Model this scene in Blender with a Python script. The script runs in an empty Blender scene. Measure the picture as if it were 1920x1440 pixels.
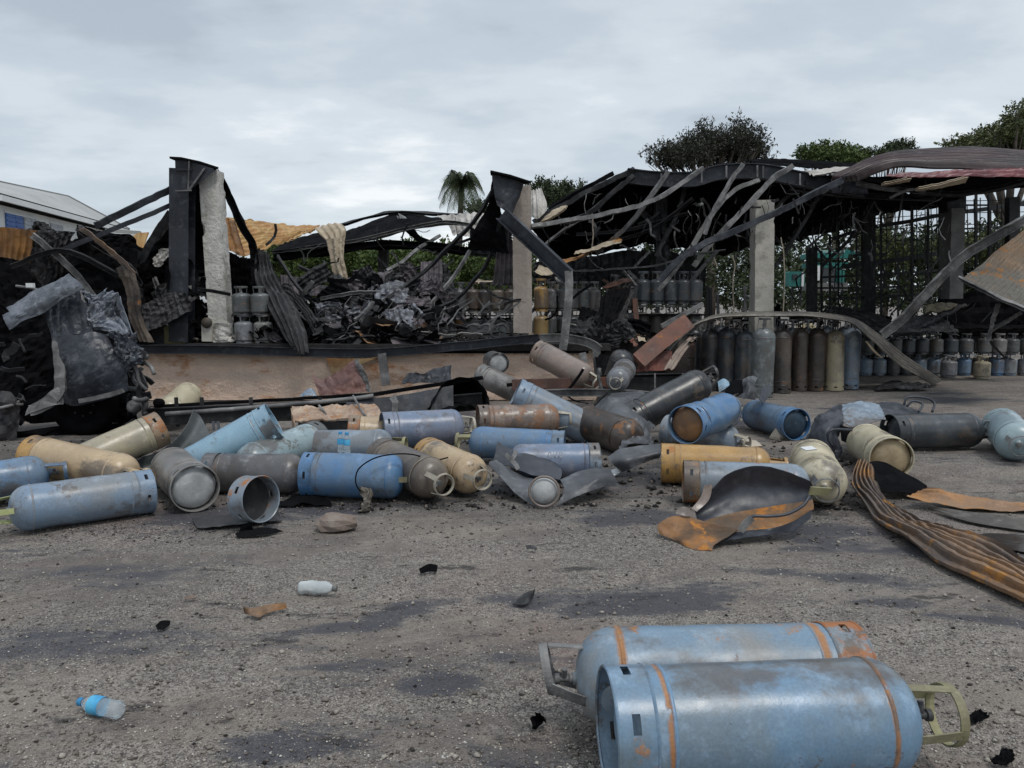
import bpy, math, random
import numpy as np
from mathutils import Vector, Matrix, noise
R = math.radians
random.seed(7)
scene = bpy.context.scene
COL = scene.collection

# ---------------------------------------------------------------- camera
PITCH = R(6.09); EYE = 1.6; FOC = 1500.0
cd = bpy.data.cameras.new('camera'); cam = bpy.data.objects.new('camera', cd); COL.objects.link(cam)
cam.location = (0, 0, EYE); cam.rotation_euler = (R(90) - PITCH, 0, 0)
cd.sensor_width = 36; cd.lens = 36 * FOC / 1920; cd.clip_start = 0.05; cd.clip_end = 1500
scene.camera = cam

# ---------------------------------------------------------------- sky, sun, exposure
SUN_EL, SUN_AZ = 62, 145          # azimuth of the sun seen from the place, degrees right of the view
w = bpy.data.worlds.new('World'); scene.world = w; w.use_nodes = True
nt = w.node_tree; nt.nodes.clear()
def wn(t, **k):
    n = nt.nodes.new(t)
    for a, b in k.items(): setattr(n, a, b)
    return n
wl = nt.links.new
out = wn('ShaderNodeOutputWorld'); bg = wn('ShaderNodeBackground'); bg.inputs[1].default_value = 0.1
sky = wn('ShaderNodeTexSky', sky_type='NISHITA', sun_disc=False, sun_elevation=R(SUN_EL), sun_rotation=R(SUN_AZ))
tc = wn('ShaderNodeTexCoord'); sep = wn('ShaderNodeSeparateXYZ'); wl(tc.outputs['Generated'], sep.inputs[0])
def wmath(op, a, b):
    n = wn('ShaderNodeMath', operation=op)
    for i, v in enumerate((a, b)):
        if isinstance(v, (int, float)): n.inputs[i].default_value = v
        elif v is not None: wl(v, n.inputs[i])
    return n.outputs[0]
zc = wmath('MAXIMUM', sep.outputs[2], 0.0)
den = wmath('ADD', zc, 0.16)
u = wmath('DIVIDE', sep.outputs[0], den); v = wmath('DIVIDE', sep.outputs[1], den)
cmb = wn('ShaderNodeCombineXYZ'); wl(u, cmb.inputs[0]); wl(v, cmb.inputs[1])
def wnoise(scale, detail, rough, off, sx=1.0):
    m = wn('ShaderNodeMapping'); m.inputs['Location'].default_value = off; m.inputs['Scale'].default_value = (1, sx, 1)
    wl(cmb.outputs[0], m.inputs[0])
    n = wn('ShaderNodeTexNoise'); n.inputs['Scale'].default_value = scale; n.inputs['Detail'].default_value = detail
    n.inputs['Roughness'].default_value = rough; wl(m.outputs[0], n.inputs['Vector']); return n.outputs[0]
def wramp(src, stops):
    r = wn('ShaderNodeValToRGB'); r.color_ramp.interpolation = 'EASE'
    e = r.color_ramp.elements
    while len(e) < len(stops): e.new(0.5)
    for i, (p, c) in enumerate(stops): e[i].position = p; e[i].color = (*c, 1)
    wl(src, r.inputs[0]); return r.outputs[0]
def wmix(f, a, b, mode='MIX'):
    n = wn('ShaderNodeMix', data_type='RGBA', blend_type=mode)
    if isinstance(f, (int, float)): n.inputs[0].default_value = f
    else: wl(f, n.inputs[0])
    for i, c in ((6, a), (7, b)):
        if isinstance(c, tuple): n.inputs[i].default_value = (*c, 1)
        else: wl(c, n.inputs[i])
    return n.outputs[2]
big = wnoise(0.5, 4, 0.5, (3.1, 1.7, 0)); fine = wnoise(1.5, 8, 0.56, (1.2, 7.5, 3), 1.25)
mixn = wmath('ADD', wmath('MULTIPLY', big, 0.62), wmath('MULTIPLY', fine, 0.38))
clouds = wramp(mixn, [(0.40, (4.4, 5.05, 5.8)), (0.465, (5.3, 6.0, 6.75)), (0.53, (6.3, 6.95, 7.6)), (0.60, (8.4, 8.8, 9.2))])
hz = wramp(sep.outputs[2], [(0.0, (1.10, 1.09, 1.06)), (0.22, (1.02, 1.02, 1.01)), (0.5, (0.88, 0.89, 0.91)), (1.0, (1.6, 1.61, 1.62))])
cl2 = wmix(1.0, clouds, hz, 'MULTIPLY')
skyc = wmix(0.06, cl2, sky.outputs[0])
wl(skyc, bg.inputs[0]); wl(bg.outputs[0], out.inputs[0])

sd = bpy.data.lights.new('sun', 'SUN'); so = bpy.data.objects.new('sun', sd); COL.objects.link(so)
sd.energy = 1.45; sd.angle = R(14); sd.color = (1.0, 0.96, 0.9)
el, az = R(SUN_EL), R(SUN_AZ)
sv = Vector((math.sin(az) * math.cos(el), math.cos(az) * math.cos(el), math.sin(el)))
so.rotation_euler = (-sv).to_track_quat('-Z', 'Y').to_euler()
vs = scene.view_settings
vs.view_transform = 'Standard'; vs.look = 'None'; vs.gamma = 1; vs.use_curve_mapping = False; vs.exposure = 0.1
scene.cycles.max_bounces = 6

# ---------------------------------------------------------------- geometry helpers
CP, SP = math.cos(PITCH), math.sin(PITCH)
def ray(px, py):
    a = (px - 960) / FOC; b = (720 - py) / FOC
    return Vector((a, CP + b * SP, -SP + b * CP))
def P(px, py, Y):                       # the point of the place at distance Y that the photo shows at px, py
    d = ray(px, py); return Vector((0, 0, EYE)) + d * (Y / d.y)
def g(px, py, z=0.0):                   # the point at height z
    d = ray(px, py); return Vector((0, 0, EYE)) + d * ((z - EYE) / d.z)
def V(p): return p if isinstance(p, Vector) else (P(*p))
def link(o): COL.objects.link(o); return o
def tag(o, label=None, cat=None, group=None, kind=None):
    if label: o['label'] = label
    if cat: o['category'] = cat
    if group: o['group'] = group
    if kind: o['kind'] = kind
    return o
def thing(name, label, cat, loc=(0, 0, 0), group=None, mat=None):
    o = bpy.data.objects.new(name, None); link(o); o.empty_display_size = 0.1
    if mat is not None: o.matrix_basis = mat
    else: o.location = loc
    return tag(o, label, cat, group)
class MB:
    def __init__(s): s.v = []; s.f = []
    def add(s, vs, fs):
        n = len(s.v); s.v.extend([tuple(x) for x in vs]); s.f.extend([tuple(i + n for i in f) for f in fs]); return s
    def box(s, c, size, M=None):
        c = Vector(c); hx, hy, hz_ = [x / 2 for x in size]
        vs = [Vector((x, y, z)) for x in (-hx, hx) for y in (-hy, hy) for z in (-hz_, hz_)]
        if M is not None: vs = [M @ q for q in vs]
        return s.add([c + q for q in vs], [(0, 1, 3, 2), (4, 6, 7, 5), (0, 4, 5, 1), (2, 3, 7, 6), (0, 2, 6, 4), (1, 5, 7, 3)])
    def tube(s, pts, r, n=8, close=False, cap=True):
        pts = [V(p) for p in pts]; rs = r if isinstance(r, (list, tuple)) else [r] * len(pts)
        m = len(pts); up = None; vs = []
        for i, p in enumerate(pts):
            if close: t = pts[(i + 1) % m] - pts[i - 1]
            else: t = pts[min(i + 1, m - 1)] - pts[max(i - 1, 0)]
            t.normalize()
            if up is None: up = t.orthogonal().normalized()
            up = (up - t * up.dot(t)).normalized(); b = t.cross(up)
            vs += [p + (up * math.cos(a) + b * math.sin(a)) * rs[i] for a in [2 * math.pi * k / n for k in range(n)]]
        fs = []
        for i in range(m if close else m - 1):
            j = (i + 1) % m
            fs += [(i * n + k, i * n + (k + 1) % n, j * n + (k + 1) % n, j * n + k) for k in range(n)]
        if cap and not close: fs += [tuple(range(n))[::-1], tuple((m - 1) * n + k for k in range(n))]
        return s.add(vs, fs)
    def lathe(s, prof, n=32, M=None, cap=(False, False)):
        vs = []
        for (r, z) in prof:
            for k in range(n):
                a = 2 * math.pi * k / n; q = Vector((r * math.cos(a), r * math.sin(a), z)); vs.append(M @ q if M is not None else q)
        fs = [(i * n + k, i * n + (k + 1) % n, (i + 1) * n + (k + 1) % n, (i + 1) * n + k) for i in range(len(prof) - 1) for k in range(n)]
        if cap[0]: fs.append(tuple(range(n))[::-1])
        if cap[1]: fs.append(tuple((len(prof) - 1) * n + k for k in range(n)))
        return s.add(vs, fs)
    def sweep(s, pts, prof, up=(0, 0, 1), scale=None, twist=None):
        pts = [V(p) for p in pts]; m = len(pts); n = len(prof); up = Vector(up); vs = []
        for i, p in enumerate(pts):
            t = (pts[min(i + 1, m - 1)] - pts[max(i - 1, 0)]).normalized()
            a = t.cross(up)
            if a.length < 1e-3: a = t.orthogonal()
            a.normalize(); b = a.cross(t).normalized(); k = scale[i] if scale else 1
            if twist:
                ct, st = math.cos(twist[i]), math.sin(twist[i]); a, b = a * ct + b * st, b * ct - a * st
            vs += [p + a * x * k + b * y * k for x, y in prof]
        fs = [(i * n + k, i * n + (k + 1) % n, (i + 1) * n + (k + 1) % n, (i + 1) * n + k) for i in range(m - 1) for k in range(n)]
        fs += [tuple(range(n))[::-1], tuple((m - 1) * n + k for k in range(n))]
        return s.add(vs, fs)
    def mesh(s, name, mat=None, smooth=False, angle=None):
        me = bpy.data.meshes.new(name); me.from_pydata(s.v, [], s.f)
        if smooth or angle: me.polygons.foreach_set('use_smooth', [True] * len(me.polygons))
        me.update()
        if mat: me.materials.append(mat)
        if angle: me.set_sharp_from_angle(angle=R(angle))
        return me
    def build(s, name, mat=None, parent=None, smooth=False, angle=None):
        o = link(bpy.data.objects.new(name, s.mesh(name, mat, smooth, angle)))
        if parent: o.parent = parent
        return o
def inst(name, me, parent=None, mat=None, M=None):
    o = link(bpy.data.objects.new(name, me))
    if parent: o.parent = parent
    if M is not None: o.matrix_local = M
    if mat is not None:
        o.material_slots[0].link = 'OBJECT'; o.material_slots[0].material = mat
    return o
def child_world(o, parent):             # keep world coordinates under a moved parent
    o.parent = parent; o.matrix_parent_inverse = parent.matrix_basis.inverted(); return o
def rect(w_, h): return [(-w_ / 2, -h / 2), (w_ / 2, -h / 2), (w_ / 2, h / 2), (-w_ / 2, h / 2)]
def ibeam(w_, h, t=0.012):
    a, b = w_ / 2, h / 2
    return [(-a, -b), (a, -b), (a, -b + t), (t / 2, -b + t), (t / 2, b - t), (a, b - t), (a, b), (-a, b), (-a, b - t), (-t / 2, b - t), (-t / 2, -b + t), (-a, -b + t)]
def cbeam(w_, h, t=0.008):
    a, b = w_ / 2, h / 2
    return [(-a, -b), (a, -b), (a, -b + t), (-a + t, -b + t), (-a + t, b - t), (a, b - t), (a, b), (-a, b)]
def angle_(w_, h, t=0.008):
    a, b = w_ / 2, h / 2
    return [(-a, -b), (a, -b), (a, -b + t), (-a + t, -b + t), (-a + t, b), (-a, b)]
def catmull(pts, n):
    pts = [V(p) for p in pts]
    if len(pts) == 1: return [pts[0]] * n
    ext = [pts[0] * 2 - pts[1]] + pts + [pts[-1] * 2 - pts[-2]]
    seg = [(pts[i + 1] - pts[i]).length for i in range(len(pts) - 1)]; tot = sum(seg) or 1; res = []
    for k in range(n):
        s_ = tot * k / (n - 1); i = 0
        while i < len(seg) - 1 and s_ > seg[i]: s_ -= seg[i]; i += 1
        t = min(1, s_ / seg[i]) if seg[i] > 1e-9 else 0
        p0, p1, p2, p3 = ext[i:i + 4]
        res.append(0.5 * ((2 * p1) + (-p0 + p2) * t + (2 * p0 - 5 * p1 + 4 * p2 - p3) * t * t + (-p0 + 3 * p1 - 3 * p2 + p3) * t ** 3))
    return res
def bent(pts, n=14, jit=0.0, seed=0):
    r = random.Random(seed); q = catmull(pts, n)
    return [p + Vector((r.uniform(-1, 1), r.uniform(-1, 1), r.uniform(-1, 1))) * jit for p in q]
def patch(rows, nu=30, nv=24, corr=0, wl_=0.076, along='u', crumple=0.0, freq=2.0, thick=0.003, ragged=0.0, seed=0, mb=None, fold=0.0, trap=False, ridge=0.8):
    """sheet through rows of points; ribs run along u (the rows) or v (across them); real thickness"""
    rr = [catmull(r_, nu) for r_ in rows]
    cols = [catmull([r_[i] for r_ in rr], nv) for i in range(nu)]
    off = Vector((seed * 7.31, seed * 3.17, seed * 1.73))
    G = [[cols[i][j].copy() for j in range(nv)] for i in range(nu)]
    N = [[None] * nv for _ in range(nu)]
    for i in range(nu):
        for j in range(nv):
            a = G[min(i + 1, nu - 1)][j] - G[max(i - 1, 0)][j]; b = G[i][min(j + 1, nv - 1)] - G[i][max(j - 1, 0)]
            n_ = a.cross(b); N[i][j] = n_.normalized() if n_.length > 1e-9 else Vector((0, 0, 1))
    W = sum((G[nu // 2][j + 1] - G[nu // 2][j]).length for j in range(nv - 1))
    L = sum((G[i + 1][nv // 2] - G[i][nv // 2]).length for i in range(nu - 1))
    for i in range(nu):
        for j in range(nv):
            p = G[i][j]; d = Vector((0, 0, 0)); n_ = N[i][j]
            if corr:
                s_ = (j / (nv - 1) * W) if along == 'u' else (i / (nu - 1) * L)
                x = math.sin(2 * math.pi * s_ / wl_)
                if trap: x = max(-1, min(1, x * 2.2))
                d += n_ * corr * x
            if fold:
                q = p * freq * 0.6 + off; x = noise.noise(q); d += n_ * fold * (1 - abs(x) * 3.2)
            if crumple:
                q = p * freq + off; rd = 1 - abs(noise.noise(q * 3.1 + Vector((9, 1, 4)))) * 4; rd2 = 1 - abs(noise.noise(q * 6.3 + Vector((2, 8, 4)))) * 4; d += Vector(noise.noise_vector(q)) * crumple + n_ * (rd * 0.45 + rd2 * 0.2) * crumple * ridge
            if ragged and (i in (0, nu - 1) or j in (0, nv - 1)):
                ci = G[max(1, min(nu - 2, i))][max(1, min(nv - 2, j))]
                k = noise.noise(p * 9 + off) * 0.6 + 0.6 * noise.noise(p * 31 + off)
                d += (p - ci) * (k * ragged * 3)
            G[i][j] = p + d
    me = mb or MB(); vs = []; K = nu * nv
    for i in range(nu):
        for j in range(nv): vs.append(G[i][j] + N[i][j] * thick * 0.5)
    for i in range(nu):
        for j in range(nv): vs.append(G[i][j] - N[i][j] * thick * 0.5)
    I = lambda i, j: i * nv + j
    fs = []
    for i in range(nu - 1):
        for j in range(nv - 1):
            q = (I(i, j), I(i + 1, j), I(i + 1, j + 1), I(i, j + 1)); fs.append(q); fs.append(tuple(x + K for x in q[::-1]))
    for i in range(nu - 1):
        fs.append((I(i, 0), K + I(i, 0), K + I(i + 1, 0), I(i + 1, 0))); fs.append((I(i, nv - 1), I(i + 1, nv - 1), K + I(i + 1, nv - 1), K + I(i, nv - 1)))
    for j in range(nv - 1):
        fs.append((I(0, j), I(0, j + 1), K + I(0, j + 1), K + I(0, j))); fs.append((I(nu - 1, j), K + I(nu - 1, j), K + I(nu - 1, j + 1), I(nu - 1, j + 1)))
    me.add(vs, fs); return me

# ---------------------------------------------------------------- materials
class NT:
    def __init__(s, name):
        s.m = bpy.data.materials.new(name); s.m.use_nodes = True; s.t = s.m.node_tree; s.t.nodes.clear()
        s.o = s.t.nodes.new('ShaderNodeOutputMaterial'); s.b = s.t.nodes.new('ShaderNodeBsdfPrincipled')
        s.t.links.new(s.b.outputs[0], s.o.inputs[0])
        s.tc = s.t.nodes.new('ShaderNodeTexCoord'); s.oi = s.t.nodes.new('ShaderNodeObjectInfo')
        m = s.math('MULTIPLY', s.oi.outputs['Random'], 97.0)
        a = s.t.nodes.new('ShaderNodeVectorMath'); a.operation = 'ADD'
        s.t.links.new(s.tc.outputs['Object'], a.inputs[0]); s.t.links.new(m, a.inputs[1]); s.vec = a.outputs[0]
    def L(s, a, b): s.t.links.new(a, b)
    def put(s, inp, v):
        if isinstance(v, (int, float)): inp.default_value = v
        elif isinstance(v, tuple): inp.default_value = (*v, 1) if len(v) == 3 else v
        elif v is not None: s.L(v, inp)
    def math(s, op, a, b=None, clamp=False):
        n = s.t.nodes.new('ShaderNodeMath'); n.operation = op; n.use_clamp = clamp
        s.put(n.inputs[0], a)
        if b is not None: s.put(n.inputs[1], b)
        return n.outputs[0]
    def noise(s, scale, detail=4, rough=0.55, stretch=None, vec=None, dist=0.0):
        vec = vec or s.vec
        if stretch:
            m = s.t.nodes.new('ShaderNodeMapping'); m.inputs['Scale'].default_value = stretch; s.L(vec, m.inputs[0]); vec = m.outputs[0]
        n = s.t.nodes.new('ShaderNodeTexNoise'); n.inputs['Scale'].default_value = scale; n.inputs['Detail'].default_value = detail
        n.inputs['Roughness'].default_value = rough; n.inputs['Distortion'].default_value = dist; s.L(vec, n.inputs['Vector']); return n.outputs[0]
    def vor(s, scale, out='Distance', feature='F1', vec=None):
        n = s.t.nodes.new('ShaderNodeTexVoronoi'); n.feature = feature; n.inputs['Scale'].default_value = scale; s.L(vec or s.vec, n.inputs['Vector']); return n.outputs[out]
    def step(s, src, lo, hi):
        n = s.t.nodes.new('ShaderNodeMapRange'); n.interpolation_type = 'SMOOTHSTEP'; s.L(src, n.inputs[0])
        s.put(n.inputs[1], lo); s.put(n.inputs[2], hi); return n.outputs[0]
    def mix(s, f, a, b, mode='MIX'):
        n = s.t.nodes.new('ShaderNodeMix'); n.data_type = 'RGBA'; n.blend_type = mode
        s.put(n.inputs[0], f); s.put(n.inputs[6], a); s.put(n.inputs[7], b); return n.outputs[2]
    def sep(s, v):
        n = s.t.nodes.new('ShaderNodeSeparateXYZ'); s.L(v, n.inputs[0]); return n.outputs
    def bump(s, h, dist=0.01, strength=0.6):
        n = s.t.nodes.new('ShaderNodeBump'); n.inputs['Strength'].default_value = strength; n.inputs['Distance'].default_value = dist
        s.L(h, n.inputs['Height']); s.L(n.outputs[0], s.b.inputs['Normal']); return s
    def fin(s, color, rough=0.6, metal=0.0, spec=None):
        s.put(s.b.inputs['Base Color'], color); s.put(s.b.inputs['Roughness'], rough); s.put(s.b.inputs['Metallic'], metal)
        if spec is not None: s.b.inputs['Specular IOR Level'].default_value = spec
        return s.m
RUST = (0.26, 0.085, 0.025); RUST2 = (0.42, 0.19, 0.05); SOOT = (0.018, 0.018, 0.02)
_mc = {}
def metal(name, base, base2=None, rust=0.2, soot=0.2, rough=0.5, scale=4.0, bump=0.004, seams=None, rustc=RUST, rustc2=RUST2, chalk=0.3, stretch=None, metallic=0.0, sootc=SOOT, spec=0.4, burn=0):
    """weathered sheet steel: paint in two tones, rust, burnt soot, chalky scratches"""
    if name in _mc: return _mc[name]
    n = NT(name); base2 = base2 or tuple(c * 0.65 for c in base)
    c = n.mix(n.step(n.noise(scale * 0.6, 5, 0.6, stretch), 0.38, 0.62), base, base2)
    c = n.mix(n.math('MULTIPLY', n.step(n.noise(scale * 2.3, 8, 0.7, stretch), 0.5, 0.72), chalk), c, tuple(min(0.75, x * 1.25 + 0.16) for x in base))
    s1 = n.noise(scale * 0.45, 7, 0.68, stretch)
    if soot: c = n.mix(n.math('MULTIPLY', n.step(s1, 0.66 - 0.36 * soot, 0.86 - 0.36 * soot), 0.92), c, sootc)
    rn = n.noise(scale * 1.3, 9, 0.72)
    rm = n.step(rn, 0.72 - 0.34 * rust, 0.79 - 0.34 * rust)
    if seams:
        z = n.sep(n.tc.outputs['Object'])[2]; acc = None
        for z0, w_, _s in seams:
            d = n.math('ABSOLUTE', n.math('SUBTRACT', n.math('ADD', z, n.math('MULTIPLY', n.math('SUBTRACT', rn, 0.5), w_ * 2.2)), z0))
            k = n.math('MULTIPLY', n.step(d, w_, w_ * 0.25), n.step(n.noise(7, 5, 0.7), 0.62 - 0.5 * seams[0][2], 0.7 - 0.5 * seams[0][2]))
            acc = k if acc is None else n.math('MAXIMUM', acc, k)
        rm = n.math('MAXIMUM', rm, n.math('MULTIPLY', acc, 0.95))
    rc = n.mix(n.noise(scale * 5, 6, 0.7), rustc, rustc2)
    c = n.mix(rm, c, rc)
    sp = n.step(n.noise(scale * 11, 7, 0.85), 0.60, 0.68)
    spm = n.step(n.noise(scale * 1.1, 4, 0.6), 0.42, 0.62)
    c = n.mix(n.math('MULTIPLY', n.math('MULTIPLY', sp, spm), 0.75), c, tuple(x * 0.22 for x in base))
    if burn:
        pk = n.math('MULTIPLY', n.step(n.noise(scale * 1.9, 10, 0.74), 0.585, 0.6), n.step(n.noise(1.9, 3), 0.42, 0.55))
        c = n.mix(n.math('MULTIPLY', pk, 0.7), c, n.mix(n.noise(20, 4), (0.045, 0.038, 0.034), (0.17, 0.12, 0.08)))
        bm = n.step(n.noise(burn, 6, 0.66, (1, 1, 0.7)), 0.53, 0.62)
        c = n.mix(n.math('MULTIPLY', bm, 0.8), c, n.mix(n.noise(7, 5, 0.7), (0.05, 0.042, 0.038), (0.15, 0.125, 0.105)))
    gr = n.step(n.noise(scale * 26, 4, 0.75), 0.3, 0.7)
    c = n.mix(n.math('MULTIPLY', n.math('SUBTRACT', 1.0, gr), 0.2), c, (0, 0, 0))
    if chalk > 0.2:
        dust = n.math('MULTIPLY', n.step(n.noise(scale * 0.9, 8, 0.75), 0.5, 0.68), 0.3 * chalk)
        c = n.mix(dust, c, tuple(min(0.3, x * 1.3 + 0.05) for x in base))
        scr = n.step(n.noise(scale * 9, 4, 0.6, (1, 1, 0.06)), 0.67, 0.7)
        c = n.mix(n.math('MULTIPLY', scr, 0.25 * chalk), c, (0.35, 0.35, 0.35))
    rg = n.math('ADD', rough, n.math('MULTIPLY', rm, 0.3), True)
    rg = n.math('ADD', rg, n.math('MULTIPLY', n.math('SUBTRACT', n.noise(scale * 3, 5), 0.5), 0.35), True)
    h = n.math('ADD', n.math('MULTIPLY', n.noise(scale * 7, 6, 0.7), 0.5), n.math('MULTIPLY', rm, 0.3))
    n.bump(h, bump, 0.7)
    _mc[name] = n.fin(c, rg, metallic, spec); return _mc[name]
def stone(name, c1, c2, c3=None, scale=3.0, rough=0.9, bump=0.02, soot=0.0, stretch=None, fine=6):
    if name in _mc: return _mc[name]
    n = NT(name); c = n.mix(n.step(n.noise(scale, 8, 0.65, stretch), 0.35, 0.65), c1, c2)
    if c3: c = n.mix(n.step(n.noise(scale * 0.7, 7, 0.7, stretch), 0.52, 0.66), c, c3)
    c = n.mix(n.math('MULTIPLY', n.step(n.noise(scale * fine * 3, 5, 0.8), 0.5, 0.75), 0.5), c, tuple(x * 0.45 for x in c1))
    if soot: c = n.mix(n.step(n.noise(scale * 0.5, 8, 0.7), 0.68 - 0.36 * soot, 0.85 - 0.36 * soot), c, (0.03, 0.028, 0.027))
    n.bump(n.math('ADD', n.noise(scale * fine, 9, 0.75), n.math('MULTIPLY', n.noise(scale * 1.5, 4), 1.5)), bump, 0.8)
    _mc[name] = n.fin(c, rough, 0, 0.25); return _mc[name]
def leafmat(name, c1, c2, c3):
    n = NT(name); rnd = n.noise(1.3, 5, 0.7, vec=n.tc.outputs['Object']); r2 = n.vor(9.0, 'Color', vec=n.tc.outputs['Object'])
    x = n.sep(r2)[0]
    c = n.mix(n.step(rnd, 0.35, 0.65), c1, c2); c = n.mix(n.math('MULTIPLY', x, 0.6), c, c3)
    m = n.fin(c, 0.6, 0, 0.3); return m
CHAR = metal('charred_steel', (0.028, 0.028, 0.03), (0.012, 0.012, 0.013), rust=0.06, soot=0.35, rough=0.6, spec=0.25, scale=3, bump=0.006, chalk=0.25)
CHARBLUE = metal('blue_black_steel', (0.034, 0.038, 0.048), (0.016, 0.018, 0.023), rust=0.05, soot=0.3, rough=0.5, spec=0.3, scale=3, bump=0.004, chalk=0.3)
CHARGREY = metal('ash_grey_steel', (0.2, 0.195, 0.19), (0.07, 0.068, 0.068), rust=0.1, soot=0.45, rough=0.55, scale=4, bump=0.006, chalk=0.5)
SHEETBLK = metal('black_sheet', (0.010, 0.010, 0.011), (0.006, 0.006, 0.007), rust=0.02, soot=0.3, rough=0.95, spec=0.02, scale=2, bump=0.006, chalk=0.04, sootc=(0.007, 0.007, 0.007))
SHEETDK = metal('dark_sheet', (0.045, 0.043, 0.045), (0.018, 0.018, 0.019), rust=0.12, soot=0.35, rough=0.6, spec=0.25, scale=2.5, bump=0.008, chalk=0.35, rustc=(0.1, 0.05, 0.03), rustc2=(0.16, 0.09, 0.06))
SHEETSILV = metal('silvery_sheet', (0.22, 0.225, 0.25), (0.06, 0.06, 0.07), rust=0.04, soot=0.42, rough=0.4, scale=4, bump=0.01, chalk=0.6)
SHEETPURP = metal('purplish_sheet', (0.12, 0.1, 0.11), (0.06, 0.05, 0.055), rust=0.12, soot=0.2, rough=0.6, scale=4, bump=0.008, chalk=0.3, rustc=(0.12, 0.05, 0.035), rustc2=(0.2, 0.09, 0.06))
SHEETGOLD = metal('scorched_golden_sheet', (0.50, 0.32, 0.13), (0.42, 0.22, 0.08), rust=0.35, soot=0.03, rough=0.5, scale=3, bump=0.004, chalk=0.5, rustc=(0.30, 0.12, 0.03), rustc2=(0.5, 0.28, 0.1))
SHEETTAN = metal('tan_sheet', (0.46, 0.38, 0.27), (0.32, 0.25, 0.17), rust=0.1, soot=0.03, rough=0.5, scale=3, bump=0.004, chalk=0.5)
SHEETPALE = metal('pale_sheet', (0.5, 0.47, 0.43), (0.3, 0.28, 0.26), rust=0.12, soot=0.08, rough=0.5, scale=3, bump=0.004, chalk=0.5)
SHEETRUST = metal('rusty_sheet', (0.24, 0.13, 0.06), (0.15, 0.11, 0.09), rust=0.55, soot=0.15, rough=0.65, scale=2.2, bump=0.006, chalk=0.3, rustc=(0.2, 0.07, 0.02), rustc2=(0.5, 0.24, 0.06))
SHEETORANGE = metal('orange_rust_sheet', (0.36, 0.17, 0.05), (0.15, 0.085, 0.05), rust=0.45, soot=0.14, rough=0.65, scale=2.5, bump=0.006, chalk=0.25, rustc=(0.28, 0.09, 0.02), rustc2=(0.55, 0.27, 0.06), stretch=(1, 1, 0.5))
SHEETMAROON = metal('maroon_sheet', (0.2, 0.06, 0.065), (0.12, 0.035, 0.04), rust=0.03, soot=0.12, rough=0.4, scale=2, bump=0.004, chalk=0.35)
SHEETRED = metal('brown_ribbed_sheet', (0.06, 0.034, 0.034), (0.03, 0.022, 0.022), rust=0.05, soot=0.25, rough=0.4, scale=1.4, bump=0.004, chalk=0.3)
BROWNSTEEL = metal('reddish_brown_steel', (0.17, 0.075, 0.05), (0.09, 0.05, 0.04), rust=0.3, soot=0.12, rough=0.65, scale=3, bump=0.005, chalk=0.25)
CONC = stone('concrete', (0.50, 0.47, 0.42), (0.38, 0.36, 0.31), (0.22, 0.21, 0.19), scale=2.5, bump=0.012, soot=0.08)
CONCSPALL = stone('spalled_concrete', (0.66, 0.64, 0.59), (0.46, 0.44, 0.4), (0.3, 0.28, 0.25), scale=4, bump=0.025, soot=0.05)
CONCPINK = stone('pinkish_concrete', (0.44, 0.38, 0.33), (0.3, 0.255, 0.22), (0.17, 0.145, 0.125), scale=2.5, bump=0.012, soot=0.06, stretch=(1, 1, 0.4))
CONCDARK = stone('smoky_concrete', (0.16, 0.155, 0.15), (0.1, 0.098, 0.095), scale=3, bump=0.012, soot=0.2)
WALLPINK = stone('pink_rough_plaster', (0.80, 0.60, 0.47), (0.68, 0.53, 0.43), (0.5, 0.26, 0.14), scale=3.2, bump=0.05, fine=7, soot=0.03, stretch=(0.6, 1, 1.5))
SLAB = stone('sooty_slab', (0.035, 0.033, 0.032), (0.018, 0.017, 0.017), scale=3, bump=0.02, soot=0.3)
WHITEPAINT = stone('white_wall_paint', (0.72, 0.73, 0.72), (0.66, 0.67, 0.67), scale=1, bump=0.002)
# ---------------------------------------------------------------- ground
def gh(x, y):
    q = Vector((x, y, 0))
    h = 0.022 * noise.noise(q * 0.7) + 0.010 * noise.noise(q * 2.6 + Vector((5, 0, 0))) + 0.005 * noise.noise(q * 8)
    if y > 12: h *= max(0.0, 1 - (y - 12) / 4)
    return h - 0.012
def axis(segs):
    r = []
    for a, b, s in segs:
        n = max(1, int(round((b - a) / s))); r += [a + (b - a) * i / n for i in range(n)]
    return r + [segs[-1][1]]
xs = axis([(-400, -60, 60), (-60, -12, 6), (-12, -5, 0.5), (-5, 6, 0.07), (6, 12, 0.4), (12, 60, 6), (60, 400, 60)])
ys = axis([(-60, 0, 10), (0, 1.5, 0.5), (1.5, 9, 0.06), (9, 18, 0.15), (18, 60, 3), (60, 600, 60)])
gvs = [(x, y, gh(x, y)) for x in xs for y in ys]; ny = len(ys)
gfs = [(i * ny + j, (i + 1) * ny + j, (i + 1) * ny + j + 1, i * ny + j + 1) for i in range(len(xs) - 1) for j in range(ny - 1)]
n = NT('gravel_yard'); ov = n.tc.outputs['Object']
a = n.noise(0.55, 8, 0.62, vec=ov); b = n.noise(0.33, 6, 0.6, (1, 1.6, 1), vec=ov, dist=0.6)
c = n.mix(n.step(a, 0.38, 0.6), (0.24, 0.205, 0.174), (0.14, 0.122, 0.11))
red = n.noise(0.42, 5, 0.6, vec=ov); c = n.mix(n.math('MULTIPLY', n.step(red, 0.52, 0.64), 0.6), c, (0.23, 0.15, 0.135))
rm_ = n.t.nodes.new('ShaderNodeMapping'); rm_.inputs['Rotation'].default_value = (0, 0, R(-22)); n.L(ov, rm_.inputs[0])
trk = n.noise(1.0, 9, 0.72, (0.45, 2.4, 1), vec=rm_.outputs[0])
c = n.mix(n.math('MULTIPLY', n.step(trk, 0.52, 0.60), 0.55), c, (0.115, 0.10, 0.095))
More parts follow.
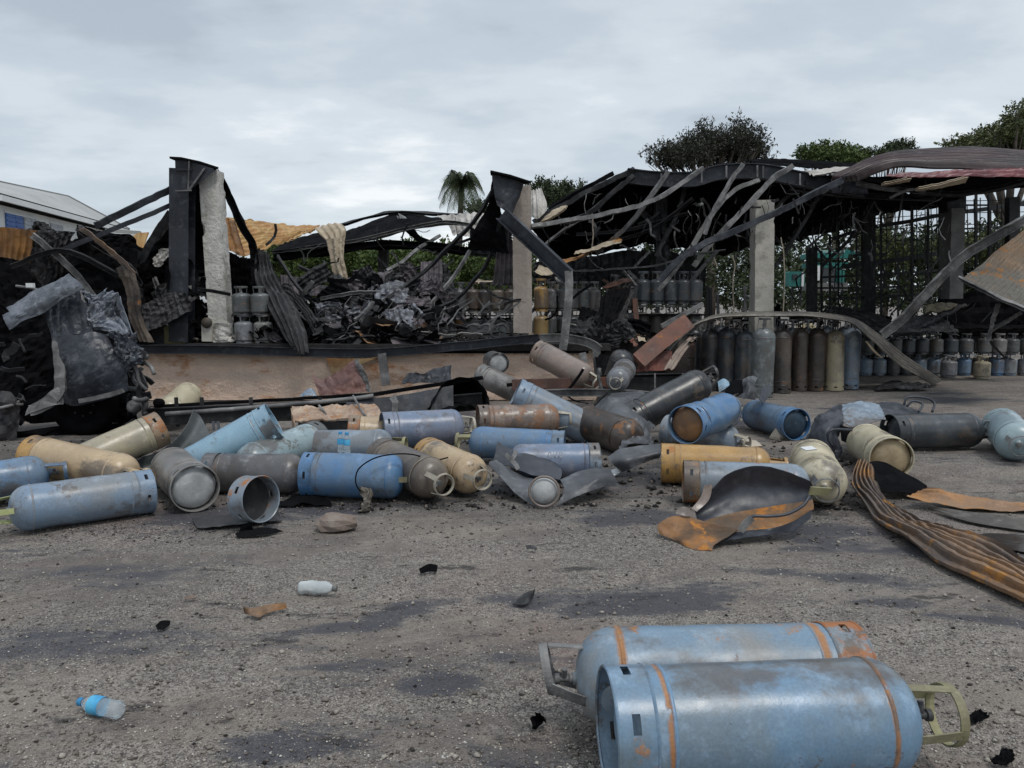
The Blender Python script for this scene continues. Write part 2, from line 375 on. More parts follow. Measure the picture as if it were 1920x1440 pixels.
c = n.mix(n.math('MULTIPLY', n.step(trk, 0.47, 0.38), 0.5), c, (0.33, 0.29, 0.25))
md = n.noise(7, 7, 0.75, vec=ov); c = n.mix(n.math('MULTIPLY', n.step(md, 0.5, 0.62), 0.5), c, (0.12, 0.10, 0.09)); c = n.mix(n.math('MULTIPLY', n.step(md, 0.46, 0.36), 0.35), c, (0.34, 0.30, 0.25))
smooth_ = n.step(n.noise(0.9, 7, 0.7, (0.6, 1.7, 1), vec=ov), 0.40, 0.56)
v1 = n.vor(70, 'Color', vec=ov); v1x = n.sep(v1)[0]
c = n.mix(n.math('MULTIPLY', n.step(v1x, 0.55, 0.95), n.math('MULTIPLY', smooth_, 0.55)), c, (0.36, 0.33, 0.29))
c = n.mix(n.math('MULTIPLY', n.step(v1x, 0.4, 0.05), n.math('MULTIPLY', smooth_, 0.65)), c, (0.07, 0.063, 0.06))
v2 = n.sep(n.vor(165, 'Color', vec=ov))[1]
c = n.mix(n.math('MULTIPLY', n.step(v2, 0.5, 1.0), n.math('ADD', 0.2, n.math('MULTIPLY', smooth_, 0.45))), c, (0.4, 0.37, 0.33)); c = n.mix(n.math('MULTIPLY', n.step(v2, 0.45, 0.0), n.math('ADD', 0.2, n.math('MULTIPLY', smooth_, 0.45))), c, (0.05, 0.045, 0.045))
def stain(cx, cy, rx, ry, ang, seed):
    m = n.t.nodes.new('ShaderNodeMapping'); m.vector_type = 'TEXTURE'; m.inputs['Location'].default_value = (cx, cy, 0); m.inputs['Rotation'].default_value = (0, 0, R(ang)); m.inputs['Scale'].default_value = (rx, ry, 1)
    n.L(ov, m.inputs[0]); l = n.t.nodes.new('ShaderNodeVectorMath'); l.operation = 'LENGTH'
    z = n.t.nodes.new('ShaderNodeVectorMath'); z.operation = 'MULTIPLY'; n.L(m.outputs[0], z.inputs[0]); z.inputs[1].default_value = (1, 1, 0); n.L(z.outputs[0], l.inputs[0])
    return n.step(n.math('ADD', l.outputs['Value'], n.math('MULTIPLY', n.math('SUBTRACT', n.noise(2.2, 9, 0.78, (0.6, 1.4, 1), vec=ov), 0.5), 4.2)), 1.1, 0.5)
st_ = None
for s5 in ((1195, 1120, .75, .24, 8, 1), (1010, 1130, .3, .08, 20, 2), (740, 1145, .28, .13, 25, 3), (820, 1275, .2, .12, 10, 4), (640, 1170, .5, .1, 22, 5), (430, 965, .8, .28, 8, 6), (1560, 1075, .55, .13, -10, 7), (1690, 1125, .25, .09, 0, 8), (1870, 1160, .5, .06, -20, 9), (1180, 965, .5, .25, 5, 10), (520, 1400, .35, .14, 15, 11), (1850, 1010, .6, .2, -12, 12), (1560, 990, .6, .2, -10, 13)):
    q5 = g(s5[0], s5[1]); k5 = stain(q5.x, q5.y, s5[2], s5[3], s5[4], s5[5]); st_ = k5 if st_ is None else n.math('MAXIMUM', st_, k5)
wet = n.step(n.math('ADD', n.noise(0.75, 7, 0.62, (0.45, 1.5, 1), vec=ov, dist=0.4), n.math('MULTIPLY', n.noise(6, 4, vec=ov), 0.12)), 0.60, 0.68)
wet = n.math('MAXIMUM', wet, st_)
wet2 = n.step(n.math('ADD', n.noise(2.1, 8, 0.7, (0.5, 1.6, 1), vec=ov), n.math('MULTIPLY', n.noise(14, 4, vec=ov), 0.1)), 0.64, 0.70)
c = n.mix(n.math('MULTIPLY', wet, 0.82), c, (0.05, 0.052, 0.066)); c = n.mix(n.math('MULTIPLY', wet2, 0.75), c, (0.03, 0.028, 0.03))
yy = n.sep(ov)[1]; sootband = n.math('MULTIPLY', n.step(yy, 5.2, 6.6), n.step(n.noise(0.8, 6, 0.65, vec=ov), 0.36, 0.58)); xx = n.sep(ov)[0]
sootband = n.math('MULTIPLY', sootband, n.step(n.math('ADD', yy, xx), 12.4, 10.4))
c = n.mix(n.math('MULTIPLY', sootband, 0.62), c, (0.05, 0.046, 0.044))
hgt = n.math('ADD', n.math('MULTIPLY', n.vor(70, 'Distance', vec=ov), -0.8), n.math('ADD', n.noise(30, 6, 0.8, vec=ov), n.math('MULTIPLY', n.vor(165, 'Distance', vec=ov), -0.4)))
n.bump(n.math('ADD', hgt, n.math('MULTIPLY', md, 1.6)), 0.014, 0.8)
rg = n.math('SUBTRACT', 0.92, n.math('MULTIPLY', wet, 0.5))
GROUND = n.fin(c, rg, 0, 0.3)
me = bpy.data.meshes.new('ground'); me.from_pydata(gvs, [], gfs); me.polygons.foreach_set('use_smooth', [True] * len(me.polygons)); me.materials.append(GROUND)
gobj = tag(link(bpy.data.objects.new('ground', me)), kind='structure')

# gravel: loose chips nobody could count, in three tones
def scatter(name, count, mat, smin, smax, seed, region=None, label=None):
    rng = np.random.default_rng(seed)
    base = np.array([(1, 0, 0), (-.9, .15, 0), (0, 1, 0), (.1, -.95, 0), (0.1, 0, .7), (0, 0.1, -.6)]); tri = np.array([(0, 2, 4), (2, 1, 4), (1, 3, 4), (3, 0, 4), (2, 0, 5), (1, 2, 5), (3, 1, 5), (0, 3, 5)])
    px = rng.uniform(-80, 2000, count); py = rng.uniform(745, 1500, count) if region is None else None
    if region is None:
        pts = np.array([g(a_, b_) for a_, b_ in zip(px, py)])
    else: pts = np.array([region(rng) for _ in range(count)])
    s_ = smin + (smax - smin) * rng.random(count) ** 3
    ang = rng.uniform(0, 6.283, count); ca, sa = np.cos(ang), np.sin(ang)
    vv = base[None] * (1 + rng.uniform(-.35, .35, (count, 6, 3))) * s_[:, None, None] * np.array([1, .8, .75])
    x = vv[..., 0] * ca[:, None] - vv[..., 1] * sa[:, None]; y = vv[..., 0] * sa[:, None] + vv[..., 1] * ca[:, None]
    zz = np.array([gh(p[0], p[1]) for p in pts]) if region is None else pts[:, 2]
    co = np.stack([x + pts[:, 0:1], y + pts[:, 1:2], vv[..., 2] + (zz + s_ * 0.25)[:, None]], -1).reshape(-1, 3)
    fi = (tri[None] + (np.arange(count) * 6)[:, None, None]).reshape(-1)
    m = bpy.data.meshes.new(name); m.vertices.add(len(co)); m.vertices.foreach_set('co', co.ravel().astype('f'))
    m.loops.add(len(fi)); m.loops.foreach_set('vertex_index', fi.astype('i')); nf = len(fi) // 3
    m.polygons.add(nf); m.polygons.foreach_set('loop_start', np.arange(0, nf * 3, 3, dtype='i')); m.polygons.foreach_set('loop_total', np.full(nf, 3, dtype='i'))
    m.update(calc_edges=True); m.materials.append(mat)
    return tag(link(bpy.data.objects.new(name, m)), label, name.replace('_', ' '), kind='stuff')
def chipmat(name, a_, b_, c_):
    n = NT(name); x = n.sep(n.vor(26, 'Color', vec=n.tc.outputs['Object']))[0]
    return n.fin(n.mix(n.step(x, 0.6, 0.9), n.mix(n.step(x, 0.1, 0.5), a_, b_), c_), 0.9, 0, 0.2)
scatter('gravel', 26000, chipmat('gravel_chips', (0.10, 0.088, 0.08), (0.19, 0.168, 0.145), (0.40, 0.37, 0.32)), 0.002, 0.0095, 3, label='loose brown and grey gravel chips strewn over the yard')
scatter('pale_gravel', 6000, chipmat('pale_chips', (0.34, 0.32, 0.28), (0.45, 0.43, 0.39), (0.55, 0.53, 0.5)), 0.002, 0.008, 4, label='scattered pale gravel chips on the dirty yard')
scatter('stones', 2200, chipmat('stone_chips', (0.12, 0.105, 0.09), (0.2, 0.175, 0.15), (0.34, 0.31, 0.27)), 0.006, 0.02, 17, label='small brown and grey stones lying loose on the yard')
scatter('charred_crumbs', 1500, chipmat('char_chips', (0.02, 0.018, 0.018), (0.04, 0.035, 0.033), (0.07, 0.06, 0.055)), 0.003, 0.014, 5, label='black charred crumbs scattered over the yard')
def pileband(rng):
    px = rng.uniform(0, 1700); py = 1000 - 20 * rng.random() if px < 500 else rng.uniform(925, 960)
    if px > 700: py = rng.uniform(905, 1010)
    p = g(px, py + rng.normal(0, 10)); return (p.x, p.y, gh(p.x, p.y))
scatter('scorched_grit', 3800, chipmat('grit_chips', (0.04, 0.036, 0.034), (0.12, 0.105, 0.095), (0.26, 0.24, 0.21)), 0.003, 0.016, 6, region=pileband, label='coarse scorched grit pushed up along the fallen cylinders')

# ---------------------------------------------------------------- loading dock
dock = thing('loading_dock', 'raised loading dock with pink rough plaster wall under a bent black edge beam', 'loading dock', (0, 12.6, 0))
DZ = 0.88
def dpart(mb, name, mat, label=None, **k):
    o = mb.build(name, mat, **k); child_world(o, dock); 
    if label: o['label'] = label
    return o
me_ = MB()
wxs = axis([(-14, -7, 0.5), (-7, 1.35, 0.05)]); wzs = [i * 0.83 / 16 for i in range(17)]
wv = [(x, 12.6 + 0.02 * noise.noise(Vector((x * 3, z * 6, 1))) + 0.016 * noise.noise(Vector((x * 9, z * 14, 2))), z) for x in wxs for z in wzs]
me_.add(wv, [(i * 17 + j, (i + 1) * 17 + j, (i + 1) * 17 + j + 1, i * 17 + j + 1) for i in range(len(wxs) - 1) for j in range(16)])
dpart(me_, 'plaster_wall', WALLPINK, smooth=True)
dpart(MB().box((-6.3, 13.6, 0.4), (15.2, 1.9, 0.8)), 'wall_core', CONCDARK)
fl = MB().box((-6.2, 13.55, DZ - 0.04), (15.5, 2.1, 0.1)); fl.box((-4.5, 20.3, DZ - 0.04), (18.8, 11.38, 0.1)); fl.box((3.2, 14.68, 0.4), (3.4, 0.1, 0.78))
dpart(fl, 'floor_slab', SLAB)
eb = [(262, 655, 12.42), (420, 656, 12.42), (560, 660, 12.42), (690, 662, 12.4), (790, 655, 12.4), (900, 645, 12.4), (1010, 634, 12.4), (1060, 634, 12.4), (1105, 643, 12.35), (1122, 655, 12.3)]
dpart(MB().sweep(bent([(100, 655, 12.42)] + eb[:7], 30, 0.004, 3), cbeam(0.07, 0.135, 0.01)[::-1]), 'edge_beam', CHARBLUE, angle=30)
dpart(MB().sweep(bent([(1012, 634, 12.37), (1060, 634, 12.37), (1105, 643, 12.32), (1124, 656, 12.27)], 10), cbeam(0.07, 0.13, 0.01)[::-1]), 'edge_beam', CHARGREY, angle=30)
dpart(MB().box((-6.3, 12.55, 0.79), (15.0, 0.07, 0.085)), 'lower_lip', SHEETBLK)
dpart(patch([[(612, 670, 12.55), (680, 672, 12.55), (715, 668, 12.55)], [(620, 700, 12.54), (640, 706, 12.54), (660, 690, 12.54)]], 20, 8, thick=0.012, ragged=0.03, crumple=0.01), 'plaster_scab', metal('ochre_scab', (0.5, 0.36, 0.2), (0.38, 0.2, 0.09), rust=0.3, soot=0.0, rough=0.9, scale=6, bump=0.02), 'pale ochre patch of flaking plaster')
for (x0, y0, x1, y1, ww) in ((716, 663, 724, 722, 0.13), (1092, 662, 1100, 700, 0.1), (1118, 655, 1122, 705, 0.12)):
    dpart(MB().sweep([P(x0, y0, 12.3), P(x1, y1, 12.2)], rect(ww, 0.05), up=(0, 1, 0)), 'support_post', CHARGREY)

# ---------------------------------------------------------------- burnt warehouse
wh = thing('burnt_warehouse', 'collapsed burnt-out warehouse of black steel girders, sagging roof sheets and concrete pillars', 'warehouse', (0, 14, 0))
def wp(mb, name, mat, label=None, **k):
    o = mb.build(name, mat, **k); child_world(o, wh)
    if label: o['label'] = label
    return o
def pillar(top, bot, Y, mat, label, w_=0.33, d_=0.33, zb=None, dY=0):
    t0 = P(*top, Y + dY); b0 = P(*bot, Y)
    mb = MB(); pts = [b0 + (t0 - b0) * (i / 40) for i in range(41)]; ax = (t0 - b0).normalized()
    ex = Vector((1, 0, 0)); ex = (ex - ax * ex.dot(ax)).normalized(); ey = ax.cross(ex)
    vs = []; nn = 24
    for i, p in enumerate(pts):
        for k in range(nn):
            s_ = k / nn * 4; e = int(s_); f = s_ - e
            cx, cy = [(-1 + 2 * f, -1), (1, -1 + 2 * f), (1 - 2 * f, 1), (-1, 1 - 2 * f)][e]
            q = p + ex * cx * w_ / 2 + ey * cy * d_ / 2
            nz = noise.noise(q * 6 + Vector((top[0], 0, 0))); corner = 1 if (f < 0.01) else 0
            bite = max(0, nz - 0.25 + 0.06 * corner) * (0.07 if corner else 0.02)
            q -= (ex * cx + ey * cy) * bite; vs.append(q)
    mb.add(vs, [(i * nn + k, i * nn + (k + 1) % nn, (i + 1) * nn + (k + 1) % nn, (i + 1) * nn + k) for i in range(40) for k in range(nn)] + [tuple(40 * nn + k for k in range(nn))])
    return wp(mb, 'pillar', mat, label, angle=35)
pillar((396, 322), (415, 608), 13.0, CONCSPALL, 'leaning pale concrete pillar with spalled base', 0.30, 0.3)
wp(patch([[(402, 605, 13.0), (404, 640, 12.95)], [(416, 606, 12.86), (418, 641, 12.84)], [(430, 604, 13.0), (432, 641, 12.95)]], 8, 10, thick=0.18, crumple=0.03, freq=8), 'pillar_stump', CONCSPALL)
pillar((978, 350), (980, 624), 13.4, CONCPINK, 'straight pinkish concrete pillar in the middle', 0.31, 0.33)
pillar((1429, 377), (1427, 640), 14.6, CONC, 'grey concrete pillar with a lighter side behind the tall cylinders', 0.34, 0.34)
pillar((1788, 392), (1784, 560), 15.6, CONCDARK, 'smoky grey concrete pillar at the right', 0.26, 0.34)
pillar((719, 450), (719, 530), 20.0, CONCDARK, 'small distant grey concrete pillar', 0.24, 0.26)

# steel column with haunch, left
wp(MB().sweep([P(341, 640, 12.75), P(342, 318, 12.75)], ibeam(0.30, 0.28, 0.016), up=(0, 1, 0)), 'column', CHARBLUE, 'blue-black steel column')
wp(MB().sweep([P(329, 318, 12.58), P(360, 318, 12.58)], rect(0.02, 0.03)), 'base_rib', CHARBLUE)
hp = [(330, 357), (328, 297), (345, 299), (400, 316), (402, 321), (358, 355)]
mb = MB(); hv = [P(a_, b_, 12.60) for a_, b_ in hp] + [P(a_, b_, 12.63) for a_, b_ in hp]; k = len(hp)
mb.add(hv, [tuple(range(k)), tuple(range(k, 2 * k))[::-1]] + [(i, i + k, (i + 1) % k + k, (i + 1) % k) for i in range(k)]); wp(mb, 'haunch_plate', CHARBLUE)
wp(MB().sweep([P(327, 299, 12.7), P(345, 300, 12.7), P(372, 307, 12.75), P(403, 318, 12.9)], rect(0.36, 0.03)), 'cap_plate', SHEETBLK)
wp(MB().sweep([P(329, 358, 12.56), P(359, 357, 12.56)], rect(0.03, 0.02)), 'stiffener', CHARGREY)
wp(MB().sweep([P(355, 302, 12.57), P(353, 356, 12.57)], rect(0.015, 0.03), up=(0, 1, 0)), 'stiffener', CHARGREY)
wp(MB().sweep([P(384, 315, 12.57), P(355, 356, 12.57)], rect(0.03, 0.02), up=(0, 1, 0)), 'stiffener', CHARGREY)
wp(patch([[(358, 345, 12.9), (361, 430, 13.1), (364, 500, 13.2), (366, 505, 13.2)], [(396, 318, 13.25), (394, 430, 13.3), (394, 500, 13.3), (392, 508, 13.3)]], 30, 10, crumple=0.04, freq=2, ragged=0.02, thick=0.006), 'hanging_sheet', SHEETBLK)
wp(patch([[(360, 500, 13.4), (366, 560, 13.3), (372, 640, 13.2)], [(371, 500, 13.4), (376, 560, 13.3), (385, 640, 13.2)]], 20, 10, crumple=0.03, corr=0.01, ragged=0.01), 'hanging_sheet', SHEETDK)
# middle haunch
hp = [(923, 385), (922, 325), (980, 342), (978, 372), (956, 402), (938, 398)]
wp(patch([[(922, 327, 12.9), (940, 330, 12.85), (962, 335, 12.9), (981, 343, 13.0)], [(927, 362, 12.85), (940, 366, 12.8), (958, 368, 12.85), (975, 365, 13.05)], [(932, 385, 12.8), (942, 392, 12.78), (953, 400, 12.8), (960, 398, 12.95)]], 16, 12, thick=0.02, crumple=0.02), 'haunch_plate', CHARBLUE)
wp(MB().sweep([P(920, 324, 12.9), P(950, 332, 12.9), P(984, 344, 13.1)], rect(0.34, 0.03)), 'cap_plate', SHEETBLK)
wp(patch([[(922, 330, 13.0), (915, 380, 13.0), (890, 430, 13.0), (875, 470, 13.2)], [(936, 380, 13.2), (940, 410, 13.2), (950, 440, 13.2), (955, 475, 13.3)]], 20, 12, crumple=0.05, ragged=0.03, thick=0.006), 'hanging_sheet', SHEETBLK)
wp(patch([[(932, 430, 13.5), (926, 520, 13.6), (918, 535, 13.6)], [(958, 425, 13.5), (962, 520, 13.55), (962, 535, 13.6)]], 20, 16, corr=0.012, crumple=0.03, ragged=0.02), 'hanging_sheet', SHEETPURP)
wp(MB().sweep([P(940, 400, 12.75), P(1000, 456, 12.5), P(1066, 518, 12.2)], cbeam(0.12, 0.22, 0.014)), 'fallen_girder', CHARBLUE, 'black channel girder slanting down from the middle pillar')
wp(MB().sweep(bent([(1066, 508, 12.15), (1067, 545, 12.1), (1060, 620, 12.0), (1055, 656, 11.95)], 8), rect(0.12, 0.03), up=(0, 1, 0)), 'strut', CHARGREY)

def bar(pts, w_=0.1, h=0.05, mat=CHAR, name='purlin', prof='c', n=16, jit=0.006, label=None, seed=0, up=(0, 0, 1)):
    w_ *= .85; h = h * (.72 if len(pts) > 2 else 1)
    q = bent(pts, n, jit, seed + int(pts[0][0])); pr = {'c': cbeam(w_, h), 'b': rect(w_, h), 'l': angle_(w_, h), 'i': ibeam(w_, h, 0.01)}[prof]
    rr_ = random.Random(int(pts[0][0] * 7 + pts[0][1])); t0 = rr_.uniform(-.35, .35); t1 = rr_.uniform(-.9, .9) if len(pts) > 2 else 0
    tw = [t0 + t1 * (i / len(q)) + .25 * math.sin(i * .9 + t0 * 9) * (len(pts) > 3) for i in range(len(q))]
    return wp(MB().sweep(q, pr, up=up, twist=tw), name, mat, label)
# left bars
bar([(326, 352, 12.8), (178, 424, 12.2)], 0.06, 0.10, CHARBLUE)
bar([(322, 384, 12.8), (300, 394, 12.7), (112, 470, 12.0)], 0.06, 0.10, CHARBLUE, jit=0.006)
bar([(320, 398, 13.1), (292, 440, 13.0), (258, 500, 12.9)], 0.1, 0.16, CHAR)
bar([(404, 320, 13.2), (432, 372, 13.2), (452, 420, 13.2), (474, 460, 13.2), (478, 500, 13.2), (477, 545, 13.2)], 0.1, 0.16, SHEETBLK, n=24, jit=0.012)
bar([(148, 428, 12.3), (196, 470, 12.3), (250, 508, 12.3), (262, 560, 12.3)], 0.14, 0.1, SHEETDK, n=22, jit=0.01)
bar([(370, 542, 12.7), (400, 546, 12.7), (432, 552, 12.7)], 0.03, 0.07, CHAR, jit=0.001)
bar([(245, 611, 12.7), (290, 592, 12.8), (325, 580, 12.9)], 0.04, 0.09, CHARGREY, prof='b')
# left sheets
wp(patch([[(-30, 424, 11.9), (20, 427, 11.9), (70, 432, 12.0)], [(-30, 455, 11.95), (20, 458, 11.95), (68, 462, 12.05)], [(-30, 478, 12.0), (20, 485, 12.0), (60, 496, 12.1)]], 110, 14, corr=0.012, wl_=0.085, along='v', crumple=0.01, ragged=0.01), 'roof_sheet', SHEETORANGE, 'orange-rusted corrugated sheet at the far left')
wp(patch([[(66, 430, 12.0), (100, 430, 12.0), (140, 432, 12.1)], [(62, 458, 12.0), (98, 460, 12.0), (134, 465, 12.1)], [(60, 520, 12.1), (90, 540, 12.1), (128, 500, 12.2)]], 70, 24, corr=0.02, wl_=0.09, along='v', crumple=0.06, freq=3, ragged=0.03), 'roof_sheet', SHEETDK)
wp(patch([[(-60, 470, 12.6), (60, 480, 12.6), (160, 455, 12.7), (260, 470, 12.8)], [(-60, 560, 12.2), (60, 560, 12.2), (160, 540, 12.3), (270, 560, 12.5)], [(-60, 650, 12.2), (60, 650, 12.1), (160, 640, 12.2), (280, 640, 12.4)]], 50, 30, crumple=0.12, freq=1.5, corr=0.01, along='v', wl_=0.2), 'collapsed_roof', SHEETBLK)
wp(patch([[(140, 425, 12.5), (180, 430, 12.6), (240, 440, 12.8), (275, 470, 13), (330, 400, 13.4)], [(150, 480, 12.4), (200, 500, 12.6), (240, 500, 12.8), (280, 520, 13), (332, 480, 13.4)], [(160, 560, 12.4), (210, 560, 12.6), (250, 560, 12.8), (290, 600, 13), (335, 600, 13.3)]], 50, 34, crumple=0.1, freq=2, corr=0.012, along='v', wl_=0.16, ragged=0.02), 'collapsed_roof', SHEETBLK)
wp(patch([[(216, 505, 12.0), (236, 545, 12.0), (245, 600, 12.0), (262, 640, 12)], [(236, 495, 11.9), (252, 540, 11.85), (262, 590, 11.9), (280, 642, 11.9)], [(252, 510, 12.1), (262, 545, 12.0), (270, 600, 12), (290, 642, 12)]], 26, 20, crumple=0.02, corr=0.014, wl_=0.1, ragged=0.01), 'hanging_sheet', metal('browned_sheet', (0.1, 0.075, 0.055), (0.05, 0.04, 0.035), rust=0.32, soot=0.25, rough=0.65, scale=3, bump=0.008))
wp(patch([[(148, 430, 12.0), (190, 460, 12.0), (232, 500, 11.95), (242, 512, 11.95)], [(158, 426, 11.9), (215, 470, 11.85), (245, 500, 11.85), (256, 512, 11.85)]], 30, 16, crumple=0.02, corr=0.014, wl_=0.1, ragged=0.01), 'hanging_sheet', SHEETRUST)
wp(patch([[(250, 440, 15.5), (264, 436, 15.5), (280, 436, 15.6)], [(248, 468, 15.4), (258, 470, 15.4), (268, 468, 15.4)]], 40, 12, corr=0.015, wl_=0.12, along='v', ragged=0.01), 'roof_sheet', SHEETGOLD)
wp(patch([[(240, 500, 13.2), (285, 450, 13.2), (322, 400, 13.4)], [(275, 520, 13.3), (305, 490, 13.4), (328, 470, 13.5)], [(290, 585, 13.5), (310, 560, 13.5), (330, 550, 13.6)]], 30, 30, corr=0.02, wl_=0.13, crumple=0.06, ragged=0.03), 'roof_sheet', SHEETDK)
wp(patch([[(283, 485, 12.95), (300, 470, 12.95), (314, 462, 12.95)], [(290, 500, 12.9), (305, 495, 12.9), (316, 480, 12.9)]], 18, 14, crumple=0.05, freq=8, thick=0.004, ragged=0.02), 'torn_sheet', SHEETPALE)
# golden roof sheet
wp(patch([[(416, 402, 15.5), (440, 412, 16), (500, 416, 17), (560, 424, 18), (602, 424, 18.5)], [(418, 432, 15.2), (445, 440, 15.5), (500, 434, 16.4), (545, 436, 17), (592, 434, 18)], [(428, 466, 14.8), (455, 476, 15), (490, 470, 15.5), (525, 456, 16.2), (560, 440, 17)]], 50, 80, corr=0.022, wl_=0.16, crumple=0.06, freq=1.0, ragged=0.01), 'roof_sheet', SHEETGOLD, 'scorched golden corrugated roof sheet beside the leaning pillar')
wp(patch([[(416, 405, 15.0), (422, 440, 14.9), (430, 470, 14.8)], [(440, 412, 15.0), (450, 450, 14.9), (458, 480, 14.8)]], 24, 60, corr=0.02, wl_=0.14, crumple=0.03, ragged=0.01), 'roof_sheet', SHEETORANGE)
# curtain of dark sheet fanning down to the dock edge
wp(patch([[(478, 462, 13.3), (478, 520, 13.1), (492, 560, 12.9), (520, 610, 12.6), (545, 655, 12.3)], [(492, 470, 13.4), (500, 520, 13.2), (520, 560, 12.9), (545, 610, 12.6), (562, 668, 12.28)], [(505, 480, 13.5), (525, 525, 13.3), (552, 575, 13), (572, 620, 12.7), (579, 662, 12.3)]], 46, 60, corr=0.025, wl_=0.10, crumple=0.03, fold=0.03, ragged=0.015), 'hanging_sheet', SHEETDK, 'crumpled dark corrugated sheet draped over the dock edge')
wp(patch([[(430, 470, 13.6), (432, 560, 13.6), (436, 640, 13.6)], [(455, 480, 13.5), (458, 560, 13.6), (470, 640, 13.6)], [(482, 480, 13.6), (490, 560, 13.6), (520, 640, 13.6)]], 24, 30, corr=0.012, crumple=0.05, ragged=0.02), 'hanging_sheet', SHEETBLK)
wp(patch([[(508, 540, 13.4), (540, 530, 13.3), (560, 550, 13.2), (600, 600, 12.9)], [(508, 560, 13.2), (540, 560, 13.1), (570, 590, 12.9), (590, 630, 12.7)]], 40, 24, corr=0.02, wl_=0.09, crumple=0.04, ragged=0.02), 'roof_sheet', SHEETDK)

# far roof over the middle
wp(patch([[(512, 478, 18), (560, 474, 18), (620, 464, 18), (700, 446, 18), (770, 424, 18), (830, 420, 18), (900, 436, 18), (965, 428, 18)], [(515, 470, 21), (580, 456, 21), (650, 440, 21), (740, 412, 21), (800, 408, 21), (860, 416, 21), (910, 420, 21), (965, 405, 21)], [(520, 462, 24), (590, 444, 24), (660, 430, 24), (742, 404, 24), (800, 408, 24), (860, 412, 24), (920, 404, 24), (965, 400, 24)]], 60, 18, corr=0.02, wl_=0.3, crumple=0.1, freq=0.6, ragged=0.03), 'roof_sheet', SHEETBLK, 'sagging black roof sheet at the back of the middle bay')
bar([(512, 474, 17.6), (600, 462, 17.6), (690, 448, 17.6), (760, 430, 17.6), (835, 418, 17.6), (900, 424, 17.6)], 0.12, 0.10, CHARGREY, n=26)
bar([(512, 482, 17.6), (600, 474, 17.6), (700, 460, 17.6), (800, 462, 17.6), (880, 472, 17.6)], 0.18, 0.20, SHEETBLK, n=26)
bar([(640, 422, 23), (690, 408, 23), (742, 398, 23), (830, 402, 23), (862, 404, 23)], 0.14, 0.10, CHAR, n=22)
bar([(752, 406, 21), (776, 440, 20), (812, 462, 19), (830, 476, 18.5)], 0.26, 0.12, CHARGREY)
bar([(730, 454, 19.8), (790, 462, 19.6), (850, 470, 19.5), (960, 482, 19)], 0.14, 0.12, CHARGREY)
bar([(812, 478, 18), (850, 460, 17.8), (905, 442, 17.8), (960, 446, 17.6)], 0.08, 0.08, CHARGREY)
wp(patch([[(590, 428, 17.4), (600, 440, 17.3), (612, 452, 17.25)], [(615, 420, 17.5), (626, 436, 17.3), (632, 450, 17.2)], [(638, 418, 17.5), (648, 428, 17.3), (648, 445, 17.25)]], 16, 50, corr=0.016, wl_=0.14, ragged=0.01), 'roof_sheet', SHEETTAN, 'tan corrugated sheet folded over the far girder')
wp(patch([[(612, 450, 17.25), (618, 480, 17.2), (624, 508, 17.2), (630, 522, 17.2)], [(632, 446, 17.15), (636, 480, 17.1), (640, 505, 17.1), (644, 521, 17.1)], [(648, 440, 17.25), (645, 480, 17.2), (648, 505, 17.2), (653, 526, 17.2)]], 26, 44, corr=0.02, wl_=0.13, crumple=0.03, ragged=0.015), 'hanging_sheet', SHEETTAN, 'tan corrugated strip hanging from the far girder')
wp(patch([[(820, 404, 18.5), (850, 402, 18.5), (880, 398, 18.4), (922, 404, 18)], [(838, 420, 18), (860, 424, 17.9), (888, 416, 17.7), (915, 412, 17.6)], [(850, 436, 17.5), (872, 441, 17.4), (895, 438, 17.3), (915, 424, 17.2)]], 40, 40, corr=0.02, wl_=0.14, along='v', crumple=0.05, ragged=0.02), 'roof_sheet', SHEETPALE, 'pale corrugated sheet curling below the palm tree')
wp(patch([[(876, 425, 16.2), (900, 440, 16), (930, 440, 15.8), (960, 430, 15.6)], [(880, 445, 16), (905, 470, 15.8), (930, 480, 15.6), (962, 475, 15.4)]], 24, 12, crumple=0.1, ragged=0.03), 'roof_sheet', SHEETBLK)
# hanging tubes in the middle
bar([(930, 345, 13), (915, 375, 13.1), (885, 420, 13.4), (850, 455, 13.8), (800, 505, 14), (758, 537, 13.9), (710, 570, 13.6), (664, 598, 13.2)], 0.07, 0.07, CHAR, prof='l', n=34)
bar([(942, 405, 13), (930, 440, 13.2), (915, 490, 13.4), (890, 525, 13.6), (850, 565, 13.7), (790, 586, 13.7), (760, 592, 13.7)], 0.07, 0.06, CHAR, prof='l', n=30)
bar([(824, 442, 18), (790, 462, 17.5), (755, 490, 17), (722, 510, 16.5)], 0.1, 0.09, CHARGREY)
bar([(724, 530, 15.5), (760, 512, 15.8), (792, 500, 16)], 0.08, 0.08, CHAR)
bar([(905, 600, 13.2), (860, 610, 13.2), (820, 600, 13.3), (780, 604, 13.3)], 0.04, 0.04, CHAR, prof='l')
bar([(835, 575, 13.3), (826, 594, 13.3), (816, 612, 13.3)], 0.1, 0.03, CHARGREY, prof='b')

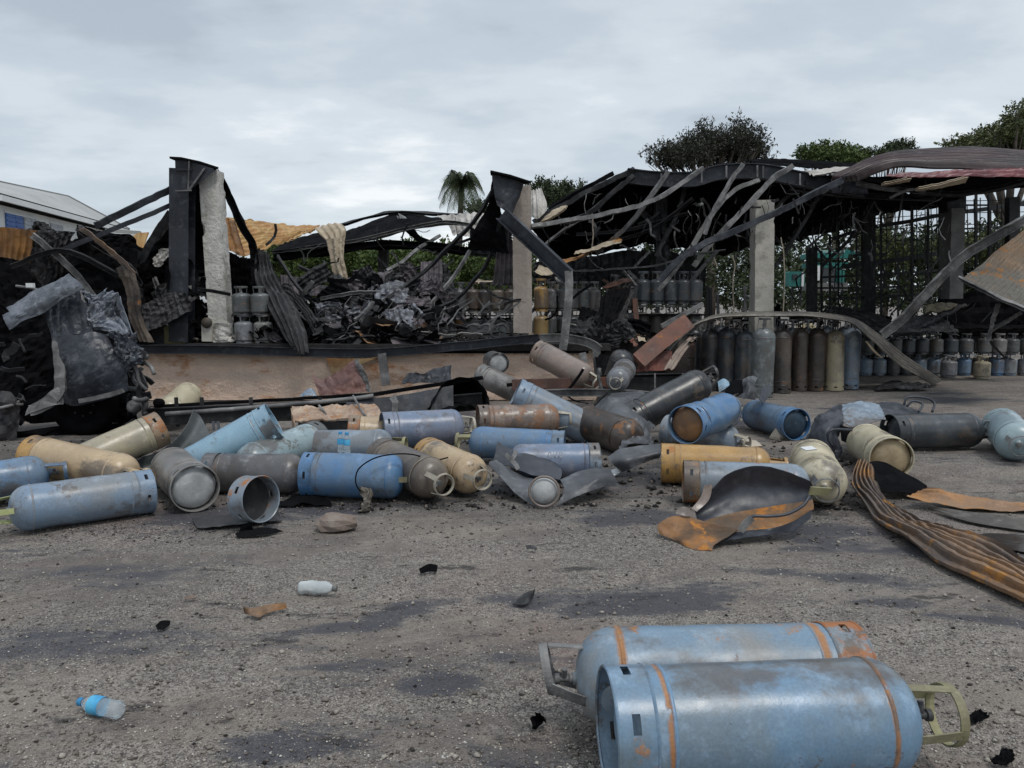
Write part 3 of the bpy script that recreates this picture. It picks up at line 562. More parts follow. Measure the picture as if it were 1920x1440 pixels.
# right hand roof
wp(patch([[(1175, 335, 14.8), (1240, 332, 14.8), (1320, 332, 14.8), (1420, 330, 14.8), (1520, 342, 14.8), (1620, 356, 14.8), (1720, 368, 14.8), (1800, 366, 14.8)], [(1120, 380, 18), (1220, 370, 18), (1330, 360, 18), (1430, 370, 18), (1520, 385, 18), (1620, 385, 18), (1720, 378, 18), (1810, 372, 18)], [(1060, 430, 24), (1180, 455, 24), (1300, 470, 24), (1400, 465, 24), (1500, 448, 24), (1590, 420, 24), (1690, 392, 24), (1800, 376, 24)]], 80, 60, corr=0.02, wl_=0.3, crumple=0.16, freq=0.9, ragged=0.05), 'roof_sheet', SHEETBLK, 'black sagging underside of the big roof')
wp(patch([[(1000, 425, 15.5), (1060, 388, 15.3), (1130, 345, 15), (1190, 318, 14.7)], [(1010, 450, 17), (1070, 420, 17), (1130, 390, 17), (1200, 350, 17)], [(1020, 492, 20), (1080, 480, 20), (1150, 470, 20), (1230, 450, 20)]], 40, 30, corr=0.02, wl_=0.25, crumple=0.07, ragged=0.02, freq=0.8), 'roof_sheet', SHEETBLK)
wp(patch([[(1000, 490, 21), (1100, 480, 21), (1200, 470, 21), (1320, 480, 21)], [(1000, 530, 21), (1100, 535, 21), (1200, 540, 21), (1325, 545, 21)]], 60, 10, corr=0.03, wl_=0.2, along='v', crumple=0.05, ragged=0.03), 'back_wall_sheet', SHEETDK)
GIR = [(1175, 330, 14.5), (1230, 336, 14.5), (1300, 336, 14.5), (1350, 323, 14.5), (1429, 322, 14.5), (1494, 335, 14.5), (1560, 346, 14.5), (1620, 356, 14.5)]
wp(MB().sweep(bent(GIR, 40), ibeam(0.16, 0.26, 0.018)), 'girder', CHARBLUE, 'long bent black girder under the big roof')
wp(MB().sweep(bent([(1480, 352, 14.9), (1560, 362, 14.9), (1640, 368, 14.9), (1760, 372, 14.9)], 20), ibeam(0.14, 0.1, 0.014)), 'girder', CHAR)
for k, px in enumerate((1240, 1316, 1362, 1420, 1431, 1500, 1560)):
    y_ = {1240: 336, 1316: 332, 1362: 322, 1420: 321, 1431: 322, 1500: 336, 1560: 346}[px]
    wp(MB().sweep([P(px, y_ - 11, 14.41), P(px, y_ + 11, 14.41)], rect(0.03, 0.012), up=(0, 1, 0)), 'stiffener', CHARGREY)
bar([(1600, 330, 14.2), (1660, 342, 14.3), (1720, 358, 14.3), (1790, 364, 14.3), (1860, 356, 14.2), (1935, 336, 14)], 0.1, 0.1, CHAR, n=26)
bar([(1606, 343, 14.2), (1660, 354, 14.3), (1735, 359, 14.3)], 0.06, 0.11, CHARGREY)
wp(patch([[(1555, 345, 14.3), (1600, 330, 14.3), (1625, 340, 14.3)], [(1560, 362, 14.3), (1600, 362, 14.3), (1628, 364, 14.3)]], 10, 8, thick=0.012, crumple=0.01), 'gusset', CHARBLUE)
LB = [(1598, 330, 13.6), (1540, 356, 13.5), (1490, 382, 13.4), (1430, 410, 13.3), (1380, 432, 13.2), (1310, 462, 13.2), (1270, 490, 13.2), (1236, 528, 13.2)]
bar(LB, 0.06, 0.14, CHARBLUE, n=34, label='long grey beam slanting across the front of the big roof')
for k in (1492, 1400, 1300): 
    y_ = {1492: 381, 1400: 423, 1300: 467}[k]
    wp(MB().sweep([P(k - 5, y_ - 9, 13.3), P(k + 2, y_ + 10, 13.3), P(k + 6, y_ + 20, 13.3)], rect(0.03, 0.01), up=(0, 1, 0)), 'cleat', CHAR)
bar([(1486, 311, 14.2), (1450, 334, 14.1), (1413, 374, 14.0), (1370, 418, 13.9), (1326, 465, 13.8), (1300, 500, 13.8)], 0.07, 0.12, CHARGREY, n=26)
bar([(1423, 338, 14.4), (1385, 352, 14.3), (1350, 382, 14.2), (1322, 420, 14.1), (1304, 452, 14), (1270, 500, 13.9), (1235, 545, 13.9)], 0.06, 0.10, CHARGREY, n=30)
bar([(1394, 307, 14.2), (1376, 330, 14.2), (1358, 361, 14.1), (1336, 400, 14.0), (1322, 440, 14)], 0.06, 0.09, CHARGREY, n=20)
bar([(1345, 470, 13.6), (1318, 500, 13.6), (1295, 528, 13.5)], 0.06, 0.08, CHAR)
bar([(1330, 455, 14.2), (1340, 420, 14.2), (1352, 400, 14.2)], 0.02, 0.02, CHAR)
bar([(1318, 315, 13.9), (1280, 342, 13.8), (1240, 368, 13.7), (1200, 385, 13.6), (1120, 404, 13.4), (1050, 416, 13.3), (997, 425, 13.2)], 0.06, 0.10, CHARGREY, n=34)
bar([(1252, 322, 13.9), (1235, 348, 13.8), (1212, 378, 13.7), (1190, 410, 13.9), (1150, 448, 14.2), (1118, 474, 14.4)], 0.06, 0.10, CHARGREY, n=26)
bar([(1190, 318, 14.5), (1110, 356, 14.5), (1045, 392, 14.6), (1000, 418, 14.7)], 0.12, 0.12, CHAR, prof='c', n=24)
bar([(1188, 330, 14.3), (1150, 360, 14.3), (1110, 395, 14.4), (1060, 420, 14.5)], 0.09, 0.11, CHAR, n=20)
bar([(1150, 325, 15.0), (1080, 362, 15.0), (1030, 392, 15.1)], 0.12, 0.10, SHEETBLK, n=20)
bar([(1100, 405, 14.8), (1060, 430, 14.9), (1024, 458, 15), (1015, 480, 15)], 0.06, 0.06, CHARGREY)
bar([(1070, 508, 12.4), (1110, 507, 12.8), (1170, 503, 13.2), (1230, 498, 13.5), (1290, 480, 13.6), (1360, 468, 13.6)], 0.05, 0.05, CHAR, prof='l', n=30, label='thin drooping pipe across the middle bay')
bar([(1168, 508, 14.5), (1180, 520, 14.5), (1192, 536, 14.5)], 0.05, 0.05, CHARGREY)
bar([(1178, 508, 14.6), (1190, 520, 14.6), (1202, 534, 14.6)], 0.05, 0.05, CHARGREY)
bar([(1130, 524, 14.6), (1150, 536, 14.5), (1164, 545, 14.5)], 0.05, 0.05, BROWNSTEEL)
bar([(1190, 500, 15), (1205, 485, 15), (1218, 472, 15)], 0.05, 0.05, CHARGREY)
wp(MB().sweep([P(1238, 365, 15.6), P(1240, 545, 15.6)], ibeam(0.22, 0.24, 0.014), up=(0, 1, 0)), 'column', CHAR)
wp(patch([[(1192, 392, 15.3), (1205, 405, 15.2), (1218, 420, 15.1), (1232, 452, 15.1)], [(1205, 388, 15.2), (1222, 402, 15.1), (1236, 420, 15.0), (1240, 450, 15)]], 22, 26, corr=0.03, wl_=0.14, crumple=0.05, ragged=0.02), 'torn_sheet', SHEETDK)
wp(patch([[(1232, 380, 15.2), (1230, 430, 15.2), (1228, 500, 15.3)], [(1246, 385, 15.1), (1252, 440, 15.1), (1256, 476, 15.2)]], 26, 26, corr=0.03, wl_=0.12, crumple=0.07, ragged=0.05), 'torn_sheet', SHEETDK)
wp(patch([[(996, 358, 14.5), (1008, 354, 14.5), (1014, 352, 14.5)], [(994, 380, 14.3), (1008, 378, 14.2), (1022, 384, 14.3)], [(995, 405, 14.2), (1008, 408, 14.1), (1024, 396, 14.2)]], 36, 16, corr=0.014, wl_=0.09, along='v', crumple=0.03, ragged=0.02), 'torn_sheet', SHEETPALE, 'pale torn sheet sticking up behind the middle pillar')
wp(patch([[(1018, 412, 14.4), (1040, 394, 14.4), (1064, 386, 14.4)], [(1010, 416, 13.9), (1036, 408, 13.9), (1060, 392, 13.9)]], 24, 30, corr=0.02, wl_=0.11, along='u', crumple=0.03, ragged=0.02), 'torn_sheet', SHEETTAN)
for (r0, r1, m_) in (([(1055, 496, 14), (1090, 484, 14), (1120, 468, 14), (1166, 450, 14)], [(1054, 488, 14.4), (1090, 482, 14.4), (1120, 464, 14.4), (1152, 442, 14.4)], SHEETORANGE),
                 ([(1076, 478, 13.9), (1110, 470, 13.9), (1140, 460, 13.9), (1164, 456, 13.9)], [(1080, 474, 14.2), (1112, 466, 14.2), (1140, 452, 14.2), (1166, 450, 14.2)], SHEETTAN),
                 ([(1002, 510, 14), (1016, 516, 13.9), (1038, 512, 13.9)], [(1010, 498, 14.3), (1024, 502, 14.3), (1034, 506, 14.3)], SHEETTAN),
                 ([(888, 530, 15.6), (912, 530, 15.5), (956, 528, 15.4)], [(895, 524, 16.2), (925, 526, 16.1), (956, 522, 16)], SHEETTAN),
                 ([(1085, 545, 14.4), (1100, 540, 14.4), (1120, 546, 14.4)], [(1095, 538, 14.6), (1112, 536, 14.6), (1124, 540, 14.6)], SHEETPALE),
                 ([(1040, 518, 14.6), (1048, 535, 14.5), (1060, 548, 14.4)], [(1046, 522, 14.5), (1062, 535, 14.4), (1064, 546, 14.4)], SHEETPALE),
                 ([(1130, 536, 14.6), (1150, 528, 14.5), (1180, 520, 14.4)], [(1135, 540, 14.4), (1160, 534, 14.3), (1186, 526, 14.2)], BROWNSTEEL)):
    wp(patch([r0, r1], 22, 16, corr=0.012, wl_=0.08, crumple=0.03, ragged=0.02), 'torn_sheet', m_)
# slumped black sheets between the racks
wp(patch([[(1130, 560, 13.6), (1120, 600, 13.2), (1105, 640, 12.9), (1090, 655, 12.7)], [(1150, 545, 13.8), (1142, 590, 13.2), (1130, 640, 12.9), (1125, 662, 12.6)], [(1185, 535, 14.2), (1172, 565, 13.8), (1150, 620, 13.3), (1145, 655, 12.8)]], 30, 30, corr=0.02, wl_=0.12, crumple=0.06, ragged=0.03), 'collapsed_roof', SHEETBLK)
wp(patch([[(1190, 536, 14.2), (1168, 548, 14), (1160, 590, 13.6), (1146, 630, 13.2)], [(1196, 542, 14.3), (1185, 552, 14.1), (1172, 590, 13.7), (1160, 625, 13.3)]], 24, 14, corr=0.01, crumple=0.05, ragged=0.01), 'hanging_sheet', SHEETDK)
wp(patch([[(1110, 655, 12.4), (1140, 668, 12.2), (1180, 662, 12.4)], [(1120, 690, 12.0), (1150, 700, 11.9), (1190, 690, 12.0)]], 20, 14, crumple=0.06, ragged=0.03), 'collapsed_roof', SHEETBLK)
# top sheets at the right
wp(patch([[(1400, 300, 16.5), (1445, 298, 16.5), (1530, 303, 16.5), (1640, 308, 16.5)], [(1430, 312, 14.8), (1480, 310, 14.8), (1560, 316, 14.8), (1625, 318, 14.8)]], 40, 30, corr=0.03, wl_=0.3, crumple=0.02), 'roof_sheet', SHEETBLK)
wp(patch([[(1505, 320, 14.6), (1550, 316, 14.6), (1610, 312, 14.6), (1640, 308, 14.6)], [(1530, 330, 14.2), (1560, 326, 14.2), (1600, 322, 14.2), (1620, 316, 14.2)]], 30, 30, corr=0.02, wl_=0.12, crumple=0.02), 'roof_sheet', SHEETPALE)
wp(patch([[(1560, 333, 14.0), (1600, 314, 14.2), (1640, 296, 14.6), (1700, 285, 15.2), (1780, 279, 15.6), (1860, 279, 15.8), (1960, 288, 16)], [(1575, 336, 13.6), (1620, 316, 13.7), (1670, 303, 13.9), (1740, 298, 14.1), (1830, 298, 14.2), (1900, 302, 14.3), (1960, 305, 14.4)], [(1612, 332, 13.4), (1650, 318, 13.4), (1690, 307, 13.4), (1750, 310, 13.3), (1840, 315, 13.3), (1900, 318, 13.3), (1960, 320, 13.3)]], 60, 110, corr=0.055, wl_=0.22, trap=False, crumple=0.02, ridge=0), 'roof_sheet', SHEETRED, 'arched dark brown ribbed roof sheet at the top right')
wp(patch([[(1690, 326, 12.6), (1780, 320, 12.6), (1860, 316, 12.6), (1960, 312, 12.6)], [(1660, 330, 12.3), (1760, 331, 12.3), (1850, 332, 12.3), (1960, 333, 12.3)]], 40, 26, corr=0.03, wl_=0.22, crumple=0.02), 'roof_sheet', SHEETMAROON, 'maroon painted roof sheet at the top right')
wp(patch([[(1560, 350, 14.4), (1650, 332, 14.4), (1780, 330, 14.4), (1960, 320, 14.4)], [(1600, 372, 17.5), (1700, 360, 17.5), (1800, 358, 17.5), (1960, 350, 17.5)]], 40, 26, corr=0.03, wl_=0.25, crumple=0.02), 'roof_sheet', SHEETBLK)
bar([(1655, 345, 13.2), (1680, 341, 13.2), (1706, 336, 13.2)], 0.12, 0.05, SHEETTAN)
bar([(1720, 354, 13.1), (1760, 348, 13.1), (1812, 336, 13.1)], 0.14, 0.05, SHEETTAN)
wp(MB().sweep([P(1786, 366, 15.7), P(1786, 398, 15.7)], rect(0.36, 0.3), up=(0, 1, 0)), 'column_head', CHAR)
# frames behind, right
FR = CHAR
for (x, y0, y1, Y, w_) in ((1556, 440, 600, 20, 0.05), (1572, 380, 600, 20, 0.04), (1628, 400, 590, 19, 0.26), (1606, 390, 600, 21, 0.05), (1652, 400, 600, 20, 0.05), (1710, 380, 600, 18, 0.05), (1740, 380, 600, 19, 0.05), (1762, 380, 600, 18.5, 0.05), (1830, 360, 610, 18, 0.05), (1856, 350, 600, 18, 0.05), (1898, 370, 520, 17, 0.22), (1522, 465, 600, 18, 0.2), (1540, 470, 600, 20, 0.05), (1616, 480, 590, 24, 0.05), (1684, 470, 600, 23, 0.05)):
    wp(MB().sweep([P(x, y0, Y), P(x, y1, Y)], rect(w_, w_ * 0.8), up=(0, 1, 0)), 'frame_post', FR)
for (a_, b_, Y, w_) in (((1620, 428), (1780, 400), 19, 0.09), ((1800, 398), (1930, 378), 18.5, 0.09), ((1580, 500), (1790, 470), 20, 0.12), ((1560, 448), (1640, 418), 20, 0.08), ((1540, 520), (1780, 505), 20, 0.05), ((1560, 560), (1800, 545), 19, 0.05), ((1600, 478), (1660, 476), 22, 0.05), ((1780, 430), (1930, 420), 19, 0.04), ((1790, 460), (1900, 452), 19, 0.04), ((1640, 380), (1930, 385), 19, 0.04), ((1520, 540), (1720, 536), 21, 0.05)):
    wp(MB().sweep([P(*a_, Y), P((a_[0] + b_[0]) / 2, (a_[1] + b_[1]) / 2 + 2, Y), P(*b_, Y)], rect(w_, w_), up=(0, 0, 1)), 'frame_rail', FR)
for k in range(26):
    x = 1570 + k * 13.5 + random.uniform(-3, 3)
    wp(MB().tube([P(x, 372 + random.uniform(-6, 14), 17.5), P(x + random.uniform(-2, 2), 440, 17.5), P(x + random.uniform(-5, 5), random.uniform(500, 575), 17.5)], 0.011, 4), 'rod', FR)
for k in range(9):
    y = 380 + k * 22
    wp(MB().tube([P(1640, y + 8, 17.6), P(1780, y + random.uniform(-3, 3), 17.6), P(1930, y - 5, 17.6)], 0.010, 4), 'rod', FR)
# hanging cables
for pts in ([(1373, 478, 13.9), (1378, 500, 13.9), (1374, 530, 13.9), (1376, 588, 13.9)], [(1464, 445, 14.2), (1470, 480, 14.2), (1471, 530, 14.2), (1468, 586, 14.2)], [(1340, 440, 14), (1336, 470, 14), (1344, 500, 14)], [(1110, 400, 14.3), (1112, 440, 14.3), (1108, 480, 14.3)]):
    wp(MB().tube(bent(pts, 14, 0.006), 0.012, 5), 'hanging_cable', metal('pale_cable', (0.3, 0.26, 0.2), rust=0.1, soot=0.1, rough=0.8))
# leaning beam and rust sheet at the right edge
bar([(1655, 628, 12.6), (1700, 590, 12.6), (1770, 515, 12.5), (1810, 478, 12.4), (1860, 448, 12.2), (1935, 404, 12)], 0.07, 0.19, CHARGREY, n=30, label='leaning grey channel beam at the right')
wp(patch([[(1805, 522, 12.2), (1880, 462, 13.0), (1965, 396, 14)], [(1842, 544, 11.85), (1900, 498, 12.5), (1965, 444, 13.2)], [(1882, 563, 11.6), (1920, 532, 12.0), (1970, 492, 12.6)], [(1935, 587, 11.35), (1960, 570, 11.6), (2000, 540, 12)]], 60, 90, corr=0.01, wl_=0.11, along='u', crumple=0.02, ragged=0.0), 'roof_sheet', metal('streaked_rust_sheet', (.2, .13, .075), (.13, .12, .1), rust=.5, soot=.1, rough=.6, scale=1.6, bump=.005, chalk=.3, stretch=(1, .5, .5), rustc=(.2, .085, .03), rustc2=(.4, .2, .07)), 'large rust-streaked corrugated sheet leaning at the right edge')
bar([(1796, 520, 11.95), (1850, 547, 11.7), (1900, 570, 11.45), (1960, 598, 11.25)], 0.06, 0.07, CHARGREY)
bar([(1872, 570, 12), (1862, 600, 12.1), (1853, 640, 12.1)], 0.07, 0.05, CHARGREY)
bar([(1915, 586, 12), (1885, 604, 12.1), (1855, 622, 12.1)], 0.05, 0.07, CHARGREY)
bar([(1853, 635, 12.1), (1868, 655, 12.2), (1882, 668, 12.4)], 0.04, 0.04, CHAR)
wp(patch([[(1760, 560, 17), (1850, 545, 17), (1960, 540, 17)], [(1760, 640, 17), (1850, 640, 17), (1960, 640, 17)]], 30, 10, crumple=0.06, corr=0.03, wl_=0.3), 'back_wall_sheet', SHEETBLK)
for (r0, r1, m_) in (([(1600, 580, 17.5), (1650, 590, 17), (1700, 612, 16.6), (1760, 618, 16.5)], [(1560, 575, 16.5), (1600, 605, 15.8), (1650, 622, 15.5), (1720, 628, 15.3)], SHEETDK),
                 ([(1736, 572, 15.4), (1770, 568, 15.4), (1794, 570, 15.4)], [(1738, 586, 15), (1770, 584, 15), (1790, 576, 15)], metal('olive_brown_sheet', (.2, .17, .1), (.12, .1, .07), rust=.2, soot=.2, rough=.6)),
                 ([(1716, 612, 14.8), (1740, 600, 14.9), (1760, 588, 15), (1800, 572, 15.1)], [(1722, 618, 14.6), (1750, 606, 14.7), (1775, 592, 14.8), (1820, 570, 14.9)], SHEETDK),
                 ([(1680, 600, 15.2), (1720, 592, 15.2), (1760, 590, 15.2)], [(1680, 622, 14.6), (1730, 620, 14.6), (1800, 622, 14.6)], SHEETDK),
                 ([(1790, 606, 15.8), (1850, 610, 15.7), (1930, 610, 15.6)], [(1790, 616, 15.3), (1850, 618, 15.3), (1930, 618, 15.2)], SHEETBLK)):
    wp(patch([r0, r1], 40, 30, corr=0.02, wl_=0.13, crumple=0.04, ragged=0.02), 'torn_sheet', m_)

# heap of crumpled sheets on the dock, middle
HEAP = [([(526, 515, 15.5), (565, 520, 15.5), (602, 526, 15.5)], [(528, 545, 15.4), (565, 552, 15.4), (600, 556, 15.4)], SHEETPURP, 'v', .008),
        ([(540, 535, 15), (565, 538, 15), (590, 545, 15)], [(552, 570, 14.8), (568, 566, 14.8), (580, 562, 14.8)], SHEETPURP, 'v', .02),
        ([(610, 510, 15.6), (618, 535, 15.4), (602, 545, 15.2)], [(640, 515, 15.6), (645, 530, 15.5), (640, 542, 15.3)], SHEETDK, 'u', .03),
        ([(662, 506, 15.8), (700, 510, 15.8), (735, 508, 15.8)], [(672, 530, 15.5), (705, 538, 15.4), (730, 535, 15.4)], SHEETPURP, 'v', .03),
        ([(600, 536, 14.8), (650, 548, 14.6), (710, 545, 14.8)], [(600, 560, 14.2), (650, 575, 14), (700, 578, 14.2)], SHEETDK, 'u', .05),
        ([(605, 545, 14.6), (640, 555, 14.4), (700, 562, 14.2)], [(610, 575, 13.9), (650, 588, 13.7), (690, 592, 13.6)], SHEETDK, 'u', .06),
        ([(790, 490, 15.2), (815, 490, 15.2), (828, 488, 15.2)], [(785, 565, 14.9), (808, 565, 14.9), (830, 560, 14.9)], SHEETPURP, 'v', .02),
        ([(825, 485, 15.6), (838, 500, 15.5), (850, 535, 15.3)], [(826, 560, 15.4), (840, 560, 15.3), (856, 555, 15.2)], SHEETDK, 'v', .04),
        ([(700, 548, 14.0), (712, 532, 14), (755, 528, 14), (762, 545, 14)], [(706, 590, 13.6), (720, 592, 13.5), (745, 588, 13.5), (770, 582, 13.6)], SHEETSILV, 'v', .05),
        ([(720, 590, 13.3), (750, 578, 13.3), (775, 582, 13.3)], [(735, 615, 13.1), (760, 622, 13.0), (784, 612, 13.1)], SHEETSILV, 'v', .05),
        ([(590, 568, 13.7), (620, 568, 13.7), (655, 575, 13.6)], [(600, 592, 13.5), (625, 594, 13.4), (642, 588, 13.4)], SHEETSILV, 'u', .05),
        ([(630, 586, 13.3), (645, 584, 13.3), (656, 590, 13.3)], [(618, 632, 13.1), (645, 634, 13.1), (668, 626, 13.1)], SHEETPURP, 'u', .04),
        ([(560, 545, 14.2), (590, 560, 14), (600, 600, 13.6)], [(575, 560, 14), (600, 580, 13.6), (610, 625, 13.2)], SHEETBLK, 'u', .06),
        ([(660, 600, 13.6), (700, 605, 13.5), (730, 600, 13.5)], [(655, 632, 13.1), (700, 636, 13.0), (745, 630, 13.1)], SHEETBLK, 'u', .06),
        ([(760, 560, 14.6), (800, 570, 14.4), (850, 575, 14.3)], [(770, 600, 14), (810, 605, 13.8), (850, 600, 13.8)], SHEETBLK, 'u', .08),
        ([(780, 590, 13.8), (810, 600, 13.6), (850, 612, 13.4)], [(785, 618, 13.2), (815, 625, 13.1), (850, 628, 13.0)], SHEETDK, 'u', .06),
        ([(520, 560, 14.6), (560, 575, 14.4), (600, 585, 14.2)], [(520, 600, 14), (560, 610, 13.8), (600, 615, 13.6)], SHEETBLK, 'u', .08),
        ([(1065, 598, 13.4), (1100, 600, 13.4), (1130, 602, 13.3)], [(1068, 622, 13.2), (1100, 626, 13.1), (1125, 626, 13.1)], SHEETDK, 'u', .03)]
for i, (r0, r1, m_, al, cr) in enumerate(HEAP):
    wp(patch([r0, r1], 44, 34, corr=0.014, wl_=0.10, along=al, crumple=cr, freq=2.4, fold=cr * 0.5, ragged=0.02, seed=i), 'fallen_sheet', m_)
bar([(700, 565, 13.3), (680, 590, 13.2), (664, 600, 13.1)], 0.05, 0.07, CHARGREY)
bar([(676, 600, 13.1), (684, 620, 13.1), (692, 632, 13.1)], 0.05, 0.05, CHARGREY)
bar([(640, 600, 13.2), (625, 632, 13.1)], 0.05, 0.05, CHARGREY)
# ribbons of crushed sheet along the dock edge
rb = random.Random(5)
for k in range(26):
    x0 = rb.uniform(575, 900); y0 = rb.uniform(606, 634); L_ = rb.uniform(40, 150); Y = 12.6 + (636 - y0) * 0.025
    pts = [(x0 + L_ * t, y0 + 5 * math.sin(t * rb.uniform(3, 9) + rb.uniform(0, 6)), Y + rb.uniform(-.05, .05)) for t in (0, .25, .5, .75, 1)]
    wp(MB().sweep(bent(pts, 14, 0.01, k), rect(rb.uniform(0.03, 0.09), 0.006), up=(0, rb.uniform(-1, 1), 1)), 'sheet_strip', rb.choice([SHEETBLK, SHEETDK, CHAR, SHEETPALE if k % 9 == 0 else SHEETDK]))
for k in range(40):
    x0 = rb.uniform(60, 1150); y0 = rb.uniform(480, 600) if x0 < 350 else rb.uniform(520, 610); Y = rb.uniform(13.2, 15.5)
    if 640 < x0 < 960 and y0 < 560: continue
    pts = [P(x0, y0, Y)]; d = Vector((rb.uniform(-1, 1), rb.uniform(-.3, .3), rb.uniform(-1, .6))).normalized()
    for _ in range(3): pts.append(pts[-1] + d * rb.uniform(.12, .3)); d = (d + Vector((rb.uniform(-.6, .6), 0, rb.uniform(-.6, .6)))).normalized()
    wp(MB().sweep(bent(pts, 10, 0.006, k), rect(rb.uniform(0.03, 0.08), 0.012), up=(0, 1, 0.2)), 'sheet_strip', rb.choice([CHAR, SHEETDK, CHARGREY, SHEETBLK]))
# a tangle of burnt scraps and wires nobody could count
def tangle(name, n_, reg, smin, smax, mat, seed, wires=False):
    r = random.Random(seed); mb = MB()
    for k in range(n_):
        c_ = reg(r)
        if wires:
            L_ = r.uniform(smin, smax); pts = [c_]; d = Vector((r.uniform(-1, 1), r.uniform(-.4, .4), -abs(r.gauss(.6, .7)))).normalized()
            for _ in range(4): pts.append(pts[-1] + d * L_ / 4); d = (d + Vector((r.uniform(-.7, .7), r.uniform(-.4, .4), r.uniform(-.7, .5)))).normalized()
            if r.random() < .5: mb.tube(pts, r.uniform(.004, .010), 3, cap=False)
            else: mb.sweep(pts, rect(r.uniform(.015, .05), .004), up=(r.uniform(-1, 1), 1, .2))
            continue
        s_ = smin + (smax - smin) * r.random() ** 2.2; M = Matrix.Rotation(r.uniform(0, 6.28), 3, 'Z') @ Matrix.Rotation(r.gauss(0, .6), 3, 'X') @ Matrix.Rotation(r.gauss(0, .5), 3, 'Y'); asp = r.uniform(.25, .9); rb_ = r.random() < .45
        nx, ny_ = (7, 3); G = []
        for i in range(nx):
            for j in range(ny_):
                x = (i / (nx - 1) - .5) * s_; y = (j / (ny_ - 1) - .5) * s_ * asp; z = (.05 * s_ * (1 if i % 2 else -1) if rb_ else 0) + r.gauss(0, .05) * s_
                e = 1 + (r.uniform(-.25, .1) if i in (0, nx - 1) or j in (0, ny_ - 1) else 0); G.append(c_ + M @ Vector((x * e, y * e, z)))
        mb.add(G, [(i * ny_ + j, (i + 1) * ny_ + j, (i + 1) * ny_ + j + 1, i * ny_ + j + 1) for i in range(nx - 1) for j in range(ny_ - 1)])
    o = wp(mb, name, mat); o['kind'] = 'stuff'; return o
def heapz(x, y): return DZ + max(0, .62 * math.exp(-((x + 2.4) / 1.7) ** 2) * min(1, max(0, (y - 12.8) / 1.5)) + .28 * noise.noise(Vector((x * 1.3, y * 1.3, 3))))
def regA(r):
    x, y = r.uniform(-4.4, -1.05), 12.75 + 3.6 * r.random() ** 1.3; return Vector((x, y, heapz(x, y) * 1.0 + r.random() ** 3 * .25))
def regB(r): return Vector((r.uniform(-7.6, -5.0), r.uniform(12.7, 15.0), DZ + r.uniform(0, 1.3) ** 1.2))
def regC(r): return Vector((r.uniform(.3, 3.0), r.uniform(12.8, 14.0), DZ + .02 + r.random() ** 3 * .12))
def regD(r): return Vector((r.uniform(4.2, 10.5), r.uniform(17.9, 20.5), r.random() ** 2 * 1.2))
mm_ = (SHEETBLK, SHEETDK, CHAR, SHEETPURP, SHEETSILV, CHARGREY)
for i, (n_, m_) in enumerate(((420, SHEETBLK), (380, SHEETDK), (120, SHEETPURP), (110, SHEETSILV), (60, SHEETRUST))): tangle('burnt_scraps', n_, regA, .08, .62, m_, 60 + i)
for i, (n_, m_) in enumerate(((200, SHEETBLK), (120, SHEETDK), (40, CHARGREY))): tangle('burnt_scraps', n_, regB, .1, .7, m_, 70 + i)
for i, (n_, m_) in enumerate(((70, SHEETBLK), (50, SHEETDK), (14, SHEETTAN), (24, BROWNSTEEL))): tangle('burnt_scraps', n_, regC, .05, .28, m_, 80 + i)
for i, (n_, m_) in enumerate(((200, SHEETBLK), (160, SHEETDK), (50, CHARGREY), (30, SHEETTAN))): tangle('burnt_scraps', n_, regD, .1, .7, m_, 90 + i)
tangle('burnt_wires', 130, lambda r: Vector((r.uniform(.4, 7.5), r.uniform(13.6, 17), r.uniform(2.6, 3.7))), .15, .7, CHAR, 101, True)
tangle('burnt_wires', 60, lambda r: Vector((r.uniform(.4, 7.5), r.uniform(13.6, 16), r.uniform(2.4, 3.6))), .1, .5, CHARGREY, 102, True)
tangle('burnt_wires', 80, lambda r: Vector((r.uniform(-7, 0), r.uniform(13, 17), r.uniform(1.2, 3.0) if r.random() < .6 else DZ + .6)), .15, .7, CHAR, 103, True)
tangle('burnt_wires', 110, lambda r: Vector((r.uniform(5, 12), r.uniform(16, 19), r.uniform(1.2, 3.5))), .3, 1.2, CHAR, 104, True)
tangle('burnt_wires', 90, lambda r: Vector((r.uniform(-4.5, .2), r.uniform(12.8, 15), DZ + r.uniform(.2, .8))), .2, .8, CHARGREY, 105, True)
# more buckled sheets piled in the bays
rs_ = random.Random(77)
def randsheet(x0, x1, y0, y1, Y0, Y1, mats, k):
    x = rs_.uniform(x0, x1); y = rs_.uniform(y0, y1); Y = Y0 + (Y1 - Y0) * (y1 - y) / max(1, y1 - y0) + rs_.uniform(-.2, .2); c_ = P(x, y, Y); c_.z = max(c_.z, DZ + .12)
    a = rs_.uniform(-.9, .9); ax_ = Vector((math.cos(a), rs_.uniform(-.4, .4), math.sin(a) * .7)); bx = Vector((-math.sin(a) * .5, rs_.uniform(-.3, .8), rs_.uniform(.3, 1))).normalized(); L_ = rs_.uniform(.35, .95); W_ = rs_.uniform(.2, .5)
    bow = Vector((0, rs_.uniform(-.2, .2), rs_.uniform(-.15, .3)))
    r0 = [c_ - ax_ * L_ / 2 - bx * W_ / 2, c_ - bx * W_ / 2 + bow, c_ + ax_ * L_ / 2 - bx * W_ / 2 * rs_.uniform(.3, 1)]; r1 = [c_ - ax_ * L_ / 2 * rs_.uniform(.5, 1) + bx * W_ / 2, c_ + bx * W_ / 2 + bow * rs_.uniform(.3, 1), c_ + ax_ * L_ / 2 + bx * W_ / 2]
    wp(patch([r0, r1], 30, 22, corr=.012, wl_=.09, along=rs_.choice('uv'), crumple=.05, freq=3, fold=.02, ragged=.03, seed=k), 'fallen_sheet', rs_.choice(mats))
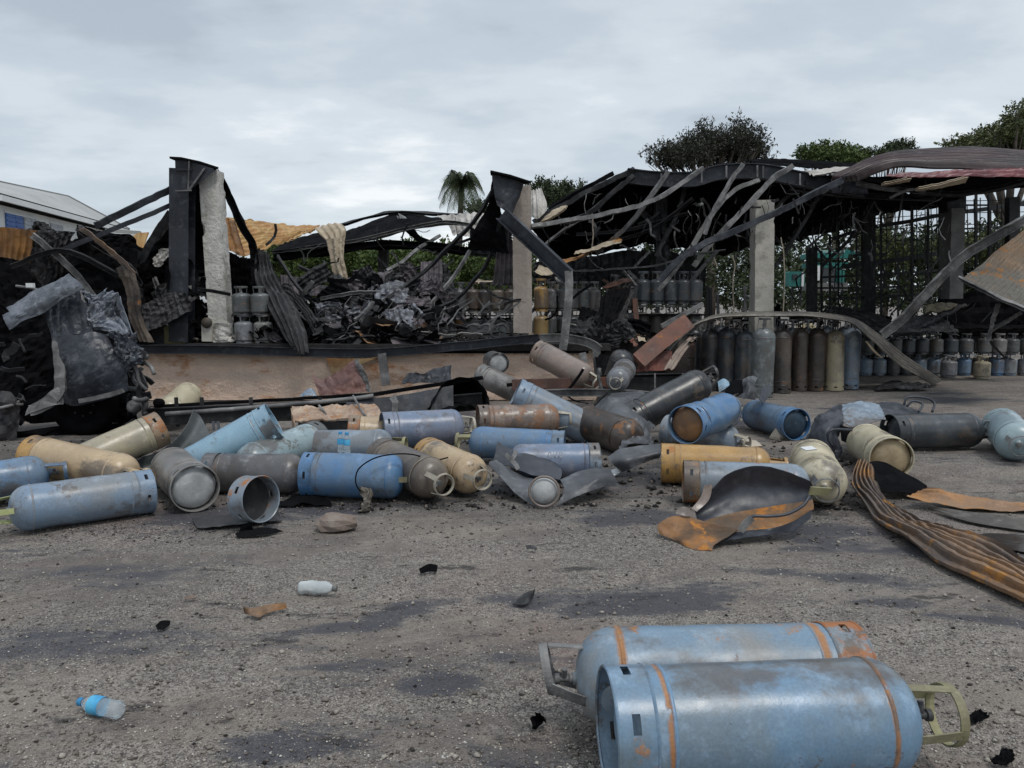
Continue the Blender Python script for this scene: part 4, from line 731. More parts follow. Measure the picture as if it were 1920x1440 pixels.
for k in range(30): randsheet(500, 830, 515, 615, 13.1, 15.2, [SHEETBLK, SHEETDK, SHEETDK, SHEETPURP, SHEETDK, SHEETSILV], 200 + k)
for k in range(18): randsheet(60, 330, 440, 600, 12.5, 14.2, [SHEETBLK, SHEETDK, SHEETBLK, SHEETDK], 260 + k)
for k in range(10): randsheet(1110, 1180, 600, 645, 13.0, 13.8, [SHEETBLK, SHEETDK], 300 + k)
for (pts, w_, h_, m_) in (([(60, 440, 11.9), (130, 500, 12), (180, 560, 12.1)], .05, .12, CHARGREY), ([(20, 500, 11.8), (120, 470, 11.9), (230, 520, 12)], .05, .1, CHAR), ([(262, 470, 12.8), (230, 540, 12.6), (190, 600, 12.4)], .05, .1, CHAR), ([(290, 520, 13), (305, 570, 12.9), (322, 600, 12.9)], .05, .1, CHARGREY),
                          ([(560, 500, 15.5), (640, 540, 14.6), (700, 600, 13.6)], .05, .09, CHAR), ([(600, 560, 13.6), (680, 548, 13.9), (760, 556, 14)], .05, .08, CHARGREY), ([(800, 540, 14.6), (850, 580, 14), (880, 616, 13.4)], .05, .08, CHAR), ([(520, 480, 15), (560, 540, 14.5), (620, 600, 13.6)], .05, .08, CHAR), ([(880, 470, 14.6), (850, 520, 14.3), (800, 580, 13.9)], .05, .08, CHARGREY),
                          ([(1080, 440, 15), (1180, 430, 15), (1290, 400, 15)], .05, .08, CHAR), ([(1120, 460, 15.2), (1220, 430, 15), (1300, 372, 14.8)], .05, .08, CHAR), ([(1290, 330, 15), (1270, 400, 15), (1230, 480, 15)], .05, .1, CHAR), ([(1500, 345, 15), (1450, 400, 15), (1420, 480, 15)], .05, .09, CHAR), ([(1540, 360, 15), (1500, 430, 15), (1440, 520, 15)], .05, .08, CHAR), ([(1640, 372, 15.5), (1600, 440, 15.8), (1540, 500, 16)], .05, .08, CHAR)):
    bar(pts, w_, h_, m_, n=18)
# charred debris on the dock floor
def dockdeb(rng): return (rng.uniform(-7, 1.0), rng.uniform(12.75, 16), DZ + 0.01 + 0.07 * rng.random())
scatter('charred_debris', 5000, chipmat('debris_chips', (0.012, 0.012, 0.012), (0.04, 0.036, 0.034), (0.22, 0.2, 0.18)), 0.01, 0.06, 9, region=dockdeb, label='black charred debris covering the dock floor')
# ---------------------------------------------------------------- background
house = thing('white_house', 'white two-storey house with pale hipped roof and blue shutters beyond the warehouse at far left', 'house', (-28, 45, 0))
def hp_(mb, name, mat, label=None, parent=None, **k):
    o = mb.build(name, mat, **k); child_world(o, house)
    if label: o['label'] = label
    return o
ROOFM = metal('grey_roof_sheet', (0.42, 0.42, 0.40), (0.36, 0.36, 0.34), rust=0.0, soot=0.0, rough=0.5, scale=0.5, bump=0.002, chalk=0.2)
E1 = P(-120, 344, 36.0); E1 = P(8, 366, 40.0); E2 = P(243, 432, 60.0)
zE = 6.7; E1.z = E2.z = zE
dE = (E2 - E1); E0 = E1 - dE * 0.02; perp = Vector((-dE.y, dE.x, 0)).normalized()
if perp.x > 0: perp = -perp
wallz = 6.3; off = perp * 0.7
def wq(t, z): p = E1 + dE * t + off; return Vector((p.x, p.y, z))
R1 = P(0, 343, 50); R2 = P(128, 367, 57); R1.z = R2.z = 8.7
mb = MB(); mb.add([wq(-0.0, 0), wq(1.0, 0), wq(1.0, wallz), wq(-0.0, wallz), wq(1, 0) + perp * 7, wq(1, wallz) + perp * 7, wq(0, 0) + perp * 7, wq(0, wallz) + perp * 7], [(0, 1, 2, 3), (1, 4, 5, 2), (6, 0, 3, 7), (4, 6, 7, 5)])
hp_(mb, 'wall', WHITEPAINT)
Ea = E1 + Vector((0, -0.8, 0)); far1 = E1 + perp * 8.4; far2 = E2 + perp * 8.4; far1.z = far2.z = zE
mb = MB(); rv = [E0, E2, R2, R1, far2, far1]; mb.add(rv + [q - Vector((0, 0, 0.08)) for q in rv], [(0, 1, 2, 3), (1, 4, 2), (4, 5, 3, 2), (5, 0, 3), (7, 6, 9, 8), (7, 8, 10), (10, 8, 9, 11), (11, 9, 6)])
hp_(mb, 'roof', ROOFM)
for a_, b_ in ((E0, E2), (E2, far2)): hp_(MB().sweep([a_ - Vector((0, 0, 0.22)), b_ - Vector((0, 0, 0.22))], rect(0.14, 0.28)), 'fascia', WHITEPAINT)
hp_(MB().sweep([E0 - Vector((0, 0, 0.16)) + perp * 0.35, E2 - Vector((0, 0, 0.16)) + perp * 0.35], rect(0.7, 0.03)), 'soffit', stone('cream_soffit', (0.5, 0.47, 0.36), (0.46, 0.43, 0.33), scale=1))
for a_, b_ in ((R1, R2), (R2, E2)): hp_(MB().tube([a_, b_], 0.09, 6), 'ridge_cap', stone('ridge_grey', (0.16, 0.16, 0.16), (0.2, 0.2, 0.2), scale=1))
BLUESH = metal('blue_shutter_paint', (0.07, 0.16, 0.42), (0.06, 0.13, 0.36), rust=0, soot=0, rough=0.6, chalk=0.1, scale=1)
GREYSH = metal('grey_shutter_paint', (0.42, 0.45, 0.48), (0.38, 0.41, 0.45), rust=0, soot=0, rough=0.6, chalk=0.1, scale=1)
tt = dE.normalized()
def xt(px):            # where along the wall the photo shows column px
    best = min((abs((lambda q: 960 + FOC * q.x / (q.y * CP - (q.z - EYE) * SP))(wq(t / 400, 5)) - px), t / 400) for t in range(-20, 401)); return best[1]
for (x0, x1, m_) in ((10, 43, BLUESH), (45, 68, GREYSH), (95, 118, GREYSH), (183, 202, BLUESH), (146, 160, GREYSH)):
    t0, t1 = xt(x0), xt(x1); z0, z1 = 4.3, 5.95
    if x0 == 183: z0, z1 = 3.6, 5.0
    a_, b_ = wq(t0, 0), wq(t1, 0); mid = (a_ + b_) / 2; wdt = (b_ - a_).length
    M = Matrix((tt.cross(Vector((0, 0, 1))), tt, Vector((0, 0, 1)))).transposed()
    for dz, nm_ in ((z0 - 0.06, 'window_sill'), (z1 + 0.06, 'window_lintel')): hp_(MB().box((mid.x, mid.y, dz), (0.14, wdt + 0.2, 0.1), M), nm_, WHITEPAINT)
    for s_ in (-1, 1):
        c_ = mid + tt * s_ * wdt / 4 - perp * 0.05
        sh = MB(); sh.box((c_.x, c_.y, (z0 + z1) / 2), (0.05, wdt / 2 - 0.03, z1 - z0), M)
        for q in range(7): sh.box((c_.x - perp.x * 0.04, c_.y - perp.y * 0.04, z0 + (q + 0.5) * (z1 - z0) / 7), (0.04, wdt / 2 - 0.15, 0.06), M)
        hp_(sh, 'shutter', m_)
# low white wall and red fence further on
gw = MB(); gw.sweep([P(190, 470, 44), P(262, 468, 44)], rect(0.3, 1.6)); tag(gw.build('garden_wall', WHITEPAINT), 'low white garden wall seen through the gap left of the black steel column', 'wall')
w2 = thing('far_building', 'low white far building with a dark red balcony beside the house', 'building', P(230, 470, 52))
for nm, q0, q1, h_, m_ in (('wall', (205, 452), (258, 452), 1.3, WHITEPAINT), ('roof', (200, 432), (262, 436), 0.18, ROOFM), ('balcony_rail', (232, 456), (250, 456), 0.35, SHEETMAROON), ('balcony_rail', (200, 450), (236, 452), 0.1, SHEETMAROON)):
    child_world(MB().sweep([P(*q0, 50 if nm != 'wall' else 52), P(*q1, 50 if nm != 'wall' else 52)], rect(0.4, h_)).build(nm, m_), w2)
tag(MB().sweep([P(346, 515, 30), P(402, 515, 30)], rect(0.4, 2.0)).build('garden_wall', WHITEPAINT), 'bright white wall patch seen between the steel column and leaning pillar', 'wall')

LEAF_D = leafmat('dark_leaves', (0.022, 0.035, 0.014), (0.035, 0.05, 0.02), (0.06, 0.075, 0.03))
LEAF_G = leafmat('green_leaves', (0.03, 0.06, 0.014), (0.065, 0.095, 0.02), (0.10, 0.13, 0.035))
LEAF_OL = leafmat('olive_leaves', (0.05, 0.065, 0.02), (0.075, 0.09, 0.03), (0.11, 0.12, 0.05))
LEAF_BR = leafmat('dusky_leaves', (0.018, 0.022, 0.014), (0.028, 0.03, 0.018), (0.045, 0.042, 0.028))
BARK = stone('bark', (0.12, 0.1, 0.085), (0.07, 0.06, 0.05), scale=4, bump=0.03)
def leaves(clumps, n, size, seed, flat=1.0, elong=2.0, sprays=6, upbias=0.0):
    """clumps: (centre, rx, ry, rz); many leaf faces gathered in twigs through each volume"""
    rng = np.random.default_rng(seed); vol = np.array([c[1] * c[3] for c in clumps]); vol = vol / vol.sum(); V_, F_ = [], []
    cnt = 0; vs = []; 
    for (c, rx, ry, rz), fr in zip(clumps, vol):
        k = int(n * fr); tw = max(4, k // 14)
        d = rng.normal(size=(tw, 3)); d /= np.linalg.norm(d, axis=1)[:, None]; rr = rng.uniform(0.25, 1.0, tw) ** 0.6
        tc_ = np.array(c) + d * rr[:, None] * np.array([rx, ry, rz]); 
        dirs = d * np.array([1, 1, 0.6]) + rng.normal(size=(tw, 3)) * 0.5 + np.array([0, 0, upbias]); dirs /= np.linalg.norm(dirs, axis=1)[:, None]
        idx = rng.integers(0, tw, k); t = rng.random(k)
        p = tc_[idx] + dirs[idx] * (t * size * sprays)[:, None] + rng.normal(size=(k, 3)) * size * 0.7 * np.array([1, 1, flat])
        a = rng.normal(size=(k, 3)) + dirs[idx] * 1.2; a /= np.linalg.norm(a, axis=1)[:, None]
        b = np.cross(a, rng.normal(size=(k, 3))); b /= np.linalg.norm(b, axis=1)[:, None]
        s_ = (size * rng.uniform(0.5, 1.3, k))[:, None]
        q = np.stack([p - a * s_ * elong / 2, p + b * s_ * 0.5, p + a * s_ * elong / 2, p - b * s_ * 0.5], 1); vs.append(q.reshape(-1, 3))
    co = np.concatenate(vs); nq = len(co) // 4
    m = bpy.data.meshes.new('crown'); m.vertices.add(len(co)); m.vertices.foreach_set('co', co.ravel().astype('f'))
    m.loops.add(len(co)); m.loops.foreach_set('vertex_index', np.arange(len(co), dtype='i')); m.polygons.add(nq)
    m.polygons.foreach_set('loop_start', np.arange(0, nq * 4, 4, dtype='i')); m.polygons.foreach_set('loop_total', np.full(nq, 4, dtype='i')); m.update(calc_edges=True)
    return m
def tree(name, label, px, Y, clumps, n, size, mat, seed, trunk_r=0.25, depth=2.5, flat=1.0, group='trees beyond the warehouse', elong=2.0, upbias=0.0, fork=None, sprays=6):
    base = P(px, 560, Y); base.z = 0
    t = thing(name, label, 'tree', base, group)
    cl = []; rng = random.Random(seed)
    for (cx, cy, rx, ry) in clumps:
        k = Y / FOC; cc = P(cx, cy, Y + rng.uniform(-depth, depth) * 0.5); cl.append((tuple(cc), rx * k, max(rx * k, ry * k) * 0.9, ry * k))
    mb = MB(); zmid = min(c[0][2] for c in cl) * (0.55 if fork is None else fork)
    fk = Vector((base.x, base.y, zmid)); mb.tube([base, base + (fk - base) * 0.5 + Vector((0.1, 0, 0)), fk], [trunk_r, trunk_r * 0.8, trunk_r * 0.65], 8)
    for c in cl:
        e = Vector(c[0]); mid = fk.lerp(e, 0.5) + Vector((rng.uniform(-.3, .3), rng.uniform(-.3, .3), 0.2))
        mb.tube([fk, mid, e, e + Vector((rng.uniform(-1, 1) * c[1] * .6, 0, c[3] * .5))], [trunk_r * .5, trunk_r * .32, trunk_r * .18, 0.02], 6)
        for _ in range(4):
            q = e + Vector((rng.uniform(-1, 1) * c[1], rng.uniform(-1, 1) * c[2], rng.uniform(-.7, .8) * c[3])); mb.tube([mid, mid.lerp(q, .6), q], [trunk_r * .16, trunk_r * .1, 0.012], 4)
    child_world(mb.build('trunk', BARK, smooth=True), t)
    m = leaves(cl, n, size, seed, flat, elong, sprays, upbias=upbias); m.materials.append(mat)
    o = link(bpy.data.objects.new('crown', m)); child_world(o, t); return t
tree('bushy_tree', 'large dusky bushy tree with upright leafy sprays behind the big black roof', 1330, 40, [(1230, 306, 14, 7), (1252, 298, 12, 8), (1270, 300, 14, 12), (1290, 290, 10, 16), (1308, 284, 8, 16), (1322, 268, 6, 20), (1332, 282, 9, 16), (1350, 284, 8, 14), (1362, 276, 6, 18), (1384, 262, 6, 24), (1392, 280, 9, 16), (1405, 272, 6, 16), (1420, 276, 6, 14), (1436, 294, 7, 9), (1260, 316, 26, 8), (1300, 306, 30, 14), (1350, 304, 34, 18), (1400, 304, 26, 14)], 24000, 0.06, LEAF_BR, 11, 0.3, upbias=1.8, elong=2.8, sprays=15)
tree('small_tree', 'small round-headed tree just right of the middle concrete pillar', 1040, 45, [(1012, 352, 16, 9), (1045, 353, 22, 8), (1080, 356, 18, 7), (1035, 372, 26, 12), (1065, 374, 20, 10), (1010, 372, 14, 14)], 9000, 0.08, LEAF_D, 12, 0.2)
tree('flat_topped_tree', 'bright green flat-topped tree above the right roof, next to the bushy tree', 1560, 48, [(1520, 289, 22, 8), (1550, 284, 26, 8), (1580, 287, 24, 8), (1606, 292, 16, 8), (1560, 298, 50, 9)], 15000, 0.085, LEAF_G, 13, 0.25, flat=0.5)
tree('small_umbrella_tree', 'small dark umbrella-shaped tree peeking over the right roof sheet', 1660, 52, [(1640, 294, 20, 7), (1688, 276, 18, 7), (1670, 284, 14, 6), (1704, 283, 10, 5), (1680, 292, 26, 6)], 6500, 0.085, LEAF_D, 14, 0.2, flat=0.5)
tree('spreading_tree', 'tall spreading layered tree at the upper right edge', 1880, 42, [(1912, 205, 14, 6), (1906, 222, 24, 8), (1890, 245, 34, 10), (1865, 252, 30, 9), (1835, 262, 26, 8), (1800, 272, 30, 7), (1860, 268, 50, 9), (1910, 262, 40, 12), (1880, 282, 60, 8), (1950, 240, 50, 30), (1790, 270, 14, 5)], 24000, 0.08, LEAF_OL, 15, 0.35, flat=0.45)
tree('far_left_palm_bush', 'low dark green tree touching the palm behind the pale curled sheet', 905, 46, [(892, 392, 14, 9), (905, 398, 16, 8)], 2500, 0.08, LEAF_D, 16, 0.15)
# coconut palm
pb = P(868, 560, 42); pb.z = 0
palm = thing('coconut_palm', 'coconut palm with drooping fronds rising over the middle roof', 'palm tree', pb, None)
top = P(866, 352, 42)
child_world(MB().tube([pb, pb.lerp(top, .4) + Vector((-.2, 0, 0)), pb.lerp(top, .8) + Vector((-.1, 0, 0)), top], [.22, .17, .15, .13], 10).build('trunk', BARK, smooth=True), palm)
rp = random.Random(21)
ends = [(824, 388), (822, 370), (828, 352), (836, 340), (848, 318), (862, 322), (872, 326), (884, 336), (896, 340), (904, 352), (898, 372), (890, 388), (850, 392), (872, 394), (838, 396), (882, 350), (846, 360), (860, 380), (830, 380), (842, 334), (856, 330), (878, 330), (908, 362), (902, 384), (884, 378), (856, 372)]
for i, (ex, ey) in enumerate(ends):
    e = P(ex, ey, 42 + rp.uniform(-1.3, 1.3)); upk = 0.55 if ey > 330 else 0.1
    rach = catmull([top, top.lerp(e, .35) + Vector((0, 0, upk)), top.lerp(e, .72) + Vector((0, 0, upk * .9)), e], 26)
    mb = MB(); mb.tube(rach, [0.03 * (1 - j / 27) + 0.006 for j in range(26)], 4)
    for j in range(3, 26):
        t_ = (rach[min(j + 1, 25)] - rach[j - 1]).normalized(); side = t_.cross(Vector((0, 0, 1)))
        side = side.normalized() if side.length > .1 else Vector((1, 0, 0)); L_ = 0.8 * math.sin(math.pi * (j / 27) ** .8) + .12
        for s_ in (-1, 1):
            d_ = (side * s_ * .75 + t_ * .5 + Vector((0, 0, -.55 - rp.random() * .4))).normalized(); p0 = rach[j]; p1 = p0 + d_ * L_; wv_ = t_ * 0.026
            mb.add([p0 - wv_, p0 + wv_, p1], [(0, 1, 2)])
    child_world(mb.build('frond', LEAF_D), palm)
# far greenery seen through the open bays
def mass(name, label, clumps, Y, n, size, mat, seed, depth=4):
    rng = random.Random(seed); k = Y / FOC
    cl = [(tuple(P(cx, cy, Y + rng.uniform(-depth, depth))), rx * k, rx * k * .6, ry * k) for cx, cy, rx, ry in clumps]
    m = leaves(cl, n, size, seed); m.materials.append(mat); return tag(link(bpy.data.objects.new(name, m)), label, 'bushes', kind='stuff')
mass('green_bushes', 'green bushes seen through the middle bay under the sagging roof', [(520 + i * 26, 490 + (i * 37 % 23) - 8, 28, 26) for i in range(18)] + [(540 + i * 40, 530, 34, 28) for i in range(12)] + [(700, 480, 40, 14), (760, 484, 30, 14), (540, 480, 30, 20)], 38, 52000, 0.10, LEAF_G, 31)
mass('dark_bushes', 'dark bushes filling the background of the middle bay', [(500 + i * 30, 520 + (i * 31 % 17), 34, 34) for i in range(24)], 44, 26000, 0.14, LEAF_D, 32)
mass('dark_thicket', 'dark thicket of trees behind the frames at the right', [(1220 + i * 34, 480 + (i * 53 % 40) - 16, 34, 34) for i in range(22)] + [(1240 + i * 40, 545, 36, 34) for i in range(18)] + [(1620 + i * 30, 432 + (i * 29 % 22), 22, 14) for i in range(11)], 40, 60000, 0.10, LEAF_D, 33)
mass('olive_thicket', 'olive bushes behind the frames beside the smoky pillar', [(1640 + i * 30, 455 + (i * 23 % 25), 24, 20) for i in range(10)], 36, 16000, 0.085, LEAF_OL, 34)
# rubble heaps beyond
for nm, lb, c0, Y, rx, ry, h_, pal, cnt, sd_ in (('rubble_heap', 'heap of pale pinkish rubble behind the grey concrete pillar', (1375, 585), 25, 1.5, .8, 1.0, ((.3, .22, .18), (.5, .42, .36), (.7, .66, .6)), 2600, 41),
        ('rubble_heap', 'yellowish heap of sand and rubble under the green machine', (1512, 592), 26, 1.1, .7, .75, ((.3, .25, .15), (.5, .42, .25), (.65, .6, .5)), 1600, 42),
        ('rubble_heap', 'low pale rubble bank seen through the right-hand frames', (1680, 590), 27, 3.0, .9, .8, ((.25, .22, .18), (.42, .4, .34), (.65, .63, .6)), 3200, 43)):
    cpt = P(c0[0], c0[1], Y); cpt.z = 0
    def reg(rng, cpt=cpt, rx=rx, ry=ry, h_=h_):
        a = rng.uniform(0, 6.28); r_ = rng.random() ** .5; return (cpt.x + rx * r_ * math.cos(a), cpt.y + ry * r_ * math.sin(a), max(0.02, h_ * (1 - r_ ** 1.6) * rng.uniform(.9, 1.0) + h_ * .15 * noise.noise(Vector((r_ * 5, a * 2, sd_)))))
    scatter(nm, cnt, chipmat(nm + str(sd_), *pal), 0.03, 0.14, sd_, region=reg, label=lb)
# teal machine and portable cabin
TEAL = metal('teal_paint', (0.02, 0.18, 0.155), (0.015, 0.12, 0.105), rust=0, soot=0.02, rough=0.45, chalk=0.15, scale=1)
GLASSD = metal('dark_glass', (0.03, 0.035, 0.04), rust=0, soot=0, rough=0.12, chalk=0.0)
def boxat(x0, y0, x1, y1, Y, d):
    a_ = P(x0, y1, Y); b_ = P(x1, y0, Y); c_ = (a_ + b_) / 2; return c_ + Vector((0, d / 2, 0)), ((b_ - a_).x, d, (b_ - a_).z)
cab_ = thing('toilet_cabin', 'small teal portable cabin beyond the grey concrete pillar', 'cabin', P(1495, 560, 27))
def th(th_, nm, mat, x0, y0, x1, y1, Y, d, label=None, bev=None):
    c_, s_ = boxat(x0, y0, x1, y1, Y, d); mb = MB(); hx, hy, hz_ = s_[0] / 2, s_[1] / 2, s_[2] / 2; b_ = min(hx, hz_) * (bev or .12)
    prof = [(-hx + b_, -hz_), (hx - b_, -hz_), (hx, -hz_ + b_), (hx, hz_ - b_), (hx - b_, hz_), (-hx + b_, hz_), (-hx, hz_ - b_), (-hx, -hz_ + b_)]
    k = 8; vs = [c_ + Vector((x, -hy, z)) for x, z in prof] + [c_ + Vector((x, hy, z)) for x, z in prof]
    mb.add(vs, [tuple(range(k)), tuple(range(k, 2 * k))[::-1]] + [(i, i + k, (i + 1) % k + k, (i + 1) % k) for i in range(k)])
    o = mb.build(nm, mat); child_world(o, th_); return o
th(cab_, 'cabin_body', TEAL, 1479, 509, 1510, 537, 27, .5); th(cab_, 'cabin_window', GLASSD, 1486, 514, 1496, 524, 26.96, .03); th(cab_, 'corner_post', WHITEPAINT, 1503, 510, 1508, 537, 26.95, .04); th(cab_, 'support_leg', CHAR, 1484, 537, 1488, 575, 27.1, .1); th(cab_, 'support_leg', CHAR, 1500, 537, 1504, 575, 27.1, .1)
mach = thing('teal_machine', 'teal and grey works machine with a slanting boom behind the burnt frames', 'machine', P(1555, 560, 28))
th(mach, 'cab_roof', TEAL, 1524, 474, 1592, 484, 28, 1.2); th(mach, 'cab_frame', TEAL, 1526, 492, 1590, 502, 28, 1.2); th(mach, 'cab_window', GLASSD, 1540, 502, 1568, 528, 28.02, .8); th(mach, 'side_panel', TEAL, 1570, 506, 1584, 530, 27.9, .8); th(mach, 'side_panel', WHITEPAINT, 1528, 498, 1538, 526, 27.9, .8); th(mach, 'chassis', CHARGREY, 1526, 530, 1590, 545, 28, 1.4); th(mach, 'grey_roof', metal('pale_teal', (.25, .42, .4), rust=0, soot=0, rough=.5), 1530, 469, 1585, 475, 28, .9)
child_world(MB().sweep([P(1585, 470, 27.6), P(1620, 482, 27.4)], rect(.1, .12)).build('boom', TEAL), mach)

# ---------------------------------------------------------------- gas cylinders
def dent(mb, seed, amp):
    off = Vector((seed * 13.7, 4.2, seed)); mb.v = [tuple(Vector(v_) + Vector((v_[0], v_[1], 0)).normalized() * (min(0, noise.noise(Vector(v_) * 3.2 + off) + 0.15) * amp + noise.noise(Vector(v_) * 7 + off) * amp * .12) if (abs(v_[0]) + abs(v_[1])) > .05 else v_) for v_ in mb.v]; return mb
def body_mesh(R_, L_, z0, dome, seed, amp, seam=True):
    pr = [(0.001, z0 + 0.004)]
    for k in range(1, 8): a = k / 8 * math.pi / 2; pr.append((R_ * .985 * math.sin(a), z0 + dome * .55 * (1 - math.cos(a))))
    pr.append((R_, z0 + dome * .62)); N_ = 22; za = z0 + dome * .66; zb = L_ - dome
    for k in range(N_ + 1): pr.append((R_, za + (zb - za) * k / N_))
    for k in range(1, 11): a = k / 10 * math.pi / 2; pr.append((max(.022, R_ * math.cos(a) ** .8), zb + dome * math.sin(a)))
    pr += [(.024, L_ + .012), (.001, L_ + .013)]
    if seam:                     # weld bands stand a little proud
        q = []
        for r_, z in pr:
            q.append((r_, z))
        for zs in (za + .005, zb - .01):
            q += []
        pr = q
    mb = MB().lathe(pr, 40); dent(mb, seed, amp); me = mb.mesh('body', smooth=True); me.materials.append(CHAR); return me
def seam_mesh(R_, z):
    mb = MB()
    mb.lathe([(R_ - .002, z - .009), (R_ + .0035, z - .005), (R_ + .0035, z + .005), (R_ - .002, z + .009)], 40)
    me = mb.mesh('weld_seam', smooth=True); me.materials.append(CHAR); return me
def ring_mesh(R_, h_, t_, slots, sh=(.4, .62), n=60, dentamp=0, seed=0):
    zs = [0, h_ * sh[0], h_ * sh[1], h_]; vs = []; fs = []
    for r_ in (R_, R_ - t_):
        for z in zs:
            for k in range(n): a = 2 * math.pi * k / n; vs.append((r_ * math.cos(a), r_ * math.sin(a), z))
    per = n // slots if slots else 0
    def hole(k): return slots and (k % per) in (0, 1, 2)
    O = lambda s_, z, k: s_ * 4 * n + z * n + k % n
    for z in range(3):
        for k in range(n):
            if z == 1 and hole(k): continue
            fs += [(O(0, z, k), O(0, z, k + 1), O(0, z + 1, k + 1), O(0, z + 1, k)), (O(1, z, k), O(1, z + 1, k), O(1, z + 1, k + 1), O(1, z, k + 1))]
    for k in range(n):
        fs += [(O(0, 0, k), O(1, 0, k), O(1, 0, k + 1), O(0, 0, k + 1)), (O(0, 3, k), O(0, 3, k + 1), O(1, 3, k + 1), O(1, 3, k))]
        if slots and hole(k):
            fs += [(O(0, 1, k), O(0, 1, k + 1), O(1, 1, k + 1), O(1, 1, k)), (O(0, 2, k), O(1, 2, k), O(1, 2, k + 1), O(0, 2, k + 1))]
    mb = MB().add(vs, fs)
    mb.lathe([(R_, h_), (R_ + .004, h_ + .006), (R_, h_ + .012), (R_ - .006, h_ + .006), (R_, h_)], n)       # stepped joint under the shell
    mb.tube([(Vector(((R_ - t_ / 2) * math.cos(a), (R_ - t_ / 2) * math.sin(a), 0.004))) for a in [2 * math.pi * k / n for k in range(n)]], .006, 6, close=True)
    if dentamp: dent(mb, seed, dentamp)
    me = mb.mesh('foot_ring', angle=40); me.materials.append(CHAR); return me
def guard_mesh(zb, zt, rb, rt, straps=3, sw=.045, bend=0):
    mb = MB(); off = Vector((bend * .03, bend * .02, -abs(bend) * .015))
    ring = [Vector((rt * math.cos(a), rt * math.sin(a), zt)) + off + Vector((0, 0, bend * .02 * math.cos(a))) for a in [2 * math.pi * k / 32 for k in range(32)]]
    prof = []
    vs = []; 
    for i, p in enumerate(ring):
        a = 2 * math.pi * i / 32; rad = Vector((math.cos(a), math.sin(a), 0))
        for dr, dz in ((-.003, -.016), (.003, -.016), (.005, .0), (.003, .016), (-.003, .016), (-.005, 0)): vs.append(p + rad * dr + Vector((0, 0, dz)))
    mb.add(vs, [(i * 6 + k, ((i + 1) % 32) * 6 + k, ((i + 1) % 32) * 6 + (k + 1) % 6, i * 6 + (k + 1) % 6) for i in range(32) for k in range(6)])
    for s_ in range(straps):
        a = 2 * math.pi * s_ / straps + .4; c, s = math.cos(a), math.sin(a)
        pts = [Vector((rb * c, rb * s, zb)), Vector(((rb * .6 + rt * .4) * c, (rb * .6 + rt * .4) * s, zb + (zt - zb) * .45)) + off * .4, Vector((rt * c, rt * s, zt)) + off]
        mb.sweep(bent(pts, 7), rect(sw, .005), up=(c, s, 0.01))
    me = mb.mesh('guard'); me.materials.append(CHAR); return me
def valve_mesh(z):
    mb = MB().lathe([(.017, z), (.019, z + .02), (.012, z + .025), (.012, z + .055), (.02, z + .058), (.02, z + .075), (.001, z + .077)], 12); mb.tube([Vector((.01, 0, z + .04)), Vector((.045, 0, z + .04))], .011, 8); mb.tube([Vector((0, -.018, z + .068)), Vector((0, .018, z + .068))], .007, 6)
    me = mb.mesh('valve', smooth=True, angle=40); me.materials.append(CHAR); return me
TR, TL, TF = .185, 1.08, .125
BODY = [body_mesh(TR, TL, .035, .15, k, a) for k, a in ((1, .014), (2, .034), (3, .06), (4, .006))]
SEAM = [seam_mesh(TR, z_) for z_ in (.19, .925)]; FOOT = [ring_mesh(TR + .003, TF, .005, 6), ring_mesh(TR + .003, TF, .005, 6, dentamp=.03, seed=4)]
GUARD = [guard_mesh(1.035, 1.215, .115, .092), guard_mesh(1.035, 1.2, .115, .088, bend=1), guard_mesh(1.035, 1.22, .11, .095, 4, .03)]
VALVE = valve_mesh(1.085)
BASE = MB().lathe([(.001, .012), (.05, .014), (.1, .022), (.14, .036), (.168, .06), (.175, .08)], 36).mesh('dished_base', CHAR, smooth=True)
SR, SL = .15, .35
SBODY = [body_mesh(SR, SL, .02, .055, 11, .004), body_mesh(SR, SL, .02, .055, 12, .012)]; SFOOT = ring_mesh(SR * .86, .045, .004, 4, (.3, .6), n=40); SGUARD = guard_mesh(.33, .44, .085, .1, 3, .028); SVALVE = valve_mesh(.352)
def pm(nm, b, b2=None, sm=.14, dk=None, sw_=.008, **k):
    dk = dk or (.62 if b[2] >= b[0] else .84); lu = sum(b) / 3; b = tuple(max(.004, (lu + (x - lu) * 1.15) * dk) for x in b); b2 = tuple(x * dk for x in b2) if b2 else None
    return metal(nm, b, b2, seams=((.175, sw_, sm), (.925, sw_, sm)), bump=.0035, **{**dict(rough=.34, scale=3.2, burn=1.7, spec=.55), **k})
